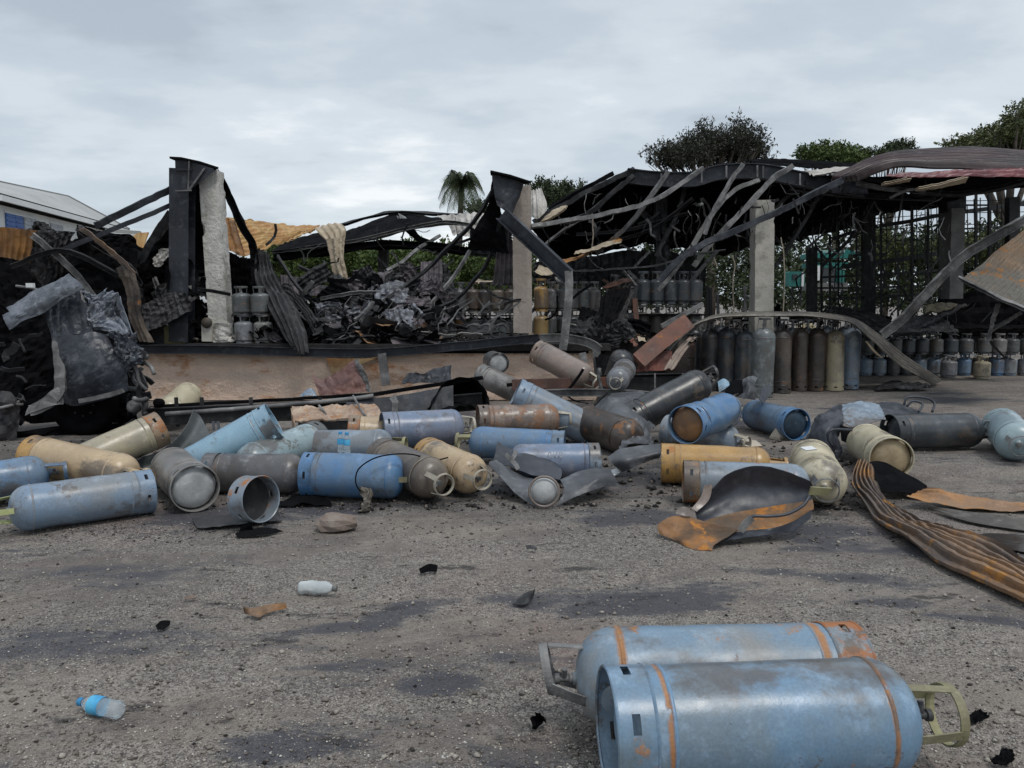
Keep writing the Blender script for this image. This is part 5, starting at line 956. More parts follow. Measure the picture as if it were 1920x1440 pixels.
PM = dict(
    blue=pm('blue_cylinder_paint', (.12, .24, .43), (.17, .25, .35), dk=.78, rust=.07, soot=.24),
    fore=pm('pale_blue_cylinder_paint', (.24, .39, .56), (.25, .33, .40), sm=.45, sw_=.014, dk=.68, rust=.26, soot=.14, rustc2=(.5, .24, .08), rough=.32, chalk=.55),
    fore2=pm('worn_blue_cylinder_paint', (.26, .38, .50), (.34, .34, .33), sm=.5, sw_=.022, dk=.68, rust=.42, soot=.08, rustc2=(.5, .26, .09), rough=.4, chalk=.5),
    light=pm('light_blue_cylinder_paint', (.30, .45, .55), (.25, .39, .5), dk=.88, rust=.03, soot=.08, chalk=.35),
    mint=pm('mint_grey_cylinder_paint', (.34, .43, .45), (.27, .35, .39), dk=.88, rust=.08, soot=.1, chalk=.5),
    greyblue=pm('grey_blue_cylinder_paint', (.24, .32, .42), (.26, .28, .30), dk=.8, rust=.06, soot=.24, chalk=.5),
    mauve=pm('mauve_grey_cylinder_paint', (.22, .23, .28), (.17, .24, .36), dk=.85, rust=.1, soot=.2, chalk=.5),
    mottled=pm('mottled_grey_cylinder_paint', (.19, .19, .2), (.14, .125, .12), rust=.14, soot=.3, chalk=.8),
    cream=pm('cream_cylinder_paint', (.55, .42, .27), (.5, .36, .22), rust=.14, soot=.06, chalk=.4),
    khaki=pm('khaki_cream_cylinder_paint', (.47, .41, .29), (.36, .32, .24), rust=.08, soot=.14, chalk=.4),
    palecream=pm('pale_cream_cylinder_paint', (.66, .59, .43), (.54, .48, .35), rust=.08, soot=.1, chalk=.3),
    orange=pm('orange_cylinder_paint', (.5, .3, .11), (.42, .25, .1), rust=.35, soot=.05, chalk=.3, rustc2=(.5, .22, .05)),
    bluerust=pm('rust_bitten_blue_cylinder_paint', (.27, .33, .4), (.24, .27, .3), dk=.82, rust=.42, soot=.05, chalk=.4, rustc2=(.45, .2, .07)),
    rustfoot=pm('rusted_foot_paint', (.34, .25, .17), (.2, .13, .09), rust=.62, soot=.12, chalk=.4, rustc2=(.4, .18, .06)),
    forefoot=pm('rust_patched_blue_paint', (.26, .38, .5), (.3, .33, .35), rust=.75, soot=.05, chalk=.4, rustc=(.3, .09, .03), rustc2=(.42, .18, .06)),
    rust=pm('rusty_cylinder_paint', (.27, .2, .16), (.19, .15, .13), rust=.62, soot=.15, chalk=.6, rustc=(.16, .065, .03), rustc2=(.36, .19, .1)),
    brown=pm('brown_cylinder_paint', (.2, .165, .13), (.12, .1, .085), rust=.2, soot=.28, chalk=.3),
    pinkbrown=pm('pinkish_brown_cylinder_paint', (.3, .235, .2), (.22, .18, .16), rust=.15, soot=.14, chalk=.3),
    stonegrey=pm('stone_grey_cylinder_paint', (.27, .255, .24), (.18, .175, .17), rust=.06, soot=.16, chalk=.4),
    darkgrey=pm('dark_grey_cylinder_paint', (.055, .058, .062), (.03, .03, .033), rust=.04, soot=.25, chalk=.3),
    darkrust=pm('dark_rust_cylinder_paint', (.09, .065, .05), (.05, .04, .035), rust=.4, soot=.4, chalk=.15, rustc=(.16, .06, .02), rustc2=(.28, .13, .04)),
    steel=pm('ash_blue_cylinder_paint', (.085, .1, .115), (.05, .056, .062), rust=.04, soot=.25, chalk=.35),
    ash=pm('ash_grey_cylinder_paint', (.17, .18, .18), (.085, .088, .088), rust=.06, soot=.2, chalk=.5),
    paleash=pm('pale_ash_blue_cylinder_paint', (.25, .29, .3), (.16, .165, .16), rust=.12, soot=.2, chalk=.6),
    duskybrown=pm('dusky_brown_cylinder_paint', (.1, .075, .06), (.05, .045, .042), rust=.28, soot=.3, chalk=.25),
    tan=pm('tan_cylinder_paint', (.36, .26, .13), (.28, .18, .09), rust=.2, soot=.1, chalk=.2),
    silver=pm('silver_cylinder_paint', (.36, .37, .39), (.26, .27, .29), rust=.03, soot=.12, chalk=.4, rough=.3),
)
GOLIVE = metal('olive_guard_paint', (.3, .28, .15), (.2, .18, .11), rust=.12, soot=.12, rough=.6, chalk=.3, scale=9)
GCREAM = metal('cream_guard_paint', (.42, .38, .3), (.3, .27, .22), rust=.14, soot=.12, rough=.6, chalk=.3, scale=9)
def frame(A, d, roll=0.0):
    z = d.normalized(); x = z.orthogonal().normalized(); y = z.cross(x); M = Matrix((x, y, z)).transposed().to_4x4()
    return Matrix.Translation(A) @ M @ Matrix.Rotation(roll, 4, 'Z')
def cyl(label, mat, A, B, roll=0.0, body=0, foot=0, guard=0, gm='same', group='gas cylinders strewn over the yard', sc=.87, anc='A', ln=None, base=None, fm=None):
    """a fallen cylinder between the centre of its foot (A) and the top of its dome (B)"""
    A_ = g(A[0], A[1], A[2]); B_ = g(B[0], B[1], B[2]); raw = (B_ - A_).length / TL
    sz = ln or (raw if .7 <= raw <= 1.06 else (sc if raw < .7 else max(sc, .95))); d = (B_ - A_).normalized()
    if anc == 'B': A_ = B_ - d * TL * sz
    M = frame(A_, d, roll) @ Matrix.Diagonal((sc, sc, sz, 1))
    t = thing('gas_cylinder', label, 'gas cylinder', group=group, mat=M); m = PM[mat]
    inst('body', BODY[body], t, m)
    for s_ in SEAM: inst('weld_seam', s_, t, m)
    inst('foot_ring', FOOT[foot], t, PM[fm] if fm else m)
    if base: inst('dished_base', BASE, t, base)
    if guard is not None:
        gmat = m if gm == 'same' else gm
        inst('guard', GUARD[guard], t, gmat); inst('valve', VALVE, t, CHARGREY)
    return t
BPALE = metal('pale_base', (.42, .43, .43), (.27, .27, .27), rust=.05, soot=.1, rough=.6, chalk=.5, scale=6); BORANGE = metal('orange_base', (.3, .15, .06), (.16, .09, .05), rust=.4, soot=.12, rough=.6, scale=6); BCREAM = metal('brownish_cream_base', (.42, .33, .2), (.3, .22, .13), rust=.15, soot=.12, rough=.6, scale=7); BDARK = metal('dark_base', (.03, .06, .09), (.02, .03, .045), rust=.03, soot=.2, rough=.5, scale=5)
# foreground pair
cyl('large pale blue gas cylinder at the bottom right corner, in front of its twin', 'fore', (1137, 1366, .19), (1704, 1342, .19), roll=.6, body=3, guard=2, gm=GOLIVE, sc=1.05)
cyl('rust-banded pale blue gas cylinder just behind the front one at bottom right', 'fore2', (1606, 1262, .19), (1080, 1272, .19), roll=2.1, body=0, guard=1, gm=CHARGREY, sc=1.0, fm='forefoot')
# the heap, left to right
cyl('blue gas cylinder cut by the left edge, valve end towards us', 'blue', (-95, 915, .16), (92, 888, .2), body=1, foot=1, guard=0, roll=1, anc='B')
cyl('scuffed pale blue gas cylinder lying lengthwise at the lower left of the heap', 'greyblue', (284, 920, .16), (16, 957, .16), roll=.4, gm=metal('lime_guard', (.42, .45, .2), rust=.02, soot=.05, rough=.6))
cyl('orange-cream gas cylinder with rusty slotted foot ring in front of the burnt truck', 'cream', (62, 852, .28), (250, 892, .18), roll=1.2, fm='orange')
cyl('khaki cream gas cylinder raised against the burnt truck wheel', 'khaki', (303, 803, .43), (170, 862, .22), roll=.2, fm='rustfoot')
cyl('dull grey gas cylinder with dished base facing us beside the torn dark sheet', 'stonegrey', (366, 916, .175), (318, 872, .175), roll=.3, body=1, foot=0, sc=.95, base=BPALE)
cyl('light blue gas cylinder tilted up steeply against the truck frame', 'light', (514, 788, .52), (385, 860, .2), roll=.9, body=0, sc=.9)
cyl('mint grey gas cylinder tilted under the steep light blue one', 'mint', (592, 820, .26), (455, 872, .2), roll=.3, body=0, sc=.87, fm='ash')
cyl('mottled grey gas cylinder between the dished grey one and the bright blue one', 'mottled', (388, 886, .16), (570, 888, .16), roll=.5, body=1)
cyl('bright blue gas cylinder carrying two small water bottles', 'blue', (572, 890, .18), (758, 893, .18), roll=2.0, body=0, gm=GOLIVE, sc=.97)
cyl('brown gas cylinder with round guard ring facing us, right of the bright blue one', 'brown', (752, 872, .2), (818, 902, .18), roll=.3, body=1, gm=GCREAM, anc='B', sc=.9)
cyl('blotchy cream gas cylinder with guard ring facing us, next to the brown one', 'cream', (804, 854, .19), (892, 894, .17), roll=.8, body=1, gm=GCREAM, anc='B', fm='orange')
cyl('slate blue gas cylinder with olive guard behind the water bottles', 'greyblue', (614, 838, .2), (736, 836, .22), roll=1.5, body=0, gm=GOLIVE, anc='B')
cyl('salmon-coloured foot end of a gas cylinder peeping out behind the bottles', 'cream', (652, 808, .26), (760, 816, .2), roll=.2, guard=None, fm='rustfoot')
cyl('mauve blue gas cylinder with open dished base at its left, centre of the heap', 'mauve', (716, 808, .29), (868, 800, .29), roll=.5, body=0, gm=GCREAM, sc=1.0, base=BDARK)
cyl('rust-crusted brown gas cylinder lying level in the centre of the heap', 'rust', (896, 790, .27), (1048, 786, .27), roll=1.0, body=1, gm=GCREAM, sc=.95)
cyl('blue gas cylinder with olive guard at its left end in the centre', 'blue', (1058, 838, .17), (880, 828, .2), roll=1.2, body=0, gm=GOLIVE, sc=.85)
cyl('slate grey gas cylinder with faint white figures behind the split shell', 'mauve', (1122, 864, .17), (955, 866, .17), roll=.6, body=1, sc=.85, fm='bluerust')
cyl('dusty grey gas cylinder with yellowed guard propped on the truck frame left of centre', 'stonegrey', (901, 703, .60), (956, 728, .45), roll=.6, body=1, gm=metal('yellowed_guard', (.45, .4, .2), (.25, .23, .2), rust=.1, soot=.1, rough=.7), ln=.78, sc=.82)
cyl('grey-blue gas cylinder sloping down to the dark rusty one in the centre', 'greyblue', (966, 738, .54), (1064, 786, .25), roll=.6, body=0, guard=None, sc=1.0)
cyl('dark rusty gas cylinder sloping down to the right below the grey-blue one', 'darkrust', (1052, 774, .22), (1188, 824, .18), roll=.4, body=1, guard=None, sc=1.05, anc='B', ln=1.12)
cyl('pinkish brown gas cylinder tilted high on the truck frame in front of the dock', 'pinkbrown', (1008, 660, .90), (1106, 712, .58), roll=.8, body=0, gm=GCREAM, sc=.9, anc='B', fm='rust')
cyl('ash-white gas cylinder on the truck frame, guard end facing us', 'silver', (1164, 704, .66), (1156, 716, .62), roll=.4, body=1, gm=GCREAM, sc=.75, anc='B', ln=.7)
cyl('gas cylinder with pale domed base facing us beside the dock wall', 'ash', (935, 681, .68), (922, 676, .66), roll=.3, body=0, guard=None, sc=.8, ln=.7, base=BPALE)
cyl('small charred gas cylinder dome standing against the reddish plank', 'darkgrey', (1146, 735, .25), (1172, 658, .86), roll=0, body=1, guard=None, sc=.95, anc='B')
cyl('big dark grey gas cylinder tilted up with its guard beside the tall standing row', 'darkgrey', (1228, 764, .40), (1326, 713, .68), roll=.4, body=1, guard=1, sc=1.0, anc='B')
cyl('buckled blue gas cylinder with orange dished base facing us', 'blue', (1285, 797, .44), (1396, 756, .50), roll=.6, body=2, guard=None, sc=.95, base=BORANGE)
cyl('slate gas cylinder lying under the buckled blue one, guard to the right', 'greyblue', (1250, 806, .2), (1338, 822, .17), roll=1.0, body=1, gm=GCREAM, ln=.75)
cyl('bright blue gas cylinder with dark open base by the tall standing row', 'blue', (1494, 796, .18), (1406, 774, .18), roll=.3, body=0, gm=CHARGREY, sc=.97, base=BDARK)
cyl('orange-yellow rusted gas cylinder lying full length right of centre', 'orange', (1240, 868, .17), (1446, 876, .17), roll=1.4, body=0, sc=.92)
cyl('rust-bitten grey-blue gas cylinder half hidden by the big burst shell', 'bluerust', (1281, 902, .17), (1450, 908, .17), roll=.5, body=1, guard=None, sc=.88, fm='rustfoot')
cyl('bulging pale cream gas cylinder behind the burst shell, guard towards us', 'palecream', (1522, 862, .18), (1546, 912, .18), roll=.3, body=2, gm=CHARGREY, anc='B', sc=.97)
cyl('pale cream gas cylinder with dished base facing us at the right', 'palecream', (1672, 860, .19), (1618, 826, .19), roll=.7, body=0, gm=CHARGREY, sc=1.0, ln=.86, base=BCREAM)
cyl('dark slate gas cylinder lying at the right with guard at its right end', 'steel', (1668, 810, .19), (1836, 806, .19), roll=.5, body=0, gm=CHARGREY, sc=1.0)
cyl('mint grey gas cylinder cut by the right edge of the photo', 'mint', (1876, 796, .2), (1910, 832, .19), roll=.5, body=1, gm=CHARGREY, anc='B', sc=1.05)
cyl('pale cream gas cylinder half hidden behind the left end of the truck frame', 'palecream', (352, 742, .30), (312, 775, .22), roll=.3, body=0, guard=None, sc=.95)

# standing tall cylinders
def stand(label, mat, px, py, sx=1.0, sz=1.0, group=None, small=False, z=0.0, Y=None, lean=0, guard=True, body=0, roll=None):
    p = P(px, py, Y) if Y else g(px, py, z)
    if Y: p.z = z
    if not lean: lean = random.uniform(-.018, .018)
    if not small: sz *= random.uniform(.97, 1.03); p = p + Vector((random.uniform(-.02, .02), random.uniform(-.12, .12), 0))
    M = Matrix.Translation(p) @ Matrix.Rotation(lean, 4, 'Y') @ Matrix.Rotation(random.uniform(0, 6.28) if roll is None else roll, 4, 'Z') @ Matrix.Diagonal((sx, sx, sz, 1))
    t = thing('small_gas_cylinder' if small else 'tall_gas_cylinder', label, 'gas cylinder', group=group, mat=M); m = PM[mat]
    if small: inst('body', SBODY[body], t, m); inst('foot_ring', SFOOT, t, m); inst('guard', SGUARD, t, m); inst('valve', SVALVE, t, CHARGREY)
    else: inst('body', BODY[body], t, m); [inst('weld_seam', s_, t, m) for s_ in SEAM]; inst('foot_ring', FOOT[0], t, m); inst('guard', GUARD[2], t, CHARGREY); inst('valve', VALVE, t, CHARGREY)
    return t
TG = 'tall gas cylinders standing under the arched sheet'
ordn = ['first', 'second', 'third', 'fourth', 'fifth', 'sixth', 'seventh', 'eighth', 'ninth', 'tenth', 'eleventh', 'twelfth', 'thirteenth', 'fourteenth', 'fifteenth', 'sixteenth']
for i, (px, py, mt, sx, lb) in enumerate(((1303, 728, 'darkgrey', .84, 'sooty black tall gas cylinder at the left end of the standing row'), (1330, 730, 'darkgrey', .84, 'sooty black tall gas cylinder, second from the left of the standing row'), (1360, 731, 'steel', .9, 'dark steel tall gas cylinder left of the large pale blue-grey one'), (1390, 733, 'steel', .86, 'dark slate tall gas cylinder touching the large pale blue-grey one'),
        (1424, 742, 'paleash', 1.0, 'largest pale blue-grey tall gas cylinder standing forward in the middle of the row'), (1466, 736, 'duskybrown', .9, 'wide dusky brown tall gas cylinder right of the pale blue-grey one'), (1499, 732, 'duskybrown', .76, 'narrow brown-black tall gas cylinder between two browner ones'), (1529, 731, 'darkrust', .84, 'rust-brown tall gas cylinder third from the right end of the row'),
        (1562, 730, 'khaki', .86, 'pale khaki tall gas cylinder second from the right end of the row'), (1595, 729, 'greyblue', .86, 'blue tall gas cylinder at the right end of the standing row'))):
    stand(lb, mt, px, py, sx, 1.0 if i != 4 else 1.02, TG)
for i, px in enumerate((1316, 1346, 1378, 1410, 1444, 1480, 1512, 1546, 1578)):
    stand('sooty tall gas cylinder in the back row, %s from the left behind the standing row' % ordn[i], 'steel' if i % 2 else 'darkgrey', px, 720 - (i % 3), .84, 1.0, TG)
# white circle mark on the blue one
# small cylinders, two tiers, right
SG = 'small gas cylinders stacked two high at the right'
lowm = ['greyblue', 'greyblue', 'ash', 'steel', 'greyblue', 'greyblue', 'silver', 'blue', 'khaki', 'blue', 'greyblue', 'silver']
lowx = [1624, 1646, 1672, 1702, 1728, 1752, 1776, 1800, 1840, 1866, 1888, 1912]
lowx = [1622, 1648, 1674, 1698, 1724, 1750, 1778, 1806, 1840, 1868, 1892, 1920]
upm = ['ash', 'steel', 'ash', 'steel', 'steel', 'ash', 'steel', 'ash', 'ash', 'stonegrey', 'ash', 'ash']
for i, px in enumerate(lowx):
    dy = {6: 4, 8: 6}.get(i, 0)
    stand('%s small cylinder on the ground in the right-hand stack, %s from left' % ({'silver': 'pale silvery', 'blue': 'bright blue', 'khaki': 'pale khaki', 'greyblue': 'grey-blue', 'ash': 'ash grey', 'steel': 'dark slate'}[lowm[i]], ordn[i]), lowm[i], px, 703 + dy, .93 if i not in (6, 8) else 1.05, 1.0, SG, True, body=i % 2)
for i, px in enumerate([x + 8 for x in lowx]):
    stand('%s small cylinder in front upper tier of the right-hand stack, %s from left' % ({'stonegrey': 'pale grey', 'ash': 'ash grey', 'steel': 'dark slate'}[upm[i]], ordn[i]), upm[i], px - 6, 703, .95, .93, SG, True, z=.455, Y=16.72, body=i % 2)
for i, px in enumerate([1640 + 25 * k for k in range(11)]):
    stand('sooty small cylinder in rear upper row of the right-hand stack, %s from left' % ordn[i], 'ash' if i % 3 else 'darkgrey', px, 700, .95, .95, SG, True, z=.455, Y=17.3)
    stand('sooty small cylinder in rear bottom row of the right-hand stack, %s from left' % ordn[i], 'darkgrey', px - 6, 700, .95, 1, SG, True, z=0, Y=17.25)
tag(MB().tube([P(1930, 690, 15.9), P(1960, 690, 15.9)], .15, 20).build('gas_cylinder', PM['silver']), 'silvery small gas cylinder lying at the far right end of the stack', 'gas cylinder') if False else None
# on the dock
for i, (px, z, mt, lb) in enumerate(((459, 0, 'silver', 'silvery small gas cylinder, bottom left of the four beside the leaning pillar'), (494, 0, 'stonegrey', 'matt grey small gas cylinder, bottom right of the four beside the leaning pillar'), (456, .45, 'ash', 'ash grey small gas cylinder, top left of the four beside the leaning pillar'), (490, .45, 'ash', 'sooty grey small gas cylinder, top right of the four beside the leaning pillar'))):
    stand(lb, mt, px, 640, 1.0, 1.0, 'four small gas cylinders stacked beside the leaning pillar', True, z=DZ + .012 + z, Y=12.85, body=i % 2)
G2 = 'small gas cylinders racked left of the middle pillar'
for i, px in enumerate((862, 886, 909, 934, 955)):
    stand('sooty small cylinder in the upper row left of the middle pillar, %s from left' % ordn[i], ['ash', 'duskybrown', 'duskybrown', 'brown', 'duskybrown'][i], px, 600, 1.0 if i else 1.15, 1.25, G2, True, z=DZ + .47, Y=15.6)
    stand('dusty small cylinder in the lower row left of the middle pillar, %s from left' % ordn[i], ['ash', 'stonegrey', 'ash', 'stonegrey', 'ash'][i], px + 2, 620, 1.0, 1.0, G2, True, z=DZ + .012, Y=15.5)
for (x, y, lb) in ((911, 609, 'sooty small cylinder lying base towards us, left one of two by the middle pillar'), (939, 609, 'sooty small gas cylinder lying with its round base to us, nearest the middle pillar'), (886, 612, 'dark small gas cylinder lying behind the two round-based ones by the middle pillar'), (1072, 613, 'dark small gas cylinder lying with its base to us behind the grey strut'), (574, 618, 'dark grey small gas cylinder lying on the dock under the draped sheet')):
    A_ = P(x, y, 13.3); A_.z = DZ + .16
    M = frame(A_, Vector((.12, 1, .02 if x != 574 else .0)), .3); t = thing('small_gas_cylinder', lb, 'gas cylinder', group='small gas cylinders lying on the dock', mat=M)
    inst('body', SBODY[0], t, PM['ash' if x < 950 else 'darkgrey']); inst('foot_ring', SFOOT, t, PM['duskybrown']); inst('guard', SGUARD, t, PM['ash']); inst('valve', SVALVE, t, CHARGREY)
G3 = 'small gas cylinders racked right of the middle pillar'
stand('rust-orange blistered small gas cylinder on top, right beside the middle pillar', 'orange', 1015, 600, .85, 1.25, G3, True, z=DZ + .5, Y=14.0)
stand('clean tan small gas cylinder right beside the middle pillar, below the blistered one', 'tan', 1014, 620, .88, 1.2, G3, True, z=DZ + .012, Y=14.0)
for i, px in enumerate((1034, 1054, 1074, 1094, 1114)):
    stand('ash grey small cylinder in the upper row right of the middle pillar, %s from left' % ordn[i], 'ash' if i % 2 else 'mottled', px, 600, .8, 1.15, G3, True, z=DZ + .5, Y=14.4)
    stand('sooty small cylinder in the lower row right of the middle pillar, %s from left' % ordn[i], 'darkgrey' if i % 2 else 'ash', px, 600, .8, 1.15, G3, True, z=DZ + .012, Y=14.35)
G4 = 'small gas cylinders racked under the drooping beams'
for i, (px, y_) in enumerate(((1205, 0), (1230, 0), (1256, 0), (1280, 0), (1302, 0))):
    stand('slate small cylinder in the top row under the drooping beams, %s from left' % ordn[i], 'steel', px, 590, .92, 1.32, G4, True, z=DZ + .62, Y=14.9, body=i % 2)
    stand('ash small cylinder in the bottom row under the drooping beams, %s from left' % ordn[i], 'ash' if i % 2 else 'stonegrey', px, 590, .92, 1.3, G4, True, z=DZ + .012, Y=14.9)
for i, (px, z, ln) in enumerate(((1146, .55, .12), (1165, .5, .3), (1180, .5, .1), (1150, .0, .05), (1172, 0, .1), (1186, 0, 0))):
    stand('blackened small gas cylinder %s' % ['leaning at the left of the slumped sheet, upper row', 'tilted hard against the slumped sheet', 'upright in the upper row beside the rusty post', 'at the foot of the slumped sheet, leftmost', 'at the foot of the slumped sheet, middle one', 'at the foot of the rusty post'][i], 'darkgrey' if i < 3 else 'ash', px, 600, .85, 1.3, G4, True, z=DZ + .012 + z, Y=14.6, lean=ln)
wp(MB().sweep([P(1190, 560, 14.4), P(1196, 640, 14.3)], cbeam(.09, .06), up=(0, 1, 0)), 'column', BROWNSTEEL, 'thin rusty red post')
wp(MB().sweep([P(1192, 590, 14.75), P(1318, 590, 14.75)], rect(.5, .03)), 'rack_shelf', SHEETBLK)
wp(MB().sweep([P(1030, 592, 14.7), P(1130, 592, 14.7)], rect(.4, .02)), 'rack_shelf', SHEETBLK)
wp(MB().sweep([P(848, 592, 15.4), P(962, 592, 15.4)], rect(.4, .02)), 'rack_shelf', SHEETBLK)
for x, y0, y1 in ((1326, 535, 640), (1332, 540, 640), (1345, 548, 600), (1396, 535, 600), (1412, 540, 600)): wp(MB().sweep([P(x, y0, 15.5), P(x + 2, y1, 15.5)], rect(.05, .05), up=(0, 1, 0)), 'frame_post', CHARGREY if x > 1340 else CHAR)
# ---------------------------------------------------------------- loose sheets and planks
def loose(name, label, cat, mb, mat, **k):
    o = mb.build(name, mat, **k); return tag(o, label, cat)
arch = patch([[(1235, 688, 12.6), (1258, 650, 12.9), (1300, 611, 13.3), (1352, 596, 13.4), (1420, 592, 13.4), (1500, 592, 13.4), (1560, 597, 13.4), (1600, 606, 13.4), (1636, 640, 13.6), (1680, 680, 13.9), (1748, 722, 14.4)], [(1262, 690, 12.8), (1282, 640, 13.3), (1315, 603, 13.9), (1356, 590, 14.1), (1420, 586, 14.1), (1500, 586, 14.1), (1560, 591, 14.1), (1604, 600, 14.1), (1644, 625, 14.3), (1694, 664, 14.6), (1766, 714, 15)]], 120, 46, corr=.028, wl_=.15, crumple=.02, ridge=.3)
loose('arched_sheet', 'long ribbed metal sheet arched over the tall standing cylinders', 'metal sheet', arch, metal('arched_sheet_steel', (.13, .115, .095), (.05, .045, .042), rust=.15, soot=.2, rough=.45, scale=2, bump=.006, chalk=.5, rustc=(.2, .12, .05), rustc2=(.4, .3, .14)))
loose('curled_sheet', 'dark crumpled sheet lying at the foot of the arched sheet', 'metal sheet', patch([[(1640, 728, 14.2), (1672, 712, 14.3), (1700, 716, 14.3), (1740, 722, 14.2)], [(1640, 730, 13.8), (1680, 728, 13.8), (1710, 728, 13.8), (1745, 728, 13.9)]], 30, 12, crumple=.05, ragged=.04), SHEETDK)
loose('sheet_sliver', 'thin pale sliver hanging under the arched sheet', 'metal sheet', patch([[(1622, 640, 13.6), (1640, 662, 13.7), (1654, 672, 13.8)], [(1626, 640, 13.6), (1644, 660, 13.7), (1655, 670, 13.8)]], 12, 4), SHEETTAN)
loose('reddish_plank', 'wide reddish-brown steel plank leaning beside the tall standing cylinders', 'steel plank', MB().sweep(bent([P(1196, 678, 12.2), P(1240, 640, 12.5), P(1290, 603, 12.9)], 8), rect(.09, .26), up=(0, .6, 1)), BROWNSTEEL)
loose('thin_steel_bar', 'thin dark bar leaning above the reddish plank', 'steel bar', MB().sweep([P(1240, 612, 13.0), P(1318, 570, 13.4)], rect(.04, .07)), CHARGREY)
loose('rusty_tray', 'reddish rusty folded sheet leaning behind the truck frame', 'metal sheet', patch([[(1196, 690, 12.4), (1215, 660, 12.5), (1262, 660, 12.6)], [(1190, 700, 12.3), (1215, 696, 12.3), (1262, 692, 12.4)]], 14, 10, crumple=.04, thick=.01), metal('brick_red_steel', (.16, .05, .035), (.1, .04, .03), rust=.2, soot=.2, rough=.7))
loose('pale_strip', 'pale folded metal strip leaning at the left foot of the arched sheet', 'metal sheet', patch([[(1244, 692, 12.3), (1268, 656, 12.7), (1296, 628, 13.1)], [(1264, 692, 12.35), (1284, 660, 12.75), (1306, 632, 13.15)]], 20, 16, corr=.02, wl_=.1), metal('beige_strip', (.36, .29, .24), (.25, .2, .17), rust=.12, soot=.1, rough=.6))
loose('oil_drum', 'dark rusty steel drum between the pale strip and the tall cylinders', 'drum', MB().lathe([(.001, .85), (.26, .85), (.28, .86), (.28, .58), (.29, .57), (.28, .56), (.28, .3), (.29, .29), (.28, .28), (.28, 0)], 28, Matrix.Translation(g(1283, 730, 0) + Vector((0, .3, 0)))), metal('drum_steel', (.07, .05, .045), rust=.3, soot=.3, rough=.6), angle=30)
# jerrycans and oddments on the dock
def jerry(px, Y, w_, h_, mat, label):
    c_ = P(px, 600, Y); c_.z = DZ + .012; t = thing('jerrycan', label, 'jerrycan', c_)
    mb = MB(); s_ = w_ / 2; b_ = .03; pr = [(-s_, 0), (s_, 0), (s_ + .004, h_ * .42), (s_ - .006, h_ * .46), (s_, h_ * .5), (s_, h_ - b_), (s_ - b_, h_), (-s_ + b_, h_), (-s_, h_ - b_), (-s_, h_ * .5), (-s_ + .006, h_ * .46), (-s_ - .004, h_ * .42)]
    k = len(pr); vs = [(x, -.09, z) for x, z in pr] + [(x, .09, z) for x, z in pr]
    mb.add(vs, [tuple(range(k)), tuple(range(k, 2 * k))[::-1]] + [(i, i + k, (i + 1) % k + k, (i + 1) % k) for i in range(k)]); mb.build('can_body', mat, t)
    MB().tube([Vector((-.06, 0, h_)), Vector((-.05, 0, h_ + .045)), Vector((.05, 0, h_ + .045)), Vector((.07, 0, h_))], .014, 8).build('handle', mat, t)
    MB().tube([Vector((.09, 0, h_ - .02)), Vector((.09, 0, h_ + .035))], .025, 10).build('cap', mat, t)
YEL = metal('yellowish_plastic', (.2, .17, .07), (.13, .12, .06), rust=0, soot=.15, rough=.55, chalk=.3)
jerry(327, 12.75, .27, .28, YEL, 'yellowish jerrycan standing on the dock below the black steel column')
jerry(300, 12.78, .2, .26, metal('black_plastic', (.03, .03, .03), rust=0, soot=.1, rough=.5), 'black jerrycan beside the yellowish one on the dock')
jerry(350, 13.0, .13, .25, metal('grey_plastic', (.16, .16, .15), rust=0, soot=.2, rough=.6), 'small grey jerrycan half hidden behind the yellowish one')
st = thing('gauge_box', 'small pale box with a round dark lid standing beside the leaning pillar', 'box', P(390, 640, 12.8))
child_world(MB().sweep([P(390, 640, 12.8), P(389, 602, 12.8)], rect(.16, .1), up=(0, 1, 0)).build('box_body', CONC), st)
child_world(MB().lathe([(.001, .05), (.06, .045), (.085, .02), (.085, 0)], 20, Matrix.Translation(P(388, 605, 12.74)) @ Matrix.Rotation(R(90), 4, 'X')).build('round_lid', metal('lid', (.1, .08, .06), rust=.2, soot=.2), smooth=True), st)
# sheets at the dock wall
loose('brown_torn_panel', 'torn reddish brown steel panel leaning on the plaster wall', 'steel panel', patch([[(586, 702, 11.4), (604, 712, 11.4), (640, 692, 11.4), (662, 674, 11.4)], [(592, 722, 11.3), (615, 726, 11.3), (650, 715, 11.3), (682, 700, 11.3)], [(598, 742, 11.25), (625, 740, 11.25), (660, 737, 11.25), (693, 733, 11.25)]], 26, 18, thick=.008, ragged=.02, crumple=.03), metal('plum_brown_steel', (.2, .1, .08), (.13, .07, .065), rust=.22, soot=.08, rough=.6, chalk=.3))
loose('peeled_strip', 'grey peeled strip curling off the edge of the torn brown panel', 'metal strip', patch([[(662, 674, 11.35), (670, 690, 11.3), (682, 712, 11.3), (690, 735, 11.25)], [(668, 672, 11.3), (680, 690, 11.25), (690, 708, 11.25), (696, 734, 11.2)]], 20, 8, crumple=.04, ragged=.04), CHARGREY)
loose('blue_scrap', 'little pale blue dented scrap at the foot of the torn brown panel', 'metal scrap', patch([[(562, 740, 11.3), (580, 728, 11.3), (590, 732, 11.3)], [(566, 744, 11.2), (582, 742, 11.2), (594, 744, 11.2)]], 12, 8, crumple=.02), PM['greyblue'])
loose('dark_bent_sheet', 'dark wavy bent sheet standing against the dock wall left of centre', 'metal sheet', patch([[(756, 712, 11.2), (770, 700, 11.3), (795, 703, 11.1), (815, 692, 11.3), (846, 683, 11.3)], [(754, 722, 11.1), (775, 720, 11.0), (800, 720, 11.1), (820, 716, 11.1), (846, 714, 11.1)]], 30, 12, thick=.008, crumple=.04), CHARBLUE)
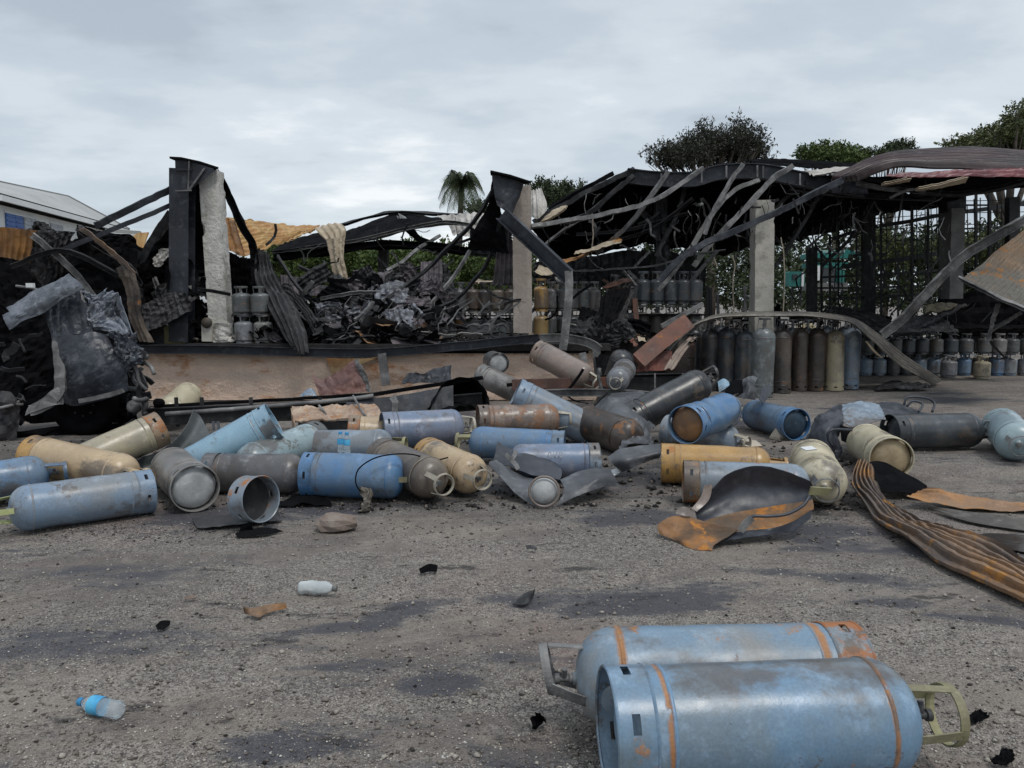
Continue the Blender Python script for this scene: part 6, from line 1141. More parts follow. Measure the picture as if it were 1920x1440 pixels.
loose('dark_funnel_shell', 'big dark burst shell opening like a funnel on the truck frame', 'burst cylinder shell', patch([[(800, 766, 9.0), (815, 740, 9.2), (842, 712, 9.4), (872, 706, 9.5), (896, 716, 9.45), (914, 742, 9.2), (916, 764, 9.0)], [(806, 770, 9.3), (825, 750, 9.6), (848, 735, 9.8), (872, 730, 9.9), (892, 738, 9.8), (902, 752, 9.5), (904, 768, 9.2)], [(812, 776, 9.0), (832, 770, 9.1), (850, 765, 9.2), (872, 762, 9.3), (888, 764, 9.2), (896, 770, 9.1), (902, 776, 9.0)]], 40, 26, thick=.006, crumple=.03, ragged=.01), SHEETBLK)

# ---------------------------------------------------------------- burnt truck
truck = thing('burnt_truck', 'burnt-out lorry with crushed grey cab at left and its bare black frame stretching right', 'truck', (-4.5, 9.6, 0))
def tp(mb, name, mat, label=None, **k):
    o = mb.build(name, mat, **k); child_world(o, truck)
    if label: o['label'] = label
    return o
CAB = metal('burnt_cab_steel', (.05, .058, .074), (.024, .028, .037), rust=.05, soot=.3, rough=.36, scale=2.6, bump=.012, chalk=.5)
VISOR = metal('ashy_visor_steel', (.15, .165, .195), (.075, .085, .10), rust=.03, soot=.32, rough=.55, scale=4, bump=.01, chalk=.6)
CRINK = metal('crinkled_bright_steel', (.22, .24, .28), (.04, .045, .055), rust=.02, soot=.45, rough=.3, scale=5, bump=.015, chalk=.7)
tp(patch([[(86, 570, 9.2), (110, 556, 9.2), (135, 548, 9.2), (158, 542, 9.2)], [(88, 605, 9.15), (112, 598, 9.1), (138, 592, 9.1), (166, 588, 9.12)], [(98, 632, 9.1), (118, 630, 9.05), (145, 628, 9.05), (174, 625, 9.08)]], 60, 26, corr=.008, wl_=.12, along='v', thick=.01, crumple=.02, freq=5, ridge=.35), 'door_upper', CAB)
tp(patch([[(98, 632, 9.1), (120, 630, 9.03), (150, 628, 9.0), (174, 624, 9.08), (200, 628, 9.1)], [(108, 680, 9.05), (130, 680, 8.98), (160, 678, 8.95), (195, 672, 9.0), (226, 672, 9.1)], [(112, 720, 9.1), (135, 722, 9.0), (165, 718, 8.98), (205, 708, 9.0), (236, 700, 9.1)], [(118, 755, 9.15), (140, 760, 9.1), (170, 756, 9.1), (208, 746, 9.1), (240, 734, 9.12)]], 40, 30, thick=.012, crumple=.025, freq=3, ridge=.35), 'door_panel', CAB)
tp(MB().sweep(bent([(148, 752, 8.98), (190, 744, 8.95), (232, 732, 9.0)], 10, .004), rect(.03, .05)), 'door_sill', CHARGREY)
tp(patch([[(4, 584, 9.0), (60, 553, 9.05), (105, 528, 9.1), (132, 514, 9.12)], [(10, 600, 8.85), (66, 572, 8.9), (112, 544, 8.95), (150, 530, 9.0)], [(18, 618, 8.85), (70, 592, 8.9), (118, 562, 8.95), (157, 541, 9.0)]], 40, 18, thick=.03, crumple=.03, freq=4, ragged=.03, ridge=.4), 'sun_visor', VISOR, 'ash-grey bent visor slab')
tp(patch([[(156, 540, 9.2), (185, 540, 9.4), (208, 548, 9.5), (222, 556, 9.5)], [(170, 580, 9.15), (195, 575, 9.3), (218, 580, 9.35), (233, 590, 9.4)], [(176, 625, 9.1), (200, 625, 9.15), (225, 630, 9.2), (247, 632, 9.3)]], 46, 40, crumple=.12, freq=4, thick=.006, ragged=.02, ridge=.6), 'crushed_windscreen', CRINK)
tp(patch([[(215, 556, 9.45), (226, 585, 9.4), (236, 610, 9.35), (248, 636, 9.3)], [(224, 555, 9.4), (236, 585, 9.35), (244, 610, 9.3), (252, 640, 9.25)]], 20, 8, crumple=.02, thick=.01), 'windscreen_pillar', VISOR)
tp(patch([[(196, 622, 9.1), (225, 620, 9.15), (248, 632, 9.2), (266, 650, 9.25)], [(218, 650, 9.05), (238, 655, 9.0), (255, 665, 9.0), (268, 672, 9.15)], [(232, 692, 9.1), (250, 692, 9.05), (262, 688, 9.1), (272, 684, 9.2)]], 26, 24, crumple=.07, freq=7, thick=.006, ragged=.02), 'dashboard', CAB)
rt = random.Random(8)
tp(patch([[(-60, 620, 9.6), (0, 610, 9.6), (60, 600, 9.7), (110, 580, 9.8), (230, 570, 9.9)], [(-60, 700, 9.5), (0, 700, 9.5), (60, 700, 9.6), (120, 690, 9.7), (250, 700, 9.7)], [(-60, 790, 9.5), (0, 790, 9.5), (60, 790, 9.6), (120, 790, 9.6), (262, 790, 9.6)]], 40, 26, crumple=.08, freq=2, thick=.01), 'cab_interior_wall', SHEETBLK)
tp(patch([[(-40, 800, 9.2), (30, 805, 9.2), (100, 800, 9.3), (200, 795, 9.4), (290, 780, 9.5)], [(-40, 850, 9.2), (30, 850, 9.2), (100, 850, 9.3), (200, 845, 9.4), (290, 830, 9.5)]], 30, 10, crumple=.06, thick=.01), 'cab_floor', SHEETBLK)
tp(MB().sweep(bent([(108, 640, 9.05), (112, 690, 9.0), (112, 730, 8.95), (100, 748, 8.9), (80, 762, 8.9), (55, 770, 8.85)], 20, .006), rect(.12, .03), up=(0, 1, 0)), 'door_frame', CHARGREY)
tp(patch([[(56, 766, 8.9), (80, 748, 8.9), (110, 728, 8.95), (116, 745, 8.95)], [(50, 782, 8.85), (82, 768, 8.85), (108, 760, 8.9), (118, 760, 8.95)]], 18, 8, crumple=.03, thick=.008), 'wheel_arch', CHARGREY)
tp(patch([[(0, 740, 9.0), (25, 745, 9.0), (45, 768, 9.0)], [(-5, 830, 9.0), (22, 825, 9.0), (42, 800, 9.0)]], 16, 16, crumple=.08, thick=.008, ragged=.03), 'torn_fender', SHEETDK)
tp(patch([[(-10, 560, 8.9), (10, 580, 8.9), (14, 610, 8.9)], [(-40, 620, 8.9), (0, 630, 8.95), (14, 640, 9)]], 16, 12, crumple=.05, thick=.01), 'seat_remains', SHEETBLK)
tp(MB().tube([P(30, 536, 9.5), P(60, 540, 9.5), P(80, 546, 9.5)], .015, 6), 'mirror_arm', CHARGREY); tp(MB().box(P(57, 535, 9.4), (.08, .05, .05)), 'mirror_head', WHITEPAINT)
for k in range(46):       # engine and mangled parts
    x0, y0 = rt.uniform(236, 284), rt.uniform(660, 800)
    if k > 26: x0, y0 = rt.uniform(-10, 110), rt.uniform(620, 800)
    Y = rt.uniform(9.0, 9.5); pts = [P(x0, y0, Y)]; d = Vector((rt.uniform(-1, 1), rt.uniform(-.5, .5), rt.uniform(-1, 1))).normalized()
    for _ in range(3): pts.append(pts[-1] + d * rt.uniform(.04, .13)); d = (d + Vector((rt.uniform(-.9, .9), rt.uniform(-.4, .4), rt.uniform(-.9, .9)))).normalized()
    if rt.random() < .5: tp(MB().tube(bent(pts, 8, .003), rt.uniform(.008, .03), 7), 'engine_pipe', rt.choice([CHAR, CHARGREY, SHEETDK]), smooth=True)
    else: tp(MB().sweep(bent(pts, 6, .003), rect(rt.uniform(.03, .09), rt.uniform(.01, .04)), up=(0, 1, .3)), 'engine_bracket', rt.choice([CHAR, SHEETDK, SHEETBLK]))
for (x, y, Y, r_, m_) in ((250, 762, 9.0, .07, CHARGREY), (268, 668, 9.1, .035, CHARGREY), (12, 752, 9.0, .07, VISOR), (252, 675, 9.0, .05, CAB), (296, 755, 9.2, .05, SHEETBLK)):
    M = Matrix.Translation(P(x, y, Y)) @ Matrix.Rotation(R(80), 4, 'X'); tp(MB().lathe([(.001, .05), (r_ * .5, .06), (r_ * .8, .04), (r_, .02), (r_, -.08)], 18, M), 'engine_pulley', m_, smooth=True)
def wheel(px, Y, r_, label):
    c_ = P(px, 800, Y); c_.z = r_; M = Matrix.Translation(c_) @ Matrix.Rotation(R(90), 4, 'X')
    tp(MB().lathe([(r_ * .62, .1), (r_ * .66, .12), (r_ * .95, .11), (r_, .06), (r_, -.1), (r_ * .62, -.12)], 36, M), 'tyre_remains', SHEETBLK, label, smooth=True)
    tp(MB().lathe([(.001, .05), (.08, .06), (.1, .02), (r_ * .45, .0), (r_ * .56, .06), (r_ * .62, .1), (r_ * .66, .1), (r_ * .66, -.1)], 36, M), 'wheel_rim', SHEETBLK, smooth=True)
    for k in range(8):
        b = MB(); b.lathe([(.013, 0), (.013, .03), (.001, .03)], 8, M @ Matrix.Translation((.13 * math.cos(k * .785), .13 * math.sin(k * .785), .01))); tp(b, 'wheel_nut', SHEETDK)
wheel(160, 9.35, .36, 'front wheel burnt down to the rim')
# frame rails
tp(MB().sweep(bent([(270, 782, 9.2), (420, 776, 9.25), (560, 772, 9.3), (720, 766, 9.3), (905, 752, 9.4)], 20, .002), cbeam(.07, .2, .01)[::-1]), 'frame_rail', CHAR)
tp(MB().sweep(bent([(290, 762, 9.5), (480, 752, 9.6), (650, 742, 9.7), (720, 738, 9.7)], 20, .004), rect(.06, .035)), 'frame_flange', SHEETBLK)
tp(MB().tube(bent([(310, 776, 9.1), (400, 770, 9.1), (500, 762, 9.15), (640, 750, 9.2), (700, 742, 9.2)], 20, .003), .025, 8), 'brake_pipe', CHARGREY, smooth=True)
tp(patch([[(648, 752, 9.2), (700, 748, 9.25), (770, 738, 9.3), (850, 722, 9.4)], [(656, 778, 9.1), (720, 782, 9.12), (780, 780, 9.15), (850, 776, 9.2)]], 20, 10, thick=.012, crumple=.01), 'side_board', CHARBLUE, 'smooth blue-black board along the frame')
tp(MB().sweep([P(650, 748, 9.35), P(760, 730, 9.45), P(905, 708, 9.6)], rect(.08, .04)), 'frame_flange', SHEETBLK)
tp(MB().sweep([P(736, 744, 9.08), P(742, 755, 9.02), (740, 778, 9.0)], rect(.07, .03), up=(0, 1, 0)), 'board_latch', CHARGREY)
for x in (330, 378, 470, 600, 700): tp(MB().sweep([P(x, 745, 9.3), P(x + 4, 800, 9.25)], rect(.04, .02), up=(0, 1, 0)), 'frame_bracket', CHAR)
for x in (400, 409, 660): tp(MB().sweep([P(x, 790, 9.1), P(x + 1, 806, 9.1)], rect(.03, .01), up=(0, 1, 0)), 'pale_tab', VISOR)
tp(MB().sweep(bent([(950, 722, 10.0), (1060, 712, 10.1), (1180, 704, 10.2), (1345, 700, 10.3)], 16, .002), rect(.06, .04)), 'frame_flange', SHEETBLK)
tp(MB().sweep([P(1168, 718, 10.15), P(1342, 714, 10.25)], cbeam(.07, .22, .01)[::-1]), 'frame_rail', CHAR)
tp(MB().sweep([P(960, 722, 10.0), P(1170, 716, 10.15)], rect(.06, .14)), 'frame_rail', BROWNSTEEL)
tp(MB().sweep(bent([(1006, 738, 9.5), (1080, 736, 9.5), (1180, 738, 9.5), (1260, 746, 9.5), (1310, 756, 9.5)], 16, .002), cbeam(.05, .09, .01)[::-1]), 'frame_rail', CHARGREY)
for x in (1172, 1228, 1280): tp(MB().sweep([P(x, 700, 10.1), P(x, 735, 10.1)], rect(.02, .015), up=(0, 1, 0)), 'frame_bracket', CHARGREY)
for k in range(22):
    x0, y0 = rt.uniform(990, 1180), rt.uniform(742, 790); Y = rt.uniform(9.4, 9.8); pts = [P(x0, y0, Y)]; d = Vector((rt.uniform(-1, 1), 0, rt.uniform(-.6, .6))).normalized()
    for _ in range(3): pts.append(pts[-1] + d * rt.uniform(.06, .2)); d = (d + Vector((rt.uniform(-.7, .7), 0, rt.uniform(-.7, .7)))).normalized()
    tp(MB().tube(bent(pts, 8, .003), rt.uniform(.008, .03), 6), 'axle_pipe', rt.choice([CHAR, SHEETBLK, CHARGREY]), smooth=True)
RB = metal('orange_burnt_box', (.48, .36, .26), (.3, .2, .14), rust=.45, soot=.12, rough=.65, scale=5, bump=.01, chalk=.5, rustc=(.3, .1, .03), rustc2=(.6, .28, .1))
tp(patch([[(546, 764, 9.1), (600, 762, 9.1), (650, 760, 9.1), (702, 758, 9.1)], [(552, 790, 8.7), (610, 788, 8.7), (665, 788, 8.7), (728, 786, 8.7)]], 30, 16, thick=.02, crumple=.025, freq=6), 'toolbox_lid', RB, 'rust-orange scorched toolbox lid')
tp(patch([[(546, 765, 9.1), (548, 778, 8.9), (552, 791, 8.7)], [(548, 795, 9.1), (550, 805, 8.9), (556, 812, 8.7)]], 10, 8, thick=.01), 'toolbox_side', RB)
tp(MB().sweep([P(560, 802, 8.72), P(728, 798, 8.72)], rect(.03, .13)), 'toolbox_front', CHAR)
tp(MB().tube([P(598, 760, 9.0), P(610, 775, 8.85), P(618, 790, 8.7)], .012, 6), 'toolbox_strap', CHARGREY); tp(MB().tube([P(662, 742, 9.1), P(675, 765, 8.95), P(688, 785, 8.72)], .014, 6), 'toolbox_strap', CHARGREY)

# ---------------------------------------------------------------- burst shells
TORN = metal('torn_shell_grey', (.10, .105, .115), (.05, .052, .058), rust=.12, soot=.3, rough=.42, scale=3, bump=.005, chalk=.4)
TORNB = metal('torn_shell_blueblack', (.05, .055, .068), (.032, .035, .045), rust=.06, soot=.15, rough=.42, scale=3, bump=.004, chalk=.2)
def shell(label, parts, cat='burst cylinder', nm='burst_cylinder'):
    c_ = V(parts[0][1][0][0]); c_ = Vector((c_.x, c_.y, 0)); t = thing(nm, label, cat, c_)
    for pn, rows, m_, kw in parts:
        o = patch(rows, **{**dict(nu=34, nv=22, thick=.005, crumple=.018, ragged=.012, ridge=.35), **kw}).build(pn, m_, smooth=False, angle=50); child_world(o, t)
    return t
shell('dark grey torn sheet flaring up between the khaki and light blue cylinders', [
    ('shell_wall', [[(362, 768, 7.9), (350, 800, 7.6), (324, 830, 7.3), (288, 852, 7.05), (240, 862, 6.9)], [(378, 785, 8.0), (362, 815, 7.7), (335, 845, 7.4), (300, 868, 7.1), (240, 880, 6.9)], [(397, 815, 7.6), (372, 842, 7.4), (340, 865, 7.2), (300, 884, 7.0), (235, 888, 6.9)]], metal('torn_sheet_greygreen', (.1, .11, .11), (.05, .055, .055), rust=.04, soot=.2, rough=.5, scale=3, bump=.006, chalk=.35), {}),
    ('curled_lip', [[(232, 878, 6.9), (230, 856, 6.95), (244, 850, 7.0), (256, 858, 7.0), (272, 853, 7.0)], [(240, 892, 6.75), (236, 872, 6.75), (246, 858, 6.85), (258, 864, 6.85), (270, 856, 6.9)]], SHEETDK, dict(nu=24, nv=8))])
t = shell('grey cylinder split open into two wings around its round base, centre front', [
    ('left_wing', [[(930, 862, 6.75), (950, 876, 6.7), (985, 895, 6.55), (1012, 900, 6.35)], [(918, 868, 6.6), (940, 888, 6.5), (975, 915, 6.3), (995, 925, 6.2)], [(926, 880, 6.5), (950, 908, 6.35), (980, 935, 6.2), (1005, 950, 6.1)]], TORN, {}),
    ('right_wing', [[(1050, 900, 6.4), (1080, 884, 6.5), (1115, 876, 6.55), (1140, 880, 6.6)], [(1058, 920, 6.2), (1090, 905, 6.25), (1125, 892, 6.3), (1150, 888, 6.4)], [(1045, 950, 6.1), (1085, 930, 6.15), (1125, 915, 6.25), (1160, 910, 6.35)]], TORN, {}),
    ('wing_lining', [[(1100, 880, 6.6), (1125, 876, 6.7), (1145, 880, 6.7)], [(1110, 900, 6.45), (1135, 900, 6.5), (1158, 908, 6.5)]], TORNB, dict(nu=12, nv=8)),
    ('back_flap', [[(932, 826, 7.0), (955, 838, 6.95), (985, 838, 6.9), (1020, 850, 6.9), (1045, 872, 6.8)], [(928, 850, 6.85), (950, 862, 6.8), (985, 872, 6.65), (1015, 878, 6.6), (1050, 890, 6.6)], [(920, 868, 6.8), (955, 875, 6.7), (990, 890, 6.5), (1020, 895, 6.4), (1048, 900, 6.45)]], TORNB, dict(crumple=.03, ragged=.02))])
def dish(t, px, py, Y, r_, mat, tilt, ring=True, name='dished_base', rz=0):
    M = Matrix.Translation(P(px, py, Y)) @ Matrix.Rotation(R(rz), 4, 'Z') @ Matrix.Rotation(R(90 + tilt), 4, 'X')
    o = MB().lathe([(.001, .045), (r_ * .4, .04), (r_ * .75, .02), (r_ * .93, -.01), (r_ * .95, -.03)], 32, M).build(name, mat, smooth=True); child_world(o, t)
    if ring: o = MB().tube([M @ Vector((r_ * math.cos(a), r_ * math.sin(a), .03)) for a in [2 * math.pi * k / 36 for k in range(36)]], .01, 6, close=True).build('base_rim', PM['pinkbrown'], smooth=True); child_world(o, t)
dish(t, 1020, 921, 6.08, .115, BPALE, -8)
for pts in ([(948, 852, 6.7), (968, 872, 6.5), (972, 880, 6.45)], [(968, 845, 6.7), (962, 858, 6.6), (955, 860, 6.6)]):
    child_world(MB().sweep(bent(pts, 6), rect(.035, .006), up=(0, 1, 0)).build('bent_strap', CHARGREY), t)
RIN = metal('orange_rusted_lining', (.30, .14, .045), (.12, .085, .06), rust=.5, soot=.42, rough=.6, scale=3.5, bump=.006, rustc=(.32, .1, .02), rustc2=(.5, .24, .06))
t = shell('big blue-black cylinder shell burst open like a leaf with orange rust inside', [
    ('rear_wall', [[(1300, 950, 5.375), (1330, 918, 5.403), (1365, 886, 5.428), (1410, 873, 5.445), (1460, 879, 5.438), (1522, 902, 5.410)], [(1306, 966, 5.403), (1345, 938, 5.463), (1385, 918, 5.487), (1430, 912, 5.498), (1478, 912, 5.487), (1528, 920, 5.428)], [(1308, 984, 5.340), (1350, 970, 5.382), (1395, 960, 5.410), (1440, 952, 5.428), (1480, 945, 5.428), (1522, 938, 5.410)]], TORNB, dict(nu=44, nv=26, ragged=.004)),
    ('floor_wall', [[(1308, 982, 5.347), (1350, 968, 5.389), (1395, 958, 5.417), (1440, 950, 5.434), (1480, 943, 5.434), (1524, 936, 5.417)], [(1330, 992, 5.270), (1370, 985, 5.288), (1410, 980, 5.305), (1450, 975, 5.312), (1490, 965, 5.322), (1526, 952, 5.340)], [(1350, 1000, 5.200), (1385, 1000, 5.200), (1420, 995, 5.207), (1455, 990, 5.218), (1490, 978, 5.253), (1520, 958, 5.305)]], RIN, dict(nu=44, nv=20)),
    ('outer_belly', [[(1350, 998, 5.190), (1385, 998, 5.190), (1420, 993, 5.204), (1455, 988, 5.214), (1490, 976, 5.249), (1522, 956, 5.305)], [(1352, 1014, 5.080), (1385, 1012, 5.100), (1420, 1006, 5.140), (1455, 1000, 5.200), (1492, 992, 5.235), (1520, 972, 5.288)]], TORNB, dict(nu=34, nv=8)),
    ('front_flap', [[(1296, 968, 5.305), (1320, 976, 5.288), (1350, 985, 5.235), (1385, 992, 5.200)], [(1262, 968, 5.277), (1290, 985, 5.235), (1325, 1000, 5.150), (1362, 1008, 5.050)], [(1237, 985, 5.235), (1262, 1002, 5.200), (1292, 1014, 5.080), (1340, 1022, 5.000)], [(1240, 1002, 5.214), (1270, 1014, 5.140), (1300, 1030, 5.000), (1335, 1034, 4.97)]], RIN, dict(nu=30, nv=26, ragged=.015)),
    ('split_spike', [[(1318, 908, 5.393), (1312, 930, 5.375), (1296, 952, 5.340)], [(1334, 905, 5.393), (1328, 935, 5.368), (1306, 958, 5.322)]], PM['pinkbrown'], dict(nu=14, nv=8)),
    ('split_spike', [[(1270, 955, 5.305), (1282, 948, 5.305), (1298, 958, 5.305)], [(1268, 962, 5.288), (1284, 966, 5.277), (1296, 966, 5.288)]], PM['pinkbrown'], dict(nu=10, nv=8))])
child_world(MB().tube(bent([(1392, 992, 5.15), (1400, 978, 5.15), (1412, 968, 5.15), (1440, 968, 5.15), (1475, 964, 5.15), (1505, 948, 5.2), (1518, 930, 5.25)], 26), .011, 8).build('guard_ring_piece', TORNB, smooth=True), t)
child_world(MB().sweep(bent([(1388, 996, 5.13), (1398, 982, 5.13), (1410, 970, 5.13)], 6), rect(.05, .008), up=(0, 1, 0)).build('bent_strap', CHARGREY), t)
child_world(MB().sweep(bent([(1518, 920, 5.40), (1535, 921, 5.42), (1556, 922, 5.5)], 6), rect(.06, .012), up=(0, 1, .2)).build('guard_strap', GOLIVE), t)
shell('curled grey piece of torn cylinder shell right of the slate grey cylinder', [
    ('shell_wall', [[(1138, 858, 7.2), (1160, 842, 7.25), (1195, 836, 7.3), (1236, 832, 7.3)], [(1150, 872, 7.1), (1170, 862, 7.05), (1200, 856, 7.1), (1238, 848, 7.15)], [(1168, 886, 7.1), (1185, 880, 7.05), (1205, 870, 7.1), (1236, 860, 7.15)]], TORN, {})])
shell('crumpled grey burst cylinder slumped in the middle of the heap', [
    ('shell_wall', [[(1108, 772, 9.0), (1130, 745, 9.1), (1160, 732, 9.2), (1200, 734, 9.2), (1238, 752, 9.1)], [(1112, 800, 8.6), (1138, 772, 8.6), (1165, 760, 8.6), (1200, 764, 8.7), (1236, 778, 8.8)], [(1130, 830, 8.3), (1155, 800, 8.25), (1178, 792, 8.3), (1206, 795, 8.4), (1232, 800, 8.6)]], TORN, dict(crumple=.05, freq=3)),
    ('torn_skirt', [[(1160, 790, 8.3), (1180, 785, 8.3), (1210, 792, 8.4), (1230, 800, 8.5)], [(1165, 825, 8.0), (1185, 820, 8.0), (1205, 815, 8.1), (1220, 822, 8.2)], [(1170, 842, 7.7), (1190, 832, 7.7), (1212, 828, 7.8), (1222, 836, 7.9)]], TORN, dict(crumple=.06, freq=4, ragged=.03))])
t = shell('blue and black burst cylinder folded into a shell behind the slate cylinder at the right', [
    ('dark_curl', [[(1515, 860, 8.0), (1512, 828, 8.1), (1525, 790, 8.3), (1550, 765, 8.5), (1572, 756, 8.6)], [(1535, 868, 7.8), (1545, 835, 7.8), (1556, 800, 7.9), (1570, 780, 8.1), (1578, 768, 8.3)], [(1575, 862, 7.8), (1580, 840, 7.9), (1575, 815, 8.0), (1578, 795, 8.1), (1582, 778, 8.3)]], TORNB, dict(crumple=.05, freq=4)),
    ('blue_skin', [[(1556, 762, 8.6), (1590, 752, 8.6), (1628, 754, 8.6), (1645, 762, 8.6)], [(1568, 772, 8.3), (1598, 775, 8.2), (1635, 778, 8.2), (1655, 776, 8.3)], [(1572, 786, 8.1), (1602, 795, 8.0), (1636, 792, 8.0), (1662, 782, 8.1)]], PM['bluerust'], dict(crumple=.05, freq=4, ragged=.02)),
    ('black_flap', [[(1640, 762, 8.9), (1652, 750, 9.1), (1680, 752, 9.2), (1700, 760, 9.2), (1735, 772, 9.1)], [(1655, 782, 8.6), (1670, 778, 8.6), (1695, 780, 8.6), (1720, 782, 8.7), (1760, 780, 8.8)]], TORNB, dict(crumple=.04)),
    ('lower_fold', [[(1572, 800, 8.0), (1600, 806, 8.0), (1650, 800, 8.1)], [(1580, 830, 7.9), (1610, 838, 7.8), (1660, 830, 8.0)]], SHEETBLK, dict(crumple=.04))])
for pts in ([(1695, 760, 9.1), (1702, 745, 9.1), (1735, 746, 9.1), (1752, 756, 9.1), (1748, 772, 9.0)], [(1700, 762, 9), (1712, 752, 9), (1730, 758, 9), (1722, 772, 8.9)], [(1562, 838, 7.7), (1552, 820, 7.7), (1560, 806, 7.7), (1600, 806, 7.8)]):
    child_world(MB().tube(bent(pts, 18), .014, 7).build('bent_guard_wire', TORNB, smooth=True), t)
# dark fold near the tall row
shell('black torn cylinder end with open mouth right of the tilted dark grey cylinder', [
    ('shell_wall', [[(1396, 705, 9.8), (1408, 700, 9.9), (1420, 706, 9.9)], [(1390, 728, 9.6), (1402, 722, 9.4), (1418, 732, 9.5)], [(1372, 742, 9.5), (1392, 748, 9.3), (1412, 750, 9.4)]], TORN, dict(crumple=.05)),
    ('black_fold', [[(1445, 722, 9.6), (1430, 726, 9.5), (1420, 748, 9.3)], [(1450, 730, 9.5), (1440, 745, 9.4), (1430, 760, 9.3)]], TORNB, dict(crumple=.03)),
    ('black_fold', [[(1356, 730, 9.5), (1376, 712, 9.7), (1396, 708, 9.8)], [(1358, 745, 9.4), (1380, 735, 9.4), (1398, 732, 9.5)]], SHEETBLK, dict(crumple=.04))])
shell('pale crumpled scrap at the valve of the tilted dark grey cylinder', [('scrap', [[(1345, 712, 9.4), (1356, 706, 9.4), (1366, 712, 9.4)], [(1348, 735, 9.3), (1358, 728, 9.3), (1366, 722, 9.3)]], PM['light'], dict(nu=12, nv=10, crumple=.05))], 'metal scrap', 'metal_scrap')
# broken foot ring standing on edge
A_ = g(462, 935, .2); M = frame(A_, Vector((.85, -.55, .12)), .4); t = thing('broken_foot_ring', 'torn-off cylinder foot ring with blue and rusty paint standing on edge', 'steel ring', mat=M)
rm = ring_mesh(.16, .15, .006, 5); inst('ring_band', rm, t, PM['bluerust'])
inst('ring_floor', MB().lathe([(.155, .05), (.12, .03), (.06, .02), (.001, .018)], 32).mesh('ring_floor', CHAR, smooth=True), t, CHAR)
loose('ring_tail', 'black torn sheet tongue under the standing foot ring', 'metal scrap', patch([[(452, 978, .0 + 5.6), (462, 970, 5.65), (470, 975, 5.6)], [(446, 1004, 5.35), (462, 1002, 5.36), (474, 1000, 5.38)]], 10, 8, crumple=.02), SHEETBLK)
loose('black_flat_sheet', 'flat black torn sheet on the ground beside the standing foot ring', 'metal sheet', patch([[g(440, 1002, .01), g(480, 992, .03), g(515, 990, .03)], [g(445, 1008, .006), g(490, 1004, .01), g(530, 995, .006)]], 20, 8, crumple=.015), SHEETBLK)
loose('black_flat_sheet', 'flat dark torn sheet under the bright blue cylinder', 'metal sheet', patch([[g(520, 940, .03), g(560, 922, .05), g(610, 925, .05)], [g(515, 948, .01), g(560, 945, .02), g(620, 945, .01)]], 20, 10, crumple=.03, ragged=.04), SHEETBLK)
loose('black_flat_sheet', 'long dark torn sheet behind the standing foot ring', 'metal sheet', patch([[g(360, 970, .02), g(430, 962, .03), g(520, 955, .04)], [g(370, 990, .008), g(440, 985, .012), g(530, 975, .01)]], 24, 10, crumple=.02, ragged=.04), SHEETDK)
# rusty strips at the right
RS = metal('rust_streaked_strip', (.24, .13, .06), (.09, .07, .06), rust=.5, soot=.2, rough=.6, scale=3, bump=.006, chalk=.35, rustc=(.2, .075, .02), rustc2=(.5, .25, .06), stretch=(1.0, .5, 1))
loose('rusty_folded_strip', 'long folded rust-streaked roofing strip running off the right edge', 'metal strip', patch([
    [(1612, 868, 6.5), (1602, 895, 6.3), (1608, 925, 6.1), (1640, 975, 5.62), g(1700, 1015, .03), g(1790, 1068, .02), g(1950, 1145, .02)],
    [(1620, 866, 6.5), (1618, 900, 6.25), (1630, 930, 6.0), (1662, 968, 5.62), g(1722, 1006, .07), g(1812, 1050, .06), g(1950, 1118, .055)],
    [(1630, 872, 6.5), (1636, 905, 6.2), (1652, 938, 6.0), (1690, 970, 5.7), g(1750, 998, .05), g(1840, 1034, .05), g(1950, 1090, .05)],
    [(1634, 876, 6.5), (1644, 912, 6.2), (1668, 945, 6.0), (1712, 968, 5.75), g(1775, 990, .06), g(1858, 1018, .05), g(1950, 1066, .05)]], 90, 90, corr=.022, wl_=.075, trap=True, crumple=.03, freq=2.5, thick=.003, ragged=.02, ridge=.3), RS)
loose('black_curled_sheet', 'black curled sheet end rising behind the rusty folded strip', 'metal sheet', patch([[(1618, 868, 6.7), (1650, 866, 6.8), (1690, 882, 6.8), (1738, 912, 6.6)], [(1640, 895, 6.5), (1665, 900, 6.5), (1700, 908, 6.45), (1740, 925, 6.4)], [(1655, 925, 6.3), (1680, 925, 6.3), (1712, 930, 6.3), (1745, 938, 6.25)]], 30, 20, crumple=.03, thick=.004, ridge=.2), SHEETBLK)
loose('orange_strip', 'orange rusted strip trailing from the black curled sheet to the right edge', 'metal strip', patch([[g(1736, 916, .12), g(1780, 922, .07), g(1850, 935, .04), g(1960, 948, .03)], [g(1700, 930, .10), g(1760, 945, .05), g(1840, 955, .02), g(1960, 958, .02)]], 50, 14, corr=.01, wl_=.08, crumple=.015), metal('orange_strip_rust', (.38, .19, .07), (.25, .15, .09), rust=.5, soot=.08, rough=.65, scale=3, rustc=(.35, .13, .03), rustc2=(.55, .28, .1)))
loose('metal_strip', 'flat pale grey strip lying between the orange strip and the rusty folded one', 'metal strip', patch([[g(1745, 948, .04), g(1820, 960, .04), g(1960, 976, .04)], [g(1740, 952, .015), g(1820, 978, .015), g(1960, 1000, .012)]], 30, 10, corr=.005, wl_=.1), metal('pale_blade_steel', (.12, .105, .09), (.07, .062, .056), rust=.12, soot=.2, rough=.6))
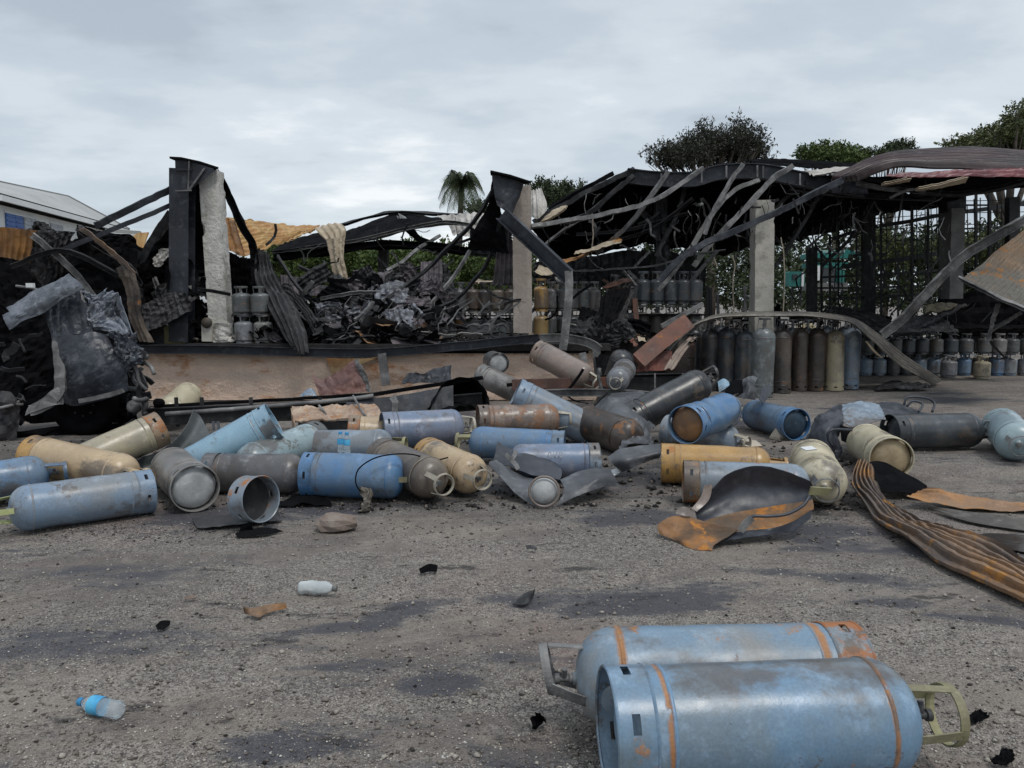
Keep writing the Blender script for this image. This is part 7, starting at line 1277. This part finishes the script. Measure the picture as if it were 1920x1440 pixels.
# puddle of soot water at the right edge
loose('soot_puddle', 'black oily puddle between the strips at the right edge', 'puddle', patch([[g(1800, 1008, .0), g(1860, 1000, .0), g(1960, 1006, .0)], [g(1825, 1018, .0), g(1890, 1030, .0), g(1960, 1042, .0)]], 26, 14, thick=.002, ragged=.08), metal('soot_water', (.01, .01, .013), (.015, .015, .018), rust=0, soot=0, rough=.12, chalk=0, bump=.001))
bpy.data.objects['soot_puddle']['kind'] = 'structure'
for k_ in ('label', 'category'): del bpy.data.objects['soot_puddle'][k_]

# ---------------------------------------------------------------- small things
def rock(label, name, cat, px, py, sx, sy, sz, mat, z=0, seed=1, rot=0.3, flat=False):
    rng = random.Random(seed); mb = MB(); nn, mm = 10, 6; vs = []
    for i in range(mm + 1):
        th_ = math.pi * i / mm
        for k in range(nn):
            a = 2 * math.pi * k / nn; q = Vector((math.sin(th_) * math.cos(a), math.sin(th_) * math.sin(a), math.cos(th_)))
            q *= 1 + .3 * noise.noise(q * 1.6 + Vector((seed * 3, 0, 0))); vs.append((q.x * sx, q.y * sy, q.z * sz))
    mb.add(vs, [(i * nn + k, i * nn + (k + 1) % nn, (i + 1) * nn + (k + 1) % nn, (i + 1) * nn + k) for i in range(mm) for k in range(nn)])
    o = mb.build(name, mat); p = g(px, py, sz * .7 + z); o.location = p; o.rotation_euler = (0, 0, rot); return tag(o, label, cat)
CLAY = stone('clay_lump', (.26, .22, .19), (.2, .15, .125), (.13, .11, .1), scale=9, bump=.01)
PALEST = stone('pale_tile', (.5, .44, .36), (.42, .36, .29), scale=6, bump=.006)
rock('rounded greyish brown clay lump in the scorched grit at left centre', 'stone', 'stone', 632, 980, .15, .1, .07, CLAY, seed=3)
rock('small grey stone beside the clay lump', 'stone', 'stone', 606, 984, .045, .03, .03, CLAY, seed=4)
def slabpiece(label, pts, th_, mat, name='broken_tile', cat='tile'):
    mb = MB(); k = len(pts); p = [V(q) for q in pts]; dn = Vector((0, .01, -th_)); mb.add(p + [q + dn for q in p], [tuple(range(k)), tuple(range(k, 2 * k))[::-1]] + [(i, i + k, (i + 1) % k + k, (i + 1) % k) for i in range(k)])
    return tag(mb.build(name, mat), label, cat)
slabpiece('pale broken tile with faint dark print propped on the bright blue cylinder at right', [g(1443, 818, .02), g(1456, 800, .14), g(1470, 796, .15), g(1487, 802, .12), g(1480, 818, .03), g(1462, 821, .02)], .03, PALEST)
slabpiece('flat pale broken tile lying left of the printed one', [g(1379, 830, .02), g(1396, 822, .06), g(1418, 826, .06), g(1430, 836, .03), g(1405, 838, .02)], .02, PALEST)
slabpiece('small white shard right of the curled grey shell', [g(1143, 882, .02), g(1156, 878, .05), g(1163, 886, .03), g(1150, 892, .015)], .015, WHITEPAINT, 'shard', 'shard')
slabpiece('white card scrap on top of the upended cream cylinder', [g(1500, 838, .42), g(1522, 836, .43), g(1532, 842, .43), g(1512, 844, .42)], .01, WHITEPAINT, 'card_scrap', 'scrap')
rag = patch([[(672, 922, 6.15), (682, 918, 6.1), (697, 918, 6.1)], [(678, 940, 6.0), (686, 945, 5.95), (698, 940, 6.0)], [(680, 962, 5.95), (688, 962, 5.9), (696, 958, 5.95)]], 16, 18, crumple=.06, freq=9, thick=.008, ragged=.03)
tag(rag.build('burnt_rag', stone('grey_rag', (.2, .18, .15), (.12, .105, .09), scale=12, bump=.01)), 'crumpled grey-brown burnt rag hanging in front of the bright blue cylinder', 'rag')
wr = MB().tube(bent([(676, 922, 6.05), (667, 905, 6.05), (672, 880, 6.05), (700, 860, 6.1), (735, 852, 6.15), (772, 852, 6.25), (815, 862, 6.4), (840, 858, 6.5)], 40), .006, 6)
tag(wr.build('black_wire', SHEETBLK, smooth=True), 'thin black wire looped over the bright blue cylinder', 'wire')
def fragment(label, rows, mat, **k): return loose('metal_fragment', label, 'metal fragment', patch(rows, **{**dict(nu=18, nv=10, crumple=.01, ragged=.02, thick=.004), **k}), mat)
fragment('curled orange rusty fragment alone on the gravel at left', [[g(457, 1137, .05), g(475, 1139, .035), g(500, 1134, .035), g(534, 1130, .03)], [g(462, 1148, .01), g(485, 1157, .006), g(500, 1150, .004), g(537, 1140, .004)]], RIN)
fragment('small black flake on the gravel near the orange fragment', [[g(294, 1172, .015), g(305, 1163, .03), g(322, 1162, .02)], [g(298, 1178, .006), g(310, 1177, .008), g(320, 1171, .006)]], SHEETBLK)
fragment('small black flake on the gravel right of the clear bottle', [[g(785, 1066, .02), g(802, 1056, .05), g(820, 1058, .03)], [g(787, 1075, .006), g(805, 1070, .01), g(818, 1070, .008)]], SHEETBLK)
fragment('tiny dark twisted flake in the middle of the yard', [[g(984, 1024, .02), g(995, 1022, .03), g(1006, 1028, .01)], [g(986, 1030, .006), g(996, 1030, .006), g(1004, 1032, .006)]], SHEETDK)
fragment('dark crumpled flake by the wet patch left of the front cylinders', [[g(985, 1112, .02), g(1000, 1108, .04), g(1005, 1104, .03)], [g(962, 1132, .006), g(985, 1134, .006), g(1002, 1122, .006)]], SHEETDK)
fragment('tiny brown flake left of the orange fragment', [[g(344, 1120, .01), g(356, 1116, .02), g(368, 1118, .01)], [g(346, 1124, .004), g(358, 1123, .004), g(367, 1122, .004)]], SHEETRUST)
for i, (x, y, s_) in enumerate(((1010, 1350, .05), (1830, 1345, .03), (1880, 1420, .025))):
    fragment('charred crumb of debris %s' % ['left of the front cylinders', 'right of the front cylinder guard', 'in the bottom right corner', 'below the blotchy cream cylinder', 'in the scorched grit below the brown cylinder', 'in the dark patch below the burst shell', 'below the rusty folded strip'][i], [[g(x - 20, y, s_ * .6), g(x, y - 14, s_), g(x + 22, y - 4, s_ * .7)], [g(x - 16, y + 10, .005), g(x + 2, y + 8, .01), g(x + 20, y + 8, .005)]], SHEETBLK, crumple=.03, freq=14)
def heapdeb(rng):
    p = g(rng.uniform(0, 1650), rng.uniform(820, 955)); return (p.x, p.y, gh(p.x, p.y))
scatter('charred_heap_debris', 2600, chipmat('heap_debris', (0.012, 0.012, 0.012), (0.035, 0.03, 0.028), (0.16, 0.14, 0.12)), 0.006, 0.045, 12, region=heapdeb, label='black charred bits littering the ground between the fallen cylinders')
# water bottles
PET = bpy.data.materials.new('clear_plastic'); PET.use_nodes = True; pb_ = PET.node_tree.nodes['Principled BSDF']
pb_.inputs['Base Color'].default_value = (.8, .88, .92, 1); pb_.inputs['Roughness'].default_value = .12; pb_.inputs['Transmission Weight'].default_value = .75; pb_.inputs['IOR'].default_value = 1.15; pb_.inputs['Alpha'].default_value = .75
CAPB = metal('blue_cap_plastic', (.05, .35, .7), rust=0, soot=0, rough=.35, chalk=.05, bump=.001); LABB = metal('blue_label_print', (.05, .33, .62), (.12, .5, .75), rust=0, soot=0, rough=.4, chalk=.3, scale=20, bump=.0005)
GCAP = metal('grey_cap', (.2, .2, .19), rust=0, soot=.1, rough=.5)
def bottle(label, M, cap=True, lab=True, crush=0, pet=PET, r_=.032, h_=.2, capm=CAPB):
    t = thing('water_bottle', label, 'bottle', group='small plastic water bottles', mat=M)
    pr = [(.001, .004), (r_ * .7, 0), (r_, .012)]
    for k in range(9): z = .03 + k * (h_ * .55 - .03) / 8; pr += [(r_ * (.94 if k % 2 else 1.0), z)]
    pr += [(r_, h_ * .68), (r_ * .8, h_ * .78), (.014, h_ * .9), (.013, h_ * .97), (.001, h_ * .975)]
    mb = MB().lathe(pr, 24)
    if crush: mb.v = [(x * (1 + .3 * noise.noise(Vector((x * 40, y * 40, z * 25)))), y * (.6 + .3 * noise.noise(Vector((z * 22, 1, 2)))), z) for x, y, z in mb.v]
    mb.build('bottle_body', pet, t, smooth=True)
    if lab: MB().lathe([(r_ + .0015, h_ * .42), (r_ + .002, h_ * .44), (r_ + .002, h_ * .66), (r_ + .0015, h_ * .68)], 24).build('paper_label', LABB, t, smooth=True)
    if cap: MB().lathe([(.0165, h_ * .9), (.0165, h_), (.015, h_ * 1.01), (.001, h_ * 1.01)], 18).build('cap', capm, t, smooth=True)
bp = P(639, 849, 6.50); bottle('upright small water bottle with blue cap on the bright blue cylinder, left and further one', Matrix.Translation(bp), h_=.175, r_=.026)
bp = P(651, 851, 6.42); bottle('upright small water bottle with blue label on the bright blue cylinder, right and nearer one', Matrix.Translation(bp), h_=.175, r_=.026)
A_ = g(226, 1332, .034); B_ = g(152, 1316, .034); bottle('discarded water bottle with blue cap and blue label lying at the lower left', frame(A_, B_ - A_, .3), h_=.205, r_=.034)
WPET = metal('cloudy_plastic', (.55, .58, .58), (.42, .45, .45), rust=0, soot=.05, rough=.3, chalk=.4, scale=12, bump=.002)
A_ = g(560, 1100, .03); B_ = g(618, 1103, .03); bottle('cloudy crushed bottle without label lying on the gravel at left centre', frame(A_, B_ - A_, .3), lab=False, crush=1, pet=WPET, h_=.215, r_=.036, capm=GCAP)
# faint white figures on the slate cylinder
def text(s_, size, M, mat, parent, name='lettering'):
    cu = bpy.data.curves.new(name, 'FONT'); cu.body = s_; cu.size = size; cu.extrude = .0008; cu.align_x = 'CENTER'; cu.resolution_u = 2
    o = bpy.data.objects.new(name, cu); link(o); dg = bpy.context.evaluated_depsgraph_get(); me = bpy.data.meshes.new_from_object(o.evaluated_get(dg)); bpy.data.objects.remove(o)
    me.materials.append(mat); o = link(bpy.data.objects.new(name, me)); o.matrix_world = M; child_world(o, parent) ; return o
FADE = metal('faded_white_paint', (.38, .39, .4), (.24, .25, .27), rust=0, soot=.3, rough=.7, scale=20, chalk=.3, bump=.001)
for ob in list(bpy.data.objects):
    if ob.get('label', '').startswith('slate grey gas cylinder with faint'):
        bpy.context.view_layer.update()
        c_ = ob.matrix_world @ Vector((0, 0, .55)); n_ = Vector((-.05, -.93, .36)).normalized(); ax = (ob.matrix_world.to_3x3() @ Vector((0, 0, -1))).normalized(); n_ = (n_ - ax * n_.dot(ax)).normalized(); upv = n_.cross(ax)
        M = Matrix((ax, upv, n_)).transposed().to_4x4(); M.translation = c_ + n_ * .188; text('0/10', .075, M, FADE, ob)
# round pale mark on the blue standing cylinder
for ob in list(bpy.data.objects):
    if ob.get('label', '').startswith('blue tall gas cylinder at the right end'):
        bpy.context.view_layer.update(); c_ = ob.matrix_world.translation; rr = .185 * .86; vs = [c_ + Vector((0, -rr - .003, .84))]
        for k in range(24):
            a = 2 * math.pi * k / 24; x = .085 * math.cos(a); z = .84 + .1 * math.sin(a); vs.append(c_ + Vector((x, -math.sqrt(max(.001, (rr + .003) ** 2 - x * x)), z)))
        child_world(MB().add(vs, [(0, 1 + k, 1 + (k + 1) % 24) for k in range(24)]).build('round_mark', metal('pale_mark', (.38, .42, .45), (.3, .34, .37), rust=.03, soot=.15, rough=.6, scale=8)), ob)
